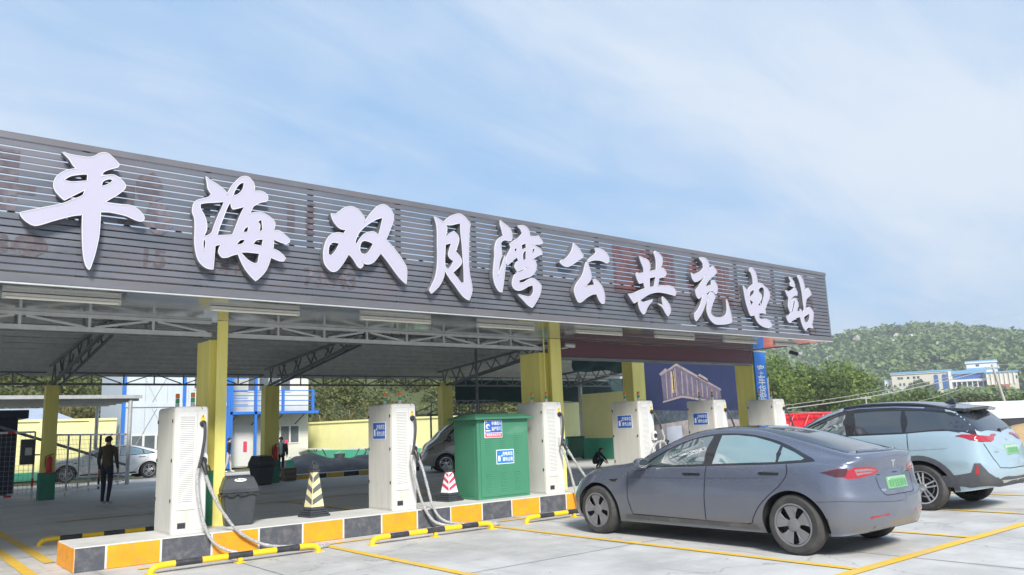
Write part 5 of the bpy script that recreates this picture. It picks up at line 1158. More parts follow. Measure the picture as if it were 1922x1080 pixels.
        return r
def wheel(parent, x, s, r, side, style, m_rim, w=.22, rim_r=None):
    """side -1: outer face towards -x"""
    rr = rim_r or r * .70
    t = MB().lathe([(rr - .01, -w / 2 + .01), (rr + .012, -w / 2), (r - .035, -w / 2 + .004), (r - .01, -w / 2 + .03), (r, -w / 2 + .06), (r, w / 2 - .06), (r - .01, w / 2 - .03), (r - .035, w / 2 - .004), (rr + .012, w / 2), (rr - .01, w / 2 - .01)], 48, (0, 0, 0), 'X', closed=True)
    o = bpy.data.objects.new('wheel', None); COL.objects.link(o); o.parent = parent; o.location = (x, s, r); o.empty_display_size = .1; o.scale = (1, parent.scale[2] / parent.scale[1], 1)
    TYRE = pm('tyre_rubber', (.045, .044, .043), .75, var=.2, vscale=9, dirt=(.11, .105, .095), dscale=5, damt=.5)
    ty = t.build('tyre', TYRE, o, W=False, smooth=True)
    q = side
    mb = MB().lathe([(rr - .008, q * (w / 2 - .01)), (rr - .02, q * (w / 2 - .02)), (rr - .03, q * (w / 2 - .10)), (.0, q * (w / 2 - .12))], 40, (0, 0, 0), 'X', cap=False)
    mb.build('rim_barrel', pm('rim_inside', (.035, .036, .04), .5, metal=.4, var=.2), o, W=False, smooth=True)
    MB().lathe([(rr + .004, q * (w / 2 + .001)), (rr - .014, q * (w / 2 + .002)), (rr - .018, q * (w / 2 - .02))], 40, (0, 0, 0), 'X', cap=False).build('rim_flange', m_rim, o, W=False, smooth=True)
    if style == 'aero':
        for k in range(5):
            a0 = 2 * math.pi * k / 5 + .35
            poly = []
            da = math.pi / 5
            pin = .075
            for a, rad in ((-.97, .22), (-.86, .97), (-.4, .985), (0, .99), (.40, .985), (.80, .97), (.50, .90), (.36, .60), (.48, .38), (.8, .22)):
                poly.append((a0 + a * da, rad * (rr - .016)))
            f0 = lambda a, b: (q * (w / 2 - .004 - (.012 if b < rr * .5 else .004)), b * math.cos(a), b * math.sin(a))
            f1 = lambda a, b: (q * (w / 2 - .022), b * math.cos(a), b * math.sin(a))
            MB().prism(poly, f0, f1).build('spoke', m_rim, o, W=False, bevel=.004)
        MB().lathe([(0, q * (w / 2 - .004)), (.035, q * (w / 2 - .002)), (.07, q * (w / 2 - .010)), (.075, q * (w / 2 - .03))], 30, (0, 0, 0), 'X', cap=False).build('hub_cap', m_rim, o, W=False, smooth=True)
    else:
        for k in range(5):
            for d in (-.17, .17):
                a = 2 * math.pi * k / 5 + math.pi / 2
                p0 = (q * (w / 2 - .035), .05 * math.cos(a + d * 2.2), .05 * math.sin(a + d * 2.2)); p1 = (q * (w / 2 - .012), (rr - .02) * math.cos(a + d), (rr - .02) * math.sin(a + d))
                MB().bar(p0, p1, .026, .02, up=(1, 0, 0)).build('spoke', m_rim, o, W=False, bevel=.004)
        MB().lathe([(0, q * (w / 2 - .012)), (.055, q * (w / 2 - .016)), (.07, q * (w / 2 - .04))], 24, (0, 0, 0), 'X', cap=False).build('hub_cap', m_rim, o, W=False, smooth=True)
        MB().lathe([(.14, q * (w / 2 - .10)), (.15, q * (w / 2 - .085)), (.16, q * (w / 2 - .085)), (.16, q * (w / 2 - .11))], 30, (0, 0, 0), 'X', cap=False).build('brake_disc', M['steel'], o, W=False, smooth=True)
    return o
GLASS = pm('car_glass', (.15, .25, .25), .04, var=.05, vscale=2, spec=1.0, ior=2.1, coat=1.0)  # pale base colour stands in for reflected sky and light through the pane
GLASS_F = pm('car_glass_front', (.06, .10, .10), .04, var=.05, vscale=2, spec=1.0, ior=2.0, coat=1.0)  # same glass with a darker base, without the painted sky reflection
GLASS_D = pm('car_glass_dark', (.02, .024, .028), .05, var=.05, vscale=2, spec=.9, ior=1.75, coat=.6)
TRIM = pm('gloss_black_trim', (.018, .018, .02), .25, var=.1, coat=.4)
GAP = pm('panel_gap', (.012, .012, .013), .8, var=.1)
LENS = pm('red_lens', (.34, .012, .022), .12, var=.06, vscale=30, coat=1.0)
LENS_W = pm('clear_lens', (.22, .17, .175), .12, var=.12, vscale=25, coat=1.0)
LENS_D = pm('smoked_lens', (.06, .012, .018), .12, var=.1, vscale=25, coat=1.0)
PLATE = pm('plate_green', (.17, .36, .18), .4, var=.08, vscale=30)
CHROME = pm('chrome', (.75, .76, .78), .12, metal=1.0, var=.05)
SILVER = pm('rim_silver', (.62, .62, .64), .28, metal=.85, var=.08)
AERO = pm('rim_aero', (.21, .21, .225), .45, metal=.3, var=.12, vscale=9, dirt=(.26, .25, .24), dscale=8, damt=.5)

def paint_mat(name, col, dust, metal=.35, dz=.75, damt=.55):
    """car paint with a road dust film that thickens towards the sills"""
    m = pm(name, col, .30, metal=metal, var=.03, vscale=1.5, coat=.85)
    t = m.node_tree; b = t.nodes['Principled BSDF']
    link = b.inputs['Base Color'].links[0]; src = link.from_socket
    g = t.nodes.new('ShaderNodeNewGeometry'); sp = t.nodes.new('ShaderNodeSeparateXYZ'); t.links.new(g.outputs['Position'], sp.inputs[0])
    mr = t.nodes.new('ShaderNodeMapRange'); mr.inputs['From Min'].default_value = .2; mr.inputs['From Max'].default_value = dz; mr.inputs['To Min'].default_value = 1; mr.inputs['To Max'].default_value = .12
    t.links.new(sp.outputs['Z'], mr.inputs[0])
    n = t.nodes.new('ShaderNodeTexNoise'); n.inputs['Scale'].default_value = 3.2; n.inputs['Detail'].default_value = 8; n.inputs['Roughness'].default_value = .7; t.links.new(g.outputs['Position'], n.inputs['Vector'])
    mu = t.nodes.new('ShaderNodeMath'); mu.operation = 'MULTIPLY'; t.links.new(mr.outputs[0], mu.inputs[0]); t.links.new(n.outputs['Fac'], mu.inputs[1])
    m2 = t.nodes.new('ShaderNodeMath'); m2.operation = 'MULTIPLY'; t.links.new(mu.outputs[0], m2.inputs[0]); m2.inputs[1].default_value = damt * 2
    m2.use_clamp = True
    mx = t.nodes.new('ShaderNodeMix'); mx.data_type = 'RGBA'; t.links.new(m2.outputs[0], mx.inputs['Factor']); t.links.new(src, mx.inputs['A']); mx.inputs['B'].default_value = (*dust, 1)
    t.links.new(mx.outputs['Result'], b.inputs['Base Color'])
    rr = t.nodes.new('ShaderNodeMapRange'); rr.inputs['To Min'].default_value = .24; rr.inputs['To Max'].default_value = .7; t.links.new(m2.outputs[0], rr.inputs[0]); t.links.new(rr.outputs[0], b.inputs['Roughness'])
    return m
SED = dict(L=4.69, wr_s=.98, wf_s=3.855, tire=.335, arch=.378, wmax=.924, bulge=(.05, .14), trim=(.21, .02),
  tab=dict(
    zt=[(0, 1.06), (.05, 1.10), (.14, 1.118), (.35, 1.137), (.55, 1.17), (.75, 1.225), (1.0, 1.30), (1.33, 1.385), (1.65, 1.428), (1.95, 1.443), (2.25, 1.434), (2.52, 1.39), (2.78, 1.305), (3.03, 1.19), (3.25, 1.07), (3.42, 1.0), (3.7, .965), (4.1, .91), (4.35, .835), (4.52, .755), (4.63, .675), (4.69, .60)],
    zr=[(0, 1.03), (.1, 1.07), (.35, 1.085), (.6, 1.115), (.85, 1.18), (1.25, 1.295), (1.6, 1.378), (1.97, 1.398), (2.25, 1.385), (2.52, 1.32), (2.78, 1.22), (3.03, 1.105), (3.25, 1.01), (3.5, .955), (4.1, .87), (4.35, .80), (4.55, .705), (4.69, .56)],
    zs=[(0, .90), (.2, .955), (.5, .985), (.9, .995), (1.4, .97), (2.0, .945), (3.0, .905), (3.4, .89), (3.7, .87), (4.1, .80), (4.4, .71), (4.6, .60), (4.69, .50)],
    zb=[(0, .30), (.15, .26), (.5, .225), (1.4, .20), (3.3, .19), (4.3, .19), (4.6, .20), (4.69, .24)],
    wb=[(0, .37), (.07, .53), (.16, .64), (.28, .74), (.5, .82), (1.5, .845), (3.3, .845), (4.2, .82), (4.5, .72), (4.69, .52)],
    wm=[(0, .44), (.07, .61), (.16, .725), (.28, .815), (.42, .875), (.65, .916), (1.1, .924), (2.2, .905), (3.2, .905), (3.9, .92), (4.2, .895), (4.45, .81), (4.6, .69), (4.69, .56)],
    ws=[(0, .40), (.07, .56), (.16, .665), (.28, .75), (.42, .80), (.9, .85), (1.6, .845), (2.4, .845), (3.2, .85), (3.8, .86), (4.2, .80), (4.5, .68), (4.69, .50)],
    wr=[(0, .37), (.07, .50), (.16, .585), (.3, .635), (.5, .635), (.75, .60), (1.15, .565), (1.6, .57), (2.05, .58), (2.45, .60), (2.85, .64), (3.2, .69), (3.7, .72), (4.1, .68), (4.45, .56), (4.69, .42)]),
  tail=[(.2, .12), (.35, .04), (.5, .0), (.62, .01), (.72, .075), (.95, .12), (1.06, .06), (1.1, .03), (1.5, 0)], nose=[(.15, .10), (.35, .02), (.5, 0), (.8, .05), (1.5, .1)])

def sedan(name, label, loc, paint, detail=True, group=None, rz=0.0, plate=True, spec=SED):
    c = Car(spec); t = thing(name, label, 'car', loc, group, rz); ROOT[t.name] = (0, 0, 0); t.scale = (.96, 1.028, .945)
    body = c.cut_body(t, paint)
    for sd in (-1, 1):
        dlo = [(3.139, .935), (2.929, 1.075), (2.691, 1.20), (2.404, 1.305), (2.118, 1.352), (1.832, 1.358), (1.546, 1.33), (1.259, 1.255), (0.973, 1.145), (0.763, 1.06), (0.735, 1.035), (0.973, 1.012), (1.403, .992), (2.070, .968), (2.738, .943)]
        c.patch('window_surround', dlo, TRIM, t, 'side', sd, .005, .07, 2)
        c.patch('front_window', [(3.034, .958), (2.834, 1.095), (2.643, 1.195), (2.376, 1.285), (2.147, 1.325), (2.104, 1.325), (2.137, .985), (2.738, .96)], GLASS_F, t, 'side', sd, .010, .07)
        c.patch('rear_window', [(1.985, 1.332), (1.784, 1.332), (1.546, 1.305), (1.326, 1.245), (1.207, 1.205), (1.178, 1.018), (1.403, 1.012), (2.008, .988)], GLASS, t, 'side', sd, .010, .07)
        c.patch('quarter_window', [(1.169, 1.185), (1.002, 1.125), (0.859, 1.062), (0.887, 1.043), (1.145, 1.024)], GLASS, t, 'side', sd, .010, .05)
        # doors and their shut lines
        fd = [(3.33, .895), (3.36, .75), (3.36, .5), (3.30, .335), (2.28, .325), (2.27, .6), (2.30, .955)]
        c.ribbon('shut_line', [(3.30, .92), (3.31, .75), (3.30, .5), (3.25, .31), (2.12, .30)], .009, GAP, t, 'side', sd)
        c.ribbon('shut_line', [(2.09, .985), (2.10, .62), (2.12, .31)], .009, GAP, t, 'side', sd)
        rl = [(1.04, 1.015), (1.02, .90), (1.10, .77), (1.26, .63), (1.39, .50), (1.47, .38), (1.56, .30), (2.11, .30)]
        c.ribbon('shut_line', smooth_poly(rl, 3, 60)[:-3] + [rl[-1]], .009, GAP, t, 'side', sd)
        for (a, b, z) in ((2.17, 2.43, .865), (1.12, 1.38, .895)):
            h = c.patch('door_handle', [(a, z - .015), (b - .03, z - .017), (b, z), (b - .02, z + .012), (a, z + .010)], TRIM, t, 'side', sd, .008, .06)
        c.patch('sill_panel', [(1.45, .30), (3.38, .30), (3.40, .245), (1.42, .245)], TRIM if not detail else pm('sill_dust', (.10, .10, .105), .6, var=.1, dirt=(.2, .19, .175), dscale=5, damt=.7), t, 'side', sd, .004, .1)
        c.patch('side_marker', [(3.47, .775), (3.62, .765), (3.60, .745), (3.52, .735)], TRIM, t, 'side', sd, .006, .05)
        c.ribbon('body_crease', [(3.3, .80), (2.6, .81), (1.9, .825), (1.25, .85)], .006, paint, t, 'side', sd, .004)
        # mirror
        mx = sd * 1.0
        m = MB().add([(sd * .80, 2.9700, .96), (sd * .80, 3.0500, .96), (sd * .92, 3.0000, .985), (sd * .92, 2.9500, .985), (sd * .80, 2.9700, .935), (sd * .80, 3.0500, .935), (sd * .92, 3.0000, .955), (sd * .92, 2.9500, .955)], [(0, 1, 2, 3), (4, 5, 6, 7), (0, 1, 5, 4), (1, 2, 6, 5), (2, 3, 7, 6), (3, 0, 4, 7)]).build('mirror', TRIM, t, W=False, bevel=.008)
        sh = []
        for u in range(9):
            a = math.pi * u / 8; sh.append(a)
        mm = MB(); ring = []
        for i, (dy, sc) in enumerate(((0, .9), (.03, 1.0), (.08, .92), (.12, .62), (.135, .25))):
            ring.append(len(mm.v))
            for k in range(16):
                a = 2 * math.pi * k / 16; mm.v.append((sd * (.985 + .105 * sc * math.copysign(abs(math.cos(a)) ** .7, math.cos(a))), 2.9300 + dy, 1.0 + .068 * sc * math.copysign(abs(math.sin(a)) ** .8, math.sin(a))))
        for i in range(4):
            for k in range(16): mm.f.append((ring[i] + k, ring[i] + (k + 1) % 16, ring[i + 1] + (k + 1) % 16, ring[i + 1] + k)); mm.mi.append(0)
        mm.f += [list(range(16)), [ring[4] + k for k in range(16)]]; mm.mi += [0, 0]
        mm.build('mirror_shell', paint, m, W=False, smooth=True)
        MB().prism([(.088 * math.cos(2 * math.pi * k / 14), .055 * math.sin(2 * math.pi * k / 14)) for k in range(14)], lambda a, b: (sd * (.985 + a), 2.9285, 1.0 + b), lambda a, b: (sd * (.985 + a), 2.9250, 1.0 + b)).build('mirror_glass', GLASS_D, m, W=False)
        # lamps
        tl = c.patch('tail_lamp', [(1.18, .915), (1.0, .958), (.8, .965), (.62, .965), (.50, .945), (.43, .915), (.47, .895), (.60, .868), (.78, .848), (.9, .845), (1.02, .868)], LENS, t, 'polar', sd, .005, .05)
        c.patch('lamp_smoked', [(1.18, .915), (1.0, .952), (.90, .958), (.90, .935), (.93, .87), (1.02, .868)], LENS_D, tl, 'polar', sd, .008, .04)
        c.patch('lamp_clear', [(.82, .94), (.64, .945), (.50, .925), (.50, .91), (.62, .89), (.80, .875)], LENS_W, tl, 'polar', sd, .008, .04)
        c.ribbon('lamp_bar', [(.80, .91), (.52, .915)], .010, LENS, tl, 'polar', sd, .0105)
        c.patch('rear_reflector', [(.70, .415), (.38, .43), (.39, .452), (.70, .438)], LENS, t, 'polar', sd, .005, .05)
        c.patch('headlamp', [(.95, .66), (.70, .60), (.55, .60), (.5, .64), (.66, .70), (.92, .735)], LENS_W, t, 'polarf', sd, .004, .06)
    c.patch('rear_glass', [(-.54, .50), (-.51, .85), (-.50, 1.3), (-.52, 1.8), (-.54, 2.2), (.54, 2.2), (.52, 1.8), (.50, 1.3), (.51, .85), (.54, .50), (0, .44)], GLASS_D, t, 'top', -1, .004, .09)
    c.patch('windscreen', [(-.56, 2.36), (-.6, 2.75), (-.65, 3.15), (-.4, 3.3), (0, 3.33), (.4, 3.3), (.65, 3.15), (.6, 2.75), (.56, 2.36), (0, 2.4)], GLASS_D, t, 'top', -1, .004, .09)
    # boot lid lines, plate, emblem
    if detail:
        for sd in (-1, 1):
            c.ribbon('shut_line', [(.68, .60), (.60, .40), (.665, .28), (.68, .13)], .008, GAP, t, 'top', sd) if False else None
        c.ribbon('shut_line', [(-.40, .845), (-.385, .74), (-.35, .665), (-.30, .645), (.30, .645), (.35, .665), (.385, .74), (.40, .845)], .007, GAP, t, 'rear', -1)
        c.ribbon('shut_line', [(-.50, .40), (-.53, .48), (-.535, .56), (-.52, .68)], .007, GAP, t, 'top', -1); c.ribbon('shut_line', [(.50, .40), (.53, .48), (.535, .56), (.52, .68)], .007, GAP, t, 'top', -1)
        c.ribbon('bumper_crease', [(1.25, .60), (1.0, .615), (.6, .59), (.2, .57), (0, .57)], .004, GAP, t, 'polar', -1, .002)
        c.patch('lid_crease', [(-.38, .872), (0, .885), (.38, .872), (.38, .864), (0, .876), (-.38, .864)], GAP, t, 'rear', -1, .003, .08)
        c.patch('lower_valance', [(-.60, .235), (.60, .235), (.52, .33), (-.52, .33)], M['black_plastic'], t, 'rear', -1, .004, .08)
        pl = c.patch('number_plate', [(-.215, .705), (.215, .705), (.215, .835), (-.215, .835)], PLATE, t, 'rear', -1, .012, .06)
        c.patch('plate_band', [(-.20, .795), (.20, .795), (.20, .827), (-.20, .827)], pm('plate_pale', (.36, .47, .37), .4, var=.1), pl, 'rear', -1, .0135, .08)
        for k in range(7): c.patch('plate_mark', [(-.19 + k * .057, .725), (-.155 + k * .057, .725), (-.155 + k * .057, .80), (-.19 + k * .057, .80)], pm('plate_ink', (.09, .25, .11), .5), pl, 'rear', -1, .015, .05)
        em = c.patch('emblem', [(-.045, 1.015), (.045, 1.015), (.042, 1.0), (.014, 1.0), (.004, .93), (-.004, .93), (-.014, 1.0), (-.042, 1.0)], CHROME, t, 'rear', -1, .005, .05)
        for k in range(3): c.patch('badge', [(-.36 + k * .03, .69), (-.34 + k * .03, .69), (-.34 + k * .03, .715), (-.36 + k * .03, .715)], CHROME, t, 'rear', -1, .004, .05)
        MB().tube(spline([tuple(c.hit('top', x, .345 + .10 * (x / .44) ** 2)[0] + Vector((0, -.004, .004))) for x in (-.44, -.34, -.2, 0, .2, .34, .44)], 4), .013, 8).build('lip_spoiler', paint, t, W=False, smooth=True)
    else:
        c.patch('number_plate', [(-.215, .705), (.215, .705), (.215, .835), (-.215, .835)], PLATE, t, 'rear', -1, .012, .08)
    for s in (c.wr_s, c.wf_s):
        for sd in (-1, 1): wheel(t, sd * (.925 - .118), s, c.tire, sd, 'aero' if detail else 'spoke', AERO if detail else SILVER, .225)
    return c, t
GREY = paint_mat('paint_steel_grey', (.118, .137, .188), (.20, .195, .19))
c1, sed = sedan('sedan', 'dusty dark grey electric sedan parked nose to the island, nearest the camera', (8.694, 3.95, 0), GREY)

SUVT = dict(L=4.85, wr_s=.96, wf_s=3.86, tire=.362, arch=.42, wmax=.975, bulge=(.06, .12), trim=(-.04, .02),
  tab=dict(
    zt=[(0, 1.02), (.04, 1.10), (.10, 1.18), (.2, 1.295), (.33, 1.43), (.45, 1.545), (.56, 1.615), (.75, 1.655), (1.1, 1.705), (1.6, 1.728), (2.0, 1.72), (2.35, 1.675), (2.65, 1.585), (2.95, 1.44), (3.2, 1.28), (3.38, 1.19), (3.6, 1.15), (4.05, 1.12), (4.4, 1.06), (4.65, .95), (4.78, .84), (4.85, .72)],
    zr=[(0, .99), (.1, 1.11), (.2, 1.22), (.33, 1.36), (.46, 1.49), (.6, 1.555), (.85, 1.60), (1.35, 1.64), (1.85, 1.64), (2.2, 1.60), (2.55, 1.47), (2.85, 1.32), (3.15, 1.17), (3.4, 1.10), (3.85, 1.06), (4.3, 1.0), (4.65, .86), (4.85, .66)],
    zs=[(0, .99), (.2, 1.10), (.6, 1.155), (1.4, 1.145), (2.4, 1.115), (3.3, 1.06), (3.8, .97), (4.3, .90), (4.65, .78), (4.85, .6)],
    zb=[(0, .37), (.2, .33), (.5, .29), (1.5, .25), (3.3, .24), (4.4, .25), (4.7, .28), (4.85, .34)],
    wb=[(0, .55), (.08, .70), (.2, .79), (.4, .86), (1.5, .90), (3.3, .90), (4.2, .87), (4.6, .76), (4.85, .55)],
    wm=[(0, .64), (.07, .78), (.16, .86), (.3, .92), (.6, .962), (1.1, .975), (2.2, .955), (3.2, .955), (3.9, .97), (4.3, .935), (4.6, .83), (4.85, .6)],
    ws=[(0, .60), (.07, .73), (.16, .81), (.35, .87), (.9, .905), (2.4, .905), (3.2, .90), (3.8, .905), (4.3, .83), (4.65, .68), (4.85, .5)],
    wr=[(0, .55), (.08, .66), (.2, .69), (.35, .67), (.65, .66), (1.2, .665), (1.85, .675), (2.4, .69), (2.8, .71), (3.2, .75), (3.5, .78), (4.4, .66), (4.85, .45)]),
  tail=[(.3, .12), (.45, .02), (.6, 0), (.8, .03), (1.0, .05), (1.2, .03), (1.8, 0)], nose=[(.2, .1), (.4, .02), (.6, 0), (1, .06), (1.8, .1)])
def suv(name, label, loc, paint):
    c = Car(SUVT); t = thing(name, label, 'car', loc); ROOT[t.name] = (0, 0, 0); t.scale = (.96, 1.028, .94)
    c.cut_body(t, paint)
    CLAD = pm('grey_cladding', (.07, .075, .085), .6, var=.1, vscale=6, dirt=(.15, .145, .14), dscale=4, damt=.4)
    DARKROOF = pm('dark_roof_paint', (.035, .04, .055), .25, metal=.2, var=.05, coat=.7)
    for sd in (-1, 1):
        dlo = [(3.1, 1.13), (2.867, 1.275), (2.588, 1.41), (2.262, 1.545), (1.936, 1.6), (1.377, 1.605), (0.912, 1.575), (0.558, 1.53), (0.4, 1.5), (0.27, 1.3), (0.2, 1.15), (0.353, 1.213), (1.191, 1.2), (2.122, 1.17), (2.774, 1.135)]
        c.patch('window_surround', dlo, TRIM, t, 'side', sd, .005, .07)
        c.patch('front_window', [(2.979, 1.150), (2.774, 1.285), (2.541, 1.385), (2.290, 1.500), (2.141, 1.540), (2.076, 1.190), (2.588, 1.170)], GLASS_F, t, 'side', sd, .010, .07)
        c.patch('rear_window', [(1.992, 1.555), (1.657, 1.575), (1.247, 1.570), (1.191, 1.220), (1.657, 1.210), (1.945, 1.200)], GLASS_D, t, 'side', sd, .010, .07)
        c.patch('quarter_window', [(1.191, 1.565), (0.912, 1.550), (0.614, 1.505), (0.446, 1.430), (0.232, 1.255), (0.353, 1.235), (1.135, 1.222)], GLASS_D, t, 'side', sd, .010, .07)
        c.patch('roof_side', [(3.12, 1.16), (2.88, 1.30), (2.59, 1.42), (2.26, 1.555), (1.936, 1.605), (1.377, 1.61), (.912, 1.58), (.62, 1.54), (.62, 1.553), (.912, 1.598), (1.377, 1.635), (1.936, 1.632), (2.24, 1.588), (2.57, 1.455), (2.86, 1.312), (3.10, 1.175)], DARKROOF, t, 'side', sd, .011, .03)
        c.ribbon('roof_trim', [(3.202, 1.125), (2.913, 1.300), (2.634, 1.430), (2.290, 1.575), (1.936, 1.628), (1.377, 1.632), (0.912, 1.602)], .026, CHROME, t, 'side', sd, .009)
        for ln in ([(3.016, 1.115), (3.025, 0.700), (2.960, 0.360)], [(2.048, 1.165), (2.010, 0.700), (2.029, 0.360)], [(1.117, 1.210), (1.098, 0.950), (1.117, 0.800)]): c.ribbon('shut_line', ln, .010, GAP, t, 'side', sd)
        for a in (2.18, 1.280):
            c.patch('door_handle', [(a, .895), (a + .26, .885), (a + .28, .905), (a + .26, .925), (a, .928)], paint, t, 'side', sd, .020, .06)
            c.patch('handle_recess', [(a + .03, .882), (a + .24, .872), (a + .24, .880), (a + .03, .890)], GAP, t, 'side', sd, .004, .06)
        # arch cladding, sill cladding
        for s0, ctr in ((c.wr_s, 'r'), (c.wf_s, 'f')):
            ro, ri = c.arch + .075, c.arch - .002; a0, a1 = R(-14), R(194)
            outer = [(s0 + ro * math.cos(a0 + (a1 - a0) * k / 22), c.tire + ro * math.sin(a0 + (a1 - a0) * k / 22)) for k in range(23)]
            inner = [(s0 + ri * math.cos(a0 + (a1 - a0) * k / 22), c.tire + ri * math.sin(a0 + (a1 - a0) * k / 22)) for k in range(23)]
            c.patch('arch_cladding', outer + inner[::-1], CLAD, t, 'side', sd, .012, .05)
        c.patch('sill_cladding', [(1.42, .27), (3.40, .27), (3.40, .40), (1.42, .41)], CLAD, t, 'side', sd, .010, .08)
        c.patch('bumper_cladding', [(1.30, .375), (.9, .375), (.5, .375), (0, .375), (0, .50), (.35, .52), (.62, .52), (.72, .60), (.80, .74), (.86, .74), (.90, .60), (1.05, .56), (1.30, .54)], CLAD, t, 'polar', sd, .010, .06)
        c.patch('rear_reflector', [(.815, .57), (.855, .57), (.845, .71), (.825, .71)], LENS, t, 'polar', sd, .014, .04)
        tl = c.patch('tail_lamp', [(1.000, 1.155), (0.920, 1.173), (0.800, 1.165), (0.640, 1.140), (0.520, 1.130), (0.450, 1.160), (0.320, 1.160), (0.320, 1.135), (0.400, 1.130), (0.480, 1.070), (0.560, 1.050), (0.720, 1.055), (0.850, 1.090)], LENS, t, 'polar', sd, .014, .03)
        c.patch('headlamp', [(.95, .80), (.6, .74), (.6, .80), (.92, .86)], LENS_W, t, 'polarf', sd, .004, .06)
        c.patch('rear_pillar', [(1.12, 1.24), (.95, 1.205), (.66, 1.215), (.60, 1.30), (.56, 1.50), (.80, 1.53), (1.12, 1.50)], DARKROOF, t, 'polar', sd, .006, .04)
        # roof rail, mirror
        MB().tube(spline([tuple(c.hit('top', sd * .63, s)[0] + Vector((0, 0, .03))) for s in (.5, .9, 1.3, 1.8, 2.2)], 4), .018, 8).build('roof_rail', DARKROOF, t, W=False, smooth=True)
        m = MB().box(min(sd * .86, sd * 1.0), max(sd * .86, sd * 1.0), 2.78, 2.84, 1.06, 1.09).build('mirror', TRIM, t, W=False, bevel=.01)
        MB().box(min(sd * .96, sd * 1.14), max(sd * .96, sd * 1.14), 2.72, 2.86, 1.055, 1.19).build('mirror_shell', paint, m, W=False, bevel=.035, seg=3)
        # body crease
        c.ribbon('body_crease', [(3.0, .885), (2.4, .90), (1.6, .915), (.9, .95), (.55, .97)], .008, paint, t, 'side', sd, .006)
    c.patch('roof_panel', [(-.655, .62), (-.662, 1.2), (-.672, 1.9), (-.678, 2.2), (.678, 2.2), (.672, 1.9), (.662, 1.2), (.655, .62)], DARKROOF, t, 'top', -1, .012, .08)
    c.patch('windscreen', [(-.60, 2.3), (-.66, 2.75), (-.70, 3.13), (-.3, 3.26), (.3, 3.26), (.70, 3.13), (.66, 2.75), (.60, 2.3)], GLASS_D, t, 'top', -1, .004, .1)
    c.patch('tailgate_glass', [(-.62, 1.21), (-.56, 1.51), (0, 1.54), (.56, 1.51), (.62, 1.21), (0, 1.19)], GLASS_D, t, 'rear', -1, .005, .08)
    # roof spoiler reaching out over the rear glass, shark fin, wiper
    sp = [(-.66, .78, 1.62), (-.64, .36, 1.575), (0, .24, 1.605), (.64, .36, 1.575), (.66, .78, 1.62), (0, .78, 1.672)]
    v = [(a, b, z) for a, b, z in sp] + [(a * .97, b + .03, z - .05) for a, b, z in sp]
    MB().add(v, [(0, 1, 2, 5), (5, 2, 3, 4), (6, 11, 8, 7), (11, 10, 9, 8)] + [(i, 6 + i, 6 + (i + 1) % 6, (i + 1) % 6) for i in range(6)]).build('roof_spoiler', DARKROOF, t, W=False, bevel=.012)
    MB().prism([(-.02, 0), (.20, 0), (.05, .085), (.0, .09)], lambda a, b: (-.022, .72 + a, 1.66 + b), lambda a, b: (.022, .72 + a, 1.66 + b)).build('shark_fin', DARKROOF, t, W=False, bevel=.012)
    MB().tube([tuple(c.hit('rear', xx, zz)[0] + Vector((0, -.02, 0))) for xx, zz in ((0, 1.22), (.2, 1.235), (.42, 1.25))], .010, 6).build('rear_wiper', TRIM, t, W=False); MB().lathe([(.0, -.03), (.03, -.025), (.03, .02)], 12, tuple(c.hit('rear', 0, 1.21)[0]), 'Y').build('wiper_hub', TRIM, t, W=False)
    c.ribbon('shut_line', [(-.74, 1.03), (-.66, .80), (-.58, .66), (-.3, .64), (.3, .64), (.58, .66), (.66, .80), (.74, 1.03)], .010, GAP, t, 'rear', -1)
    pl = c.patch('number_plate', [(-.24, .84), (.24, .84), (.24, .985), (-.24, .985)], PLATE, t, 'rear', -1, .012, .08)
    c.patch('plate_band', [(-.225, .93), (.225, .93), (.225, .972), (-.225, .972)], MATS['plate_pale'], pl, 'rear', -1, .0135, .08)
    for k in range(7): c.patch('plate_mark', [(-.19 + k * .057, .865), (-.155 + k * .057, .865), (-.155 + k * .057, .945), (-.19 + k * .057, .945)], MATS['plate_ink'], pl, 'rear', -1, .015, .05)
    for k in range(3): c.patch('badge', [(-.60 + k * .04, .885), (-.575 + k * .04, .885), (-.57 + k * .04, .91), (-.595 + k * .04, .91)], CHROME, t, 'rear', -1, .004, .05)
    c.patch('emblem', [(-.03, 1.075), (0, 1.09), (.03, 1.075), (.02, 1.05), (-.02, 1.05)], CHROME, t, 'rear', -1, .004, .05)
    c.patch('skid_plate', [(-.5, .43), (.5, .43), (.56, .475), (-.56, .475)], SILVER, t, 'rear', -1, .014, .08)
    for s in (c.wr_s, c.wf_s):
        for sd in (-1, 1): wheel(t, sd * (.975 - .125), s, c.tire, sd, 'spoke', SILVER, .245)
    return c, t
BLUE = paint_mat('paint_pale_blue', (.35, .46, .52), (.34, .40, .42), metal=.25, damt=.2)
suv('suv', 'pale blue electric suv with dark roof parked behind the grey sedan', (13.336, 4.66, 0), BLUE)
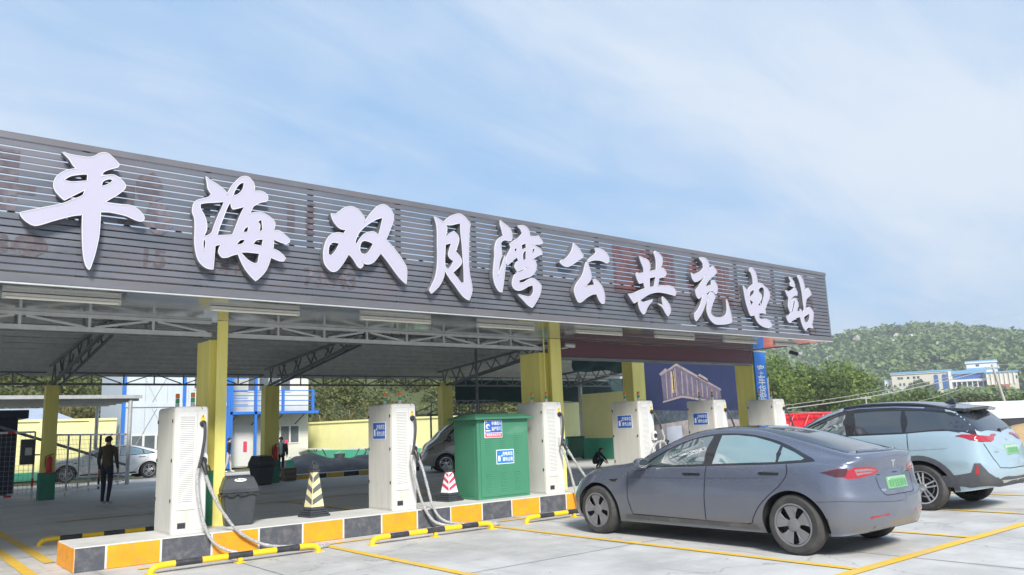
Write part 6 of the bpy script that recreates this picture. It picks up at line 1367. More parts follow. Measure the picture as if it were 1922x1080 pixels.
# ================================================================ more vehicles under and behind the canopy
WHITE = paint_mat('paint_white', (.72, .73, .74), (.5, .48, .44), metal=.05, damt=.2)
c3, wc = sedan('white_sedan', 'white sedan parked beyond the mesh fence, nose to the left', (10.05, 35.3, 0), WHITE, detail=False, rz=R(90))
VANT = dict(L=4.4, wr_s=.85, wf_s=3.55, tire=.31, arch=.36, wmax=.83, bulge=(.04, .10), trim=(0, .0),
  tab=dict(
    zt=[(0, 1.62), (.1, 1.76), (.4, 1.82), (1.5, 1.86), (2.6, 1.84), (3.0, 1.78), (3.3, 1.66), (3.6, 1.45), (3.85, 1.22), (4.0, 1.10), (4.2, 1.0), (4.33, .86), (4.4, .68)],
    zr=[(0, 1.55), (.1, 1.68), (.4, 1.73), (1.5, 1.77), (2.6, 1.75), (3.0, 1.68), (3.3, 1.54), (3.6, 1.32), (3.85, 1.12), (4.05, 1.0), (4.3, .82), (4.4, .62)],
    zs=[(0, 1.0), (2.5, 1.02), (3.4, 1.0), (3.8, .95), (4.1, .86), (4.4, .55)],
    zb=[(0, .3), (.5, .25), (3.5, .22), (4.2, .24), (4.4, .3)],
    wb=[(0, .7), (.2, .76), (3.5, .77), (4.1, .7), (4.4, .5)],
    wm=[(0, .76), (.2, .82), (3.5, .83), (4.0, .79), (4.25, .68), (4.4, .55)],
    ws=[(0, .74), (.2, .80), (3.4, .80), (3.9, .75), (4.2, .64), (4.4, .5)],
    wr=[(0, .66), (.3, .70), (2.6, .69), (3.2, .68), (3.6, .68), (4.0, .64), (4.4, .45)]),
  tail=[(.2, .05), (.5, 0), (2, .04)], nose=[(.2, .08), (.4, 0), (.7, .02), (2, .1)])
def van(loc, rz):
    c = Car(VANT); t = thing('minivan', 'beige grey minivan parked behind the green cabinet, nose to the left', 'van', loc, None, rz); ROOT[t.name] = (0, 0, 0)
    P = paint_mat('paint_beige', (.40, .375, .33), (.3, .27, .23), metal=.2, damt=.3)
    c.cut_body(t, P)
    for sd in (-1, 1):
        c.patch('window_surround', [(3.62, 1.03), (3.38, 1.35), (3.15, 1.56), (2.9, 1.655), (2.5, 1.68), (.35, 1.64), (.3, 1.08), (2.6, 1.06)], TRIM, t, 'side', sd, .0025, .12)
        c.patch('front_window', [(3.5, 1.06), (3.32, 1.32), (3.1, 1.52), (2.88, 1.61), (2.62, 1.63), (2.6, 1.09)], GLASS, t, 'side', sd, .006, .1)
        c.patch('middle_window', [(2.46, 1.63), (1.5, 1.63), (1.5, 1.10), (2.46, 1.10)], GLASS_D, t, 'side', sd, .006, .12); c.patch('rear_window', [(1.4, 1.62), (.45, 1.59), (.45, 1.12), (1.4, 1.10)], GLASS_D, t, 'side', sd, .006, .12)
        for ln in ([(3.6, 1.0), (3.62, .75), (3.3, .62), (3.15, .35), (2.55, .33), (2.53, 1.6)], [(1.45, 1.6), (1.45, .33), (2.5, .33)]): c.ribbon('shut_line', ln, .012, GAP, t, 'side', sd)
        for a in (2.62, 2.28): c.patch('door_handle', [(a, .93), (a + .16, .93), (a + .16, .965), (a, .965)], TRIM, t, 'side', sd, .02, .08)
        m = MB().box(min(sd * .78, sd * .90), max(sd * .78, sd * .90), 3.42, 3.46, 1.08, 1.12).build('mirror', TRIM, t, W=False)
        MB().box(min(sd * .88, sd * 1.0), max(sd * .88, sd * 1.0), 3.38, 3.5, 1.03, 1.22).build('mirror_shell', TRIM, m, W=False, bevel=.03)
        c.patch('headlamp', [(.95, .78), (.6, .72), (.6, .80), (.92, .90)], LENS_W, t, 'polarf', sd, .004, .08)
        for s in (c.wr_s, c.wf_s): wheel(t, sd * .72, s, c.tire, sd, 'spoke', SILVER, .19)
    c.patch('windscreen', [(-.6, 3.1), (-.62, 3.75), (.62, 3.75), (.6, 3.1)], GLASS_D, t, 'top', -1, .004, .1)
van((19.25, 22.35, 0), R(65))

# ================================================================ people
def person(label, loc, rz, height, joints, edges, cols, hair=True):
    """one continuous skinned body grown on a jointed skeleton; joints: name -> (x, y, z, radius); faces -y"""
    t = thing('person', label, 'person', loc, None, rz); k = height / 1.72
    names = list(joints); idx = {n: i for i, n in enumerate(names)}
    me = bpy.data.meshes.new('body'); me.from_pydata([tuple(v * k for v in joints[n][:3]) for n in names], [(idx[a], idx[b]) for a, b in edges], [])
    o = bpy.data.objects.new('body', me); COL.objects.link(o)
    sk = o.modifiers.new('skin', 'SKIN'); sk.use_smooth_shade = True; sk.branch_smoothing = .4
    for i, n in enumerate(names):
        d = me.skin_vertices[0].data[i]; r = joints[n][3]
        d.radius = tuple(v * k for v in (r if isinstance(r, tuple) else (r, r))); d.use_root = (n == 'pelvis')
    ss = o.modifiers.new('sub', 'SUBSURF'); ss.levels = ss.render_levels = 1
    bpy.context.view_layer.update()
    m2 = bpy.data.meshes.new_from_object(o.evaluated_get(bpy.context.evaluated_depsgraph_get())); bpy.data.objects.remove(o)
    mats = ['skin', 'top', 'legs', 'shoes']; m2.materials.clear()
    for q in mats: m2.materials.append(cols[q])
    seg = [(Vector(joints[a][:3]) * k, Vector(joints[b][:3]) * k, a, b) for a, b in edges]
    def region(a, b):
        for n in (b, a):
            if n.startswith(('head', 'nose', 'hand', 'f')): return 0
        if 'toe' in b or 'toe' in a: return 3
        if any(w in b for w in ('hip', 'knee', 'ankle')): return 2
        return 1
    for p in m2.polygons:
        best = 9; reg = 1
        for A, B, a, b in seg:
            q, u = geometry.intersect_point_line(p.center, A, B); u = min(max(u, 0), 1); dd = (A.lerp(B, u) - p.center).length
            if dd < best: best = dd; reg = region(a, b)
        p.material_index = reg; p.use_smooth = True
    b = bpy.data.objects.new('body', m2); COL.objects.link(b); b.parent = t
    if hair:
        h = Vector(joints['head'][:3]) * k; v = []; f = []; n1, n2 = 8, 16
        for i in range(n1 + 1):
            for j in range(n2):
                th = i / n1 * R(105); ph = 2 * math.pi * j / n2; front = max(0, -math.sin(ph)); th2 = th * (1 - .38 * front + .22 * max(0, math.sin(ph))); r = .104 * k * random.uniform(.98, 1.04)
                v.append((h.x + r * .86 * math.sin(th2) * math.cos(ph), h.y + r * math.sin(th2) * math.sin(ph) + .012 * k, h.z + .016 * k + r * .95 * math.cos(th2)))
        for i in range(n1):
            for j in range(n2): f.append((i * n2 + j, i * n2 + (j + 1) % n2, (i + 1) * n2 + (j + 1) % n2, (i + 1) * n2 + j))
        mesh_obj('hair', v, f, M['hair'], t, W=False, smooth=True)
        for s in (-1, 1): MB().lathe([(0, -.006), (.011 * k, 0), (0, .006)], 8, (h.x + s * .036 * k, h.y - .096 * k, h.z + .012 * k), 'Y').build('eye', M['black_plastic'], t, W=False)
    return t
def skeleton(stride=.0, arm=(0, 0), lean=0.0, head_turn=0.0, coat=0.0):
    J = {'pelvis': (0, 0, .95, (.145 + coat, .105 + coat)), 'waist': (0, -lean * .3, 1.10, (.135 + coat, .10 + coat)), 'chest': (0, -lean * .7, 1.32, (.165 + coat, .115 + coat)), 'collar': (0, -lean, 1.45, (.11, .085)), 'neck': (0, -lean, 1.52, .052),
         'head': (0, -lean - .01, 1.615, (.078, .095)), 'headtop': (0, -lean, 1.69, (.06, .072)), 'nose': (0, -lean - .105, 1.60, .013)}
    E = [('pelvis', 'waist'), ('waist', 'chest'), ('chest', 'collar'), ('collar', 'neck'), ('neck', 'head'), ('head', 'headtop'), ('head', 'nose')]
    for s, n in ((-1, 'l'), (1, 'r')):
        st = stride * s
        J['hip' + n] = (s * .095, 0, .88, .088); J['knee' + n] = (s * .10, -st * .22 - .02, .49, .062); J['ankle' + n] = (s * .105, -st * .5 + (.04 if st else 0), .085, .045); J['toe' + n] = (s * .125, -st * .5 - .15, .045, .036)
        E += [('pelvis', 'hip' + n), ('hip' + n, 'knee' + n), ('knee' + n, 'ankle' + n), ('ankle' + n, 'toe' + n)]
        a = arm[0 if s < 0 else 1]
        J['shoulder' + n] = (s * .185, -lean, 1.405, .066); J['elbow' + n] = (s * .235, -lean + .03 - a * .12, 1.13, .052); J['wrist' + n] = (s * .245, -lean - .02 - a * .3, .89 + abs(a) * .05, .034)
        w = J['wrist' + n]; J['hand' + n] = (w[0], w[1] - .015, w[2] - .065, .031)
        E += [('collar', 'shoulder' + n), ('shoulder' + n, 'elbow' + n), ('elbow' + n, 'wrist' + n), ('wrist' + n, 'hand' + n)]
        for q, (dy, ln) in enumerate(((-.03, .07), (-.01, .078), (.012, .072), (.03, .058))):
            J['f%s%d' % (n, q)] = (w[0] - s * .004, w[1] - .02 + dy, w[2] - .065 - ln * .6, .010); J['f%s%dt' % (n, q)] = (w[0] - s * .018, w[1] - .024 + dy, w[2] - .065 - ln, .008)
            E += [('hand' + n, 'f%s%d' % (n, q)), ('f%s%d' % (n, q), 'f%s%dt' % (n, q))]
        J['f%sth' % n] = (w[0] - s * .015, w[1] - .058, w[2] - .065, .010); E.append(('hand' + n, 'f%sth' % n))
    return J, E
cl = lambda n, c, **k: pm(n, c, .85, var=.15, vscale=6, bump=.3, bscale=25, **k)
J, E = skeleton(.14, (.1, .2), .02, coat=.02)
person('man in olive brown jacket and navy trousers standing by the mesh fence, back turned', (4.62, 21.2, .004), R(140), 1.60, J, E, dict(skin=M['skin'], top=cl('olive_jacket', (.075, .06, .035)), legs=cl('navy_cloth', (.018, .022, .045)), shoes=cl('pale_shoes', (.5, .5, .48))))
J, E = skeleton(.45, (.4, -.5), .05)
mp_ = person('man in white shirt and open dark jacket walking by the yellow wall', (12.26, 29.0, .004), R(-35), 1.42, J, E, dict(skin=M['skin'], top=cl('white_shirt', (.62, .62, .63)), legs=cl('black_cloth', (.016, .017, .02)), shoes=cl('dark_shoes', (.06, .06, .06))))
# his open jacket: two fronts, a back and sleeves
JK = cl('jacket_dark', (.055, .05, .05)); kk = 1.42 / 1.72
def shell_panel(a0, a1, name):
    v = []; f = []; n = 10
    rows = ((.86, .20, .165), (1.0, .185, .15), (1.2, .19, .15), (1.38, .205, .14), (1.46, .13, .105))
    for z, rx, ry in rows:
        for i in range(n + 1):
            a = a0 + (a1 - a0) * i / n; v.append((rx * math.cos(a) * kk, (ry * math.sin(a) - .03) * kk, z * kk))
    for r_ in range(len(rows) - 1):
        for i in range(n): f.append((r_ * (n + 1) + i, r_ * (n + 1) + i + 1, (r_ + 1) * (n + 1) + i + 1, (r_ + 1) * (n + 1) + i))
    o = mesh_obj(name, v, f, JK, mp_, W=False, smooth=True); s_ = o.modifiers.new('th', 'SOLIDIFY'); s_.thickness = .015
shell_panel(R(-58), R(238), 'jacket')
for s in (-1, 1):
    n = 'l' if s < 0 else 'r'
    MB().tube([Vector(J[q + n][:3]) * kk for q in ('shoulder', 'elbow', 'wrist')], [.085 * kk, .07 * kk, .052 * kk], 10).build('sleeve', JK, mp_, W=False, smooth=True)
t = thing('carrier_bag', 'green carrier bag in the hand of the walking man', 'bag', (12.55, 28.85, .25))
MB().add([(-.13, -.06, 0), (.13, -.06, 0), (.13, .06, 0), (-.13, .06, 0), (-.15, -.03, .3), (.15, -.03, .3), (.15, .03, .3), (-.15, .03, .3)], [(0, 1, 2, 3), (0, 4, 5, 1), (1, 5, 6, 2), (2, 6, 7, 3), (3, 7, 4, 0), (4, 5, 6, 7)]).build('bag', pm('bag_green', (.10, .50, .30), .4, var=.1), t, W=False, bevel=.02)
MB().tube(spline([(-.07, 0, .3), (0, 0, .42), (.07, 0, .3)], 5), .008, 6).build('handle', MATS['bag_green'], t, W=False)
J, E = skeleton(.3, (.2, -.2), .03)
person('person in black top and pale trousers walking past the prefab office', (12.2, 34.4, .0), R(60), 1.46, J, E, dict(skin=M['skin'], top=cl('black_top', (.014, .014, .016)), legs=cl('pale_trousers', (.42, .40, .37)), shoes=cl('white_shoes', (.6, .6, .6))))
# crouching figure
J, E = skeleton(0, (0, 0), .0, coat=.015)
sq = {'pelvis': (0, .1, .30, (.15, .13)), 'waist': (0, .08, .44, (.145, .12)), 'chest': (0, -.06, .62, (.17, .13)), 'collar': (0, -.16, .73, (.11, .09)), 'neck': (0, -.22, .77, .055), 'head': (0, -.28, .83, (.08, .095)), 'headtop': (0, -.29, .91, (.062, .07)), 'nose': (0, -.38, .80, .013)}
for s, n in ((-1, 'l'), (1, 'r')):
    sq['hip' + n] = (s * .10, .06, .28, .09); sq['knee' + n] = (s * .17, -.30, .44, .066); sq['ankle' + n] = (s * .14, -.06, .085, .046); sq['toe' + n] = (s * .15, -.24, .045, .036)
    sq['shoulder' + n] = (s * .18, -.14, .68, .066); sq['elbow' + n] = (s * .24, -.30, .50, .05); sq['wrist' + n] = (s * .12, -.46, .36, .034); sq['hand' + n] = (s * .09, -.50, .31, .03)
    for q in range(4): sq['f%s%d' % (n, q)] = (s * (.06 + q * .018), -.54, .265, .010); sq['f%s%dt' % (n, q)] = (s * (.05 + q * .018), -.55, .235, .008)
    sq['f%sth' % n] = (s * .05, -.49, .28, .010)
person('person in dark clothes crouching by the fourth charger', (18.75, 18.9, .004), R(20), 1.25, sq, E, dict(skin=M['skin'], top=cl('dark_hoodie', (.018, .02, .022)), legs=cl('grey_jeans', (.03, .034, .04)), shoes=MATS['pale_shoes']))
# ================================================================ vegetation and distance
def leaf_mat(name, c1, c2, tr=.35):
    m = bpy.data.materials.new(name); m.use_nodes = True; t = m.node_tree; b = t.nodes['Principled BSDF']; out = t.nodes['Material Output']
    g = t.nodes.new('ShaderNodeNewGeometry'); n = t.nodes.new('ShaderNodeTexNoise'); n.inputs['Scale'].default_value = .35; n.inputs['Detail'].default_value = 4; t.links.new(g.outputs['Position'], n.inputs['Vector'])
    ad = t.nodes.new('ShaderNodeMath'); ad.operation = 'MULTIPLY_ADD'; t.links.new(g.outputs['Random Per Island'], ad.inputs[0]); ad.inputs[1].default_value = .55; 
    sb = t.nodes.new('ShaderNodeMath'); sb.operation = 'SUBTRACT'; t.links.new(n.outputs['Fac'], sb.inputs[0]); sb.inputs[1].default_value = .28; t.links.new(sb.outputs[0], ad.inputs[2])
    mx = t.nodes.new('ShaderNodeMix'); mx.data_type = 'RGBA'; mx.clamp_factor = True; t.links.new(ad.outputs[0], mx.inputs['Factor']); mx.inputs['A'].default_value = (*c1, 1); mx.inputs['B'].default_value = (*c2, 1)
    t.links.new(mx.outputs['Result'], b.inputs['Base Color']); b.inputs['Roughness'].default_value = .6; b.inputs['Specular IOR Level'].default_value = .3
    ts = t.nodes.new('ShaderNodeBsdfTranslucent'); t.links.new(mx.outputs['Result'], ts.inputs['Color'])
    ms = t.nodes.new('ShaderNodeMixShader'); ms.inputs[0].default_value = tr; t.links.new(b.outputs[0], ms.inputs[1]); t.links.new(ts.outputs[0], ms.inputs[2]); t.links.new(ms.outputs[0], out.inputs['Surface'])
    return m
def quads_mesh(name, C, size, mat, aspect=1.6, flat=.35):
    """leaf-sized faces: one randomly turned quad per centre"""
    n = len(C); C = np.asarray(C, float); size = np.broadcast_to(np.asarray(size, float), (n,))
    nrm = rng.normal(size=(n, 3)); nrm[:, 2] = np.abs(nrm[:, 2]) + flat; nrm /= np.linalg.norm(nrm, axis=1, keepdims=True)
    a = rng.normal(size=(n, 3)); a -= nrm * (a * nrm).sum(1, keepdims=True); a /= np.linalg.norm(a, axis=1, keepdims=True); b = np.cross(nrm, a)
    s = size[:, None] * rng.uniform(.7, 1.25, (n, 1))
    V = np.stack([C - a * s * .5 * aspect, C - b * s * .5, C + a * s * .5 * aspect, C + b * s * .5], 1).reshape(-1, 3)
    me = bpy.data.meshes.new(name); me.vertices.add(4 * n); me.vertices.foreach_set('co', V.ravel()); me.loops.add(4 * n); me.loops.foreach_set('vertex_index', np.arange(4 * n, dtype=np.int32))
    me.polygons.add(n); me.polygons.foreach_set('loop_start', np.arange(0, 4 * n, 4, dtype=np.int32)); me.polygons.foreach_set('loop_total', np.full(n, 4, dtype=np.int32)); me.materials.append(mat); me.update(); me.validate()
    return me
def crown_points(n_clump, per, rx, rz, cz, rc, low=.0):
    """leaf centres gathered in clumps through an uneven crown"""
    d = rng.normal(size=(n_clump, 3)); d /= np.linalg.norm(d, axis=1, keepdims=True); r = rng.uniform(.35, 1.0, (n_clump, 1)) ** .6
    lob = 1 + .22 * np.sin(d[:, :1] * 4 + 1.3) * np.cos(d[:, 1:2] * 5)
    c = d * r * lob * np.array([rx, rx, rz]); c[:, 2] += cz
    c = np.repeat(c, per, 0); q = rng.normal(size=c.shape); q /= np.linalg.norm(q, axis=1, keepdims=True)
    c += q * (rng.uniform(.2, 1, (len(c), 1)) ** .5) * rc * np.array([1, 1, .7])
    return c[c[:, 2] > low]
BARK = pm('bark', (.10, .075, .05), .9, var=.3, vscale=4, bump=.5, bscale=20)
LEAF = [leaf_mat('leaf_fresh', (.11, .165, .04), (.31, .41, .10), .45), leaf_mat('leaf_dark', (.07, .11, .03), (.22, .29, .08), .45), leaf_mat('leaf_olive', (.06, .075, .025), (.17, .18, .07))]
def trunk_mesh(h, r, seed, limbs=6):
    rd = random.Random(seed); mb = MB()
    mb.tube([(0, 0, -.2), (.05, .02, h * .3), (rd.uniform(-.15, .15), rd.uniform(-.15, .15), h * .7), (rd.uniform(-.3, .3), rd.uniform(-.3, .3), h)], [r * 1.3, r, r * .7, r * .3], 8)
    for k in range(limbs):
        a = 2 * math.pi * k / limbs + rd.uniform(-.4, .4); z = h * rd.uniform(.35, .7); L = h * rd.uniform(.3, .5)
        mb.tube([(0, 0, z), (math.cos(a) * L * .5, math.sin(a) * L * .5, z + L * .4), (math.cos(a) * L, math.sin(a) * L, z + L * .65)], [r * .5, r * .3, r * .1], 6)
    return mb
def tree(label, x, y, z, h, rx, li, seed, n=150, per=26, leaf=.26):
    t = thing('broadleaf_tree', label, 'tree', (x, y, z), 'broadleaf trees beyond the yard'); global rng
    rng = np.random.default_rng(seed)
    trunk_mesh(h * .75, h * .03, seed).build('trunk', BARK, t, W=False, smooth=True)
    me = quads_mesh('crown', crown_points(n, per, rx, h * .42, h * .58, rx * .26, h * .12), leaf, LEAF[li]); o = bpy.data.objects.new('crown', me); COL.objects.link(o); o.parent = t
    return t
# trees right of the canopy
TR = [('dense green tree just right of the blue column sign', 68.5, 46.5, 7.2, 3.3, 0, 11), ('tall bright green tree second from the canopy end', 74.0, 47.5, 7.9, 3.6, 0, 12), ('broad tree with dark foliage behind the red lattice boom', 78.5, 45.5, 6.6, 3.4, 1, 13),
      ('rounded pale green tree above the nose of the suv', 84.5, 46.0, 7.0, 3.7, 0, 14), ('low dark bushy tree behind the roof of the suv', 93.0, 42.0, 3.6, 3.4, 1, 15), ('low olive tree left of the leaning pole', 104.0, 40.0, 3.0, 3.6, 2, 16), ('low dark tree right of the leaning pole', 112.0, 36.0, 2.9, 4.0, 1, 17),
      ('small tree beside the short white post', 98, 50, 3.7, 3.0, 1, 18)]
for lab, x, y, h, rx, li, sd in TR: tree(lab, x, y, -.05, h, rx, li, sd)
# the hill
def hill_h(x, y):
    r = math.hypot(x, y); az = math.degrees(math.atan2(x, y))
    H = interp_h(az) * 600
    u = min(max((r - 150) / 450, 0), 1); sm = u * u * (3 - 2 * u)
    h = H * sm ** 2.6
    if r > 600: h *= max(0, 1 - ((r - 600) / 260) ** 2 * .8)
    return h + (math.sin(x * .021 + 1) * math.cos(y * .027) * 4 + math.sin(x * .06) * math.cos(y * .05 + 2) * 1.6) * sm * 1.0
interp_h = interp([(30, .03), (48, .045), (52, .053), (57, .066), (59, .072), (61.2, .079), (63.2, .087), (65.6, .0895), (68.2, .082), (70.4, .0735), (72.1, .067), (78, .058), (90, .05), (110, .03)])
v = []; f = []; na, nr = 90, 44
for i in range(na + 1):
    az = R(30 + 80 * i / na)
    for j in range(nr + 1):
        r = 150 + 690 * (j / nr) ** 1.15; x, y = r * math.sin(az), r * math.cos(az); v.append((x, y, hill_h(x, y) - .08))
for i in range(na):
    for j in range(nr): a = i * (nr + 1) + j; f.append((a, a + 1, a + nr + 2, a + nr + 1))
mesh_obj('hill', v, f, M['hillm'], smooth=True)['kind'] = 'structure'
rng = np.random.default_rng(3)
C = []; S = []; r2 = random.Random(9)
for k in range(5200):
    az = R(r2.uniform(47, 80)); r = math.sqrt(r2.uniform(190 ** 2, 640 ** 2)); x, y = r * math.sin(az), r * math.cos(az)
    if 355 < r < 398 and R(64.0) < az < R(72.2): continue
    z = hill_h(x, y); rad = r2.uniform(2.0, 4.2) * (.75 + r / 900); hh = rad * r2.uniform(.8, 1.35); nq = 50 if r > 400 else 110
    if math.sin(x * .035) * math.cos(y * .04) > .62 and r2.random() < .7: rad *= .45; hh *= .4; nq = 22
    p = rng.normal(size=(nq, 3)); p /= np.linalg.norm(p, axis=1, keepdims=True); p[:, 2] = np.abs(p[:, 2]) * 1.1 - .1
    p *= rng.uniform(.55, 1.05, (nq, 1)) * np.array([rad, rad, hh]); p += (x, y, z + hh * .35); C.append(p); S.append(np.full(nq, rad * (.40 if r > 400 else .24)))
def hazy(name, c1, c2): return leaf_mat(name, c1, c2, .25)
me = quads_mesh('hill_woodland', np.concatenate(C), np.concatenate(S), hazy('leaf_hill', (.10, .15, .05), (.27, .36, .13)))
o = bpy.data.objects.new('hill_woodland', me); COL.objects.link(o); tag(o, 'green woodland covering the hill on the right', 'woodland', kind='stuff')
RK = pm('boulder', (.42, .38, .34), .9, var=.25, vscale=.4, bump=.4, bscale=1); mb = MB()
for k in range(40):
    az = R(r2.uniform(58, 74)); r = r2.uniform(480, 560); x, y = r * math.sin(az), r * math.cos(az); z = hill_h(x, y) + 4.0; s_ = r2.uniform(1.2, 3.4)
    vs = []
    for i in range(5):
        for j in range(7):
            th = math.pi * (i + .5) / 5; ph = 2 * math.pi * j / 7; q = s_ * r2.uniform(.75, 1.15); vs.append((x + q * math.sin(th) * math.cos(ph), y + q * math.sin(th) * math.sin(ph), z + q * .8 * math.cos(th)))
    mb.add(vs, [(i * 7 + j, i * 7 + (j + 1) % 7, (i + 1) * 7 + (j + 1) % 7, (i + 1) * 7 + j) for i in range(4) for j in range(7)] + [tuple(range(7)), tuple(range(28, 35))])
o = mb.build('hill_boulders', RK); tag(o, 'pale boulders scattered between the trees on the hill', 'boulders', kind='stuff')
# bank of scrub behind the station
def bank_h(x, y):
    e = y - (46 + .12 * abs(x - 10)) if x < 22 else y - (46 - (x - 22) * .12)
    return max(0, min(e * .42, 9 + e * .1)) + .25 * math.sin(x * .5) * math.cos(y * .4) * min(1, max(0, e / 4))
v = []; f = []; nx, ny = 60, 30
for j in range(ny + 1):
    for i in range(nx + 1): x = -40 + 92 * i / nx; y = 38 + 48 * j / ny; v.append((x, y, bank_h(x, y) - .055))
for j in range(ny):
    for i in range(nx): a = j * (nx + 1) + i; f.append((a, a + 1, a + nx + 2, a + nx + 1))
mesh_obj('hillside', v, f, M['hillm'], smooth=True)['kind'] = 'structure'
C = []; S = []
for k in range(1150):
    x = r2.uniform(-30, 51); y = r2.uniform(45, 74); z = bank_h(x, y)
    if z <= .05: continue
    rad = r2.uniform(.6, 1.8); hh = rad * r2.uniform(.8, 1.5); nq = 170
    p = rng.normal(size=(nq, 3)); p /= np.linalg.norm(p, axis=1, keepdims=True); p[:, 2] = np.abs(p[:, 2]); p *= rng.uniform(.4, 1.05, (nq, 1)) * np.array([rad, rad, hh]); p += (x, y, z); C.append(p); S.append(np.full(nq, .17))
me = quads_mesh('hillside_scrub', np.concatenate(C), np.concatenate(S), leaf_mat('leaf_scrub', (.07, .09, .03), (.23, .24, .09)))
o = bpy.data.objects.new('hillside_scrub', me); COL.objects.link(o); tag(o, 'olive green scrub on the bank behind the station', 'scrub', kind='stuff')
# dry reed grass tufts on the bank
mb = MB(); DG = leaf_mat('reed_straw', (.12, .11, .045), (.42, .34, .17), .2)
def reeds(n, x0, x1, y0, y1):
    for k in range(n):
        x = r2.uniform(x0, x1); y = r2.uniform(y0, y1); z = bank_h(x, y)
        for q in range(26):
            a = r2.uniform(0, 6.28); L = r2.uniform(.9, 1.8); w = r2.uniform(.015, .035); dx, dy = math.cos(a), math.sin(a); px, py = -dy * w, dx * w
            m1 = (x + dx * L * .25, y + dy * L * .25, z + L * .7); m2 = (x + dx * L * .62, y + dy * L * .62, z + L * .75)
            mb.add([(x - px, y - py, z), (x + px, y + py, z), (m1[0] + px, m1[1] + py, m1[2]), (m1[0] - px, m1[1] - py, m1[2]), m2], [(0, 1, 2, 3), (3, 2, 4)])
reeds(150, -6, 12, 47, 53); reeds(40, 22, 27, 45, 50)
me = bpy.data.meshes.new('reed_grass'); me.from_pydata(mb.v, [], mb.f); me.materials.append(DG); o = bpy.data.objects.new('reed_grass', me); COL.objects.link(o); tag(o, 'straw coloured reed grass above the yellow yard wall', 'grass', kind='stuff')

# ================================================================ hillside school building
def far(az, r): return Vector((r * math.sin(R(az)), r * math.cos(R(az)), 0))
A = far(64.55, 376); B = far(71.5, 376); U = (B - A).normalized(); Nn = Vector((U.y, -U.x, 0)); Nn = -Nn if Nn.dot(A) > 0 else Nn     # Nn points to the camera
z0 = 8.3; ZK = .62; L = (B - A).length
t = thing('school_building', 'long cream hillside building with blue roof edges and tall arched windows', 'building', tuple(A + Vector((0, 0, z0)))); O = A + Vector((0, 0, z0)); ROOT[t.name] = tuple(O)
CR = pm('school_cream', (.66, .62, .50), .8, var=.06, vscale=.3); BR = pm('school_blue_roof', (.20, .42, .66), .5, var=.1, vscale=.3); WIN = pm('school_window', (.06, .08, .12), .15, var=.2); WHT = pm('school_white', (.78, .78, .76), .7, var=.04); BLW = pm('school_blue_glass', (.05, .13, .38), .15, var=.2); PINK = pm('school_brick', (.42, .17, .11), .85, var=.12)
def P3(u, d, z): q = O + U * u + Nn * d; return (q.x, q.y, z0 + z * ZK)
def bx(name, u0, u1, d0, d1, za, zb, mat, parent): 
    return MB().add([P3(u0, d0, za), P3(u1, d0, za), P3(u1, d1, za), P3(u0, d1, za), P3(u0, d0, zb), P3(u1, d0, zb), P3(u1, d1, zb), P3(u0, d1, zb)], [(0, 3, 2, 1), (4, 5, 6, 7), (0, 1, 5, 4), (1, 2, 6, 5), (2, 3, 7, 6), (3, 0, 4, 7)]).build(name, mat, parent)
k = L / 48.0
b1 = bx('left_wing', 0, 23.5 * k, -10, 0, 0, 14.2, CR, t); bx('roof_edge', -.5, 24 * k, -10.5, .6, 14.9, 15.9, BR, b1); bx('cornice', -.3, 23.8 * k, -10.3, .4, 14.2, 14.9, WHT, b1)
for u in (2.4, 3.6, 6.2, 8.6, 10.2): bx('window', u * k, (u + 1.0) * k, -.02, .06, 11.0, 12.6, WIN, b1)
for u in (2.8, 4.4): bx('window', u * k, (u + .8) * k, -.02, .06, 6.6, 8.4, WIN, b1); bx('window', u * k, (u + .7) * k, -.02, .06, 2.6, 4.4, WIN, b1)
def arch(u, w, za, zb, mat, par):
    pts = [(u - w / 2, za), (u + w / 2, za)] + [(u + w / 2 * math.cos(R(a)), zb - w / 2 + w / 2 * math.sin(R(a))) for a in range(0, 181, 20)]
    MB().prism(pts, lambda a, b: P3(a, .10, b), lambda a, b: P3(a, -.02, b)).build('arched_window', mat, par)
for u in (17.6, 20.8): arch(u * k, 1.7 * k, 3.2, 13.0, BLW, b1)
bx('white_pier', 22.4 * k, 23.6 * k, .0, .8, 1, 14.1, WHT, b1)
b2 = bx('middle_wing', 23.5 * k, 37 * k, -12, -2.5, 0, 12.6, CR, t); bx('roof_slope', 23.2 * k, 37 * k, -12.5, -1.8, 12.6, 14.9, BR, b2); bx('window_band', 24 * k, 35.5 * k, -2.5, -2.42, 9.0, 12.3, BLW, b2); bx('balcony', 23.6 * k, 37 * k, -2.5, -.8, 7.4, 8.8, WHT, b2); bx('dark_arcade', 24.2 * k, 36.5 * k, -2.5, -2.4, 4.2, 7.0, WIN, b2)
for i in range(6): bx('column', (25 + i * 2) * k, (25.4 + i * 2) * k, -1.5, -1.0, 1, 7.4, WHT, b2)
b3 = bx('tower', 29.8 * k, 41.2 * k, -9, -3.4, 0, 19.2, WHT, t); bx('tower_cornice', 29.3 * k, 41.6 * k, -9.5, -2.9, 19.2, 20.0, WHT, b3); bx('tower_roof', 29.5 * k, 41.4 * k, -9.2, -3.1, 20.0, 20.9, BR, b3); bx('tower_band', 29.6 * k, 42 * k, -9.2, -3.1, 14.9, 16.1, BR, b3); bx('window', 33.4 * k, 34.6 * k, -3.42, -3.3, 17.0, 18.3, WIN, b3)
b4 = bx('right_wing', 36.5 * k, 48 * k, -8, .6, 1.0, 11.6, CR, t); bx('roof_edge', 36 * k, 48.4 * k, -8.5, 1.1, 12.0, 12.8, BR, b4); bx('cornice', 36.2 * k, 48.2 * k, -8.3, .9, 11.6, 12.0, WHT, b4)
for i in range(6): arch((37.6 + i * 1.65) * k, .95 * k, 5.0, 10.8, WIN, b4); 
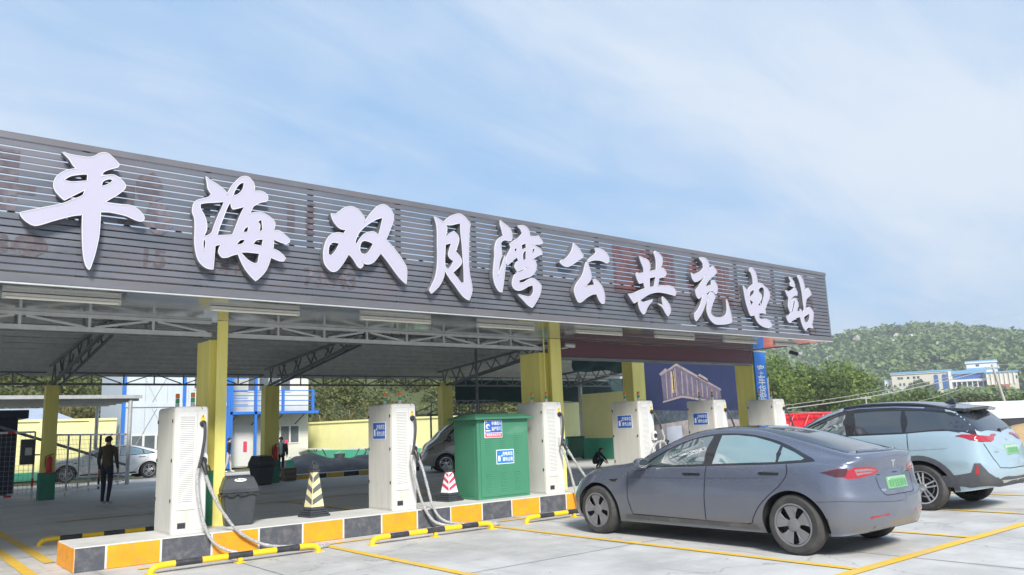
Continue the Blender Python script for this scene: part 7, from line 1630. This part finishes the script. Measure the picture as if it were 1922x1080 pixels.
for i in range(7): bx('white_pilaster', (36.55 + i * 1.65) * k, (37.0 + i * 1.65) * k, .6, 1.0, 4.4, 11.4, WHT, b4)
bx('window', 47.2 * k, 47.8 * k, .58, .7, 7.6, 9.6, WIN, b4)
b5 = bx('brick_block', 37.5 * k, 44.5 * k, .6, 3.2, -3.5, 4.2, PINK, t)
for i in range(3): bx('window', (39 + i * 1.7) * k, (39.7 + i * 1.7) * k, 3.18, 3.28, .6, 2.8, WIN, b5)
b6 = bx('side_annex', -3.2 * k, 0, -8, -2, 2, 11.5, WHT, t); bx('terrace', -8 * k, 0, -6, -.5, 2.5, 3.6, WHT, t)
for q, (u, d, h, rx, li, lab) in enumerate(((11.5, 7, 11.5, 6.5, 1, 'large dark tree in front of the hillside building'), (27, 9, 8, 5.5, 1, 'dark tree below the middle of the hillside building'), (6.5, 8, 6.5, 4.0, 2, 'small olive tree at the left corner of the hillside building'), (33, 11, 7, 4.5, 0, 'green tree below the arcade of the hillside building'))):
    p = P3(u * k, d, 0); tree(lab, p[0], p[1], hill_h(p[0], p[1]) - .5, h * .72, rx * .8, li, 40 + q, 90, 22, .75)

# ================================================================ poles, wires, boom, trailer
CP = pm('concrete_pole', (.46, .44, .41), .85, var=.12)
def pole(label, x, y, h, lean=(0, 0), r=.13):
    t = thing('utility_pole', label, 'pole', (x, y, 0)); top = (x + lean[0], y + lean[1], h)
    MB().tube([(x, y, -.2), top], [r, r * .65], 12).build('shaft', CP, t, smooth=True); MB().bar((top[0] - .6, top[1] + .3, h - .25), (top[0] + .6, top[1] - .3, h - .25), .08).build('crossarm', M['steel'], t)
    for s in (-1, 0, 1): MB().lathe([(.03, 0), (.045, .05), (.03, .1), (0, .11)], 8, (top[0] + s * .5, top[1] - s * .25, h - .2)).build('insulator', M['sign_white'], t)
    return Vector(top)
pA = pole('leaning concrete utility pole at the right behind the suv', 71.9, 24.9, 5.0, (-1.2, .5)); pB = pole('short white post between the trees left of the hillside building', 82.0, 42.0, 3.3, (0, 0), .1)
def wire(label, a, b, sag, r, mat):
    a = Vector(a); b = Vector(b); P = [a.lerp(b, i / 24) - Vector((0, 0, sag * 4 * (i / 24) * (1 - i / 24))) for i in range(25)]
    o = MB().tube(P, r, 6).build('cable', mat, None, smooth=True); tag(o, label, 'cable', 'overhead cables'); return o
WG = pm('cable_grey', (.35, .34, .32), .6, var=.1)
wire('thick overhead cable rising from the last charger to the leaning pole', (43, 27.5, 1.9), pA - Vector((0, 0, .3)), .35, .032, WG); wire('second overhead cable just above the thick one', (43, 27.5, 2.1), pA - Vector((.3, 0, .2)), .25, .018, WG)
wire('thin sagging cable over the roof of the suv', (43, 27, 1.75), pA - Vector((0, 0, .9)), .9, .015, WG); wire('cable leaving the leaning pole to the right edge', pA, (110, 8, 5.6), .5, .015, WG)
wire('thin cable high in the sky above the hill', (78, 33, 9.2), (125, 22, 16.5), .4, .016, WG)
t = thing('lattice_boom', 'bright red lattice crane boom lying beyond the last charger', 'crane boom', (37.5, 22.3, .4)); RD = pm('boom_red', (.66, .02, .035), .4, var=.1)
D0 = Vector((34.3, 23.1, .78)); D1 = Vector((40.9, 21.3, .78)); du = (D1 - D0).normalized(); dn = Vector((-du.y, du.x, 0)); Lb = (D1 - D0).length
for i, (a, z) in enumerate(((-.35, 0), (.35, 0), (-.35, .78), (.35, .78))): MB().tube([D0 + dn * a + Vector((0, 0, z)), D1 + dn * a + Vector((0, 0, z))], .055, 8).build('chord', RD, t, smooth=True)
n = 14
for i in range(n):
    a, b = D0 + du * (Lb * i / n), D0 + du * (Lb * (i + 1) / n)
    for s in (-.35, .35): MB().tube([a + dn * s + Vector((0, 0, 0 if i % 2 else .78)), b + dn * s + Vector((0, 0, .78 if i % 2 else 0))], .03, 6).build('lacing', RD, t)
    MB().tube([a + dn * -.35 + Vector((0, 0, .78)), b + dn * .35 + Vector((0, 0, .78))], .03, 6).build('lacing', RD, t)
MB().bar(D0 + Vector((0, 0, .39)), D1 + Vector((0, 0, .39)), .02, .62).build('web_plate', RD, t)
for q in (.12, .5, .88):
    p = D0 + du * Lb * q; MB().bar(p + dn * -.5 - Vector((0, 0, .42)), p + dn * .5 - Vector((0, 0, .42)), .3, .72).build('timber', pm('timber_yellow', (.55, .42, .18), .8, var=.2), t)
t = thing('trailer', 'long white trailer with dark skirt at the right edge behind the suv', 'trailer', (60, 20, 0)); WT = pm('trailer_white', (.74, .74, .73), .5, var=.05, dirt=(.55, .53, .5), dscale=.7, damt=.4)
a, b = Vector((50.2, 20.6, 0)), Vector((70, 15.2, 0)); dd = (b - a).normalized(); nn = Vector((dd.y, -dd.x, 0))
def tb(name, d0, d1, za, zb, mat, par=None, s=0, e=0):
    vs = [p + nn * d + Vector((0, 0, z)) for z in (za, zb) for p, d in ((a + dd * s, d0), (b - dd * e, d0), (b - dd * e, d1), (a + dd * s, d1))]
    return MB().add(vs, [(0, 3, 2, 1), (4, 5, 6, 7), (0, 1, 5, 4), (1, 2, 6, 5), (2, 3, 7, 6), (3, 0, 4, 7)]).build(name, mat, par or t, bevel=.06)
tb('body', -1.2, 1.2, .85, 1.72, WT); tb('roof', -1.15, 1.15, 1.72, 1.88, WT, None, .3, .3); tb('skirt', -1.1, 1.1, .25, .84, M['black_plastic'], None, .4, .4)
for q in (.15, .3, .8, .9):
    p = a.lerp(b, q) + nn * 1.0; MB().tube([p + Vector((0, 0, .42)) - nn * .15, p + Vector((0, 0, .42)) + nn * .15], .42, 20).build('wheel', M['black_rubber'], t)
t = thing('sand_heap', 'low heap of ochre sand behind the rear of the suv', 'heap', (32.5, 10.6, 0)); v = [(32.5, 10.6, .95)]; f = []
for j, (r_, z_) in enumerate(((.8, .8), (1.7, .4), (2.6, .0))):
    for i in range(16): a_ = 2 * math.pi * i / 16; v.append((32.5 + r_ * math.cos(a_) * r2.uniform(.9, 1.1), 10.6 + r_ * math.sin(a_) * r2.uniform(.9, 1.1), z_ * r2.uniform(.85, 1.1)))
f = [(0, 1 + i, 1 + (i + 1) % 16) for i in range(16)] + [(1 + j * 16 + i, 1 + (j + 1) * 16 + i, 1 + (j + 1) * 16 + (i + 1) % 16, 1 + j * 16 + (i + 1) % 16) for j in range(2) for i in range(16)]
mesh_obj('sand', v, f, pm('sand_ochre', (.48, .33, .16), .95, var=.15, bump=.3), t, smooth=True)

# ================================================================ summer haze
hz_ = MB().box(-760, 960, -560, 960, -1.1, 92).build('haze', None); hz_.data.materials.clear()
hm = bpy.data.materials.new('haze_air'); hm.use_nodes = True; tt = hm.node_tree; tt.nodes.clear()
pv = tt.nodes.new('ShaderNodeVolumePrincipled'); pv.inputs['Color'].default_value = (.93, .96, 1, 1); pv.inputs['Density'].default_value = .0007; pv.inputs['Anisotropy'].default_value = .2
ho = tt.nodes.new('ShaderNodeOutputMaterial'); tt.links.new(pv.outputs[0], ho.inputs['Volume']); hz_.data.materials.append(hm); hz_['kind'] = 'stuff'
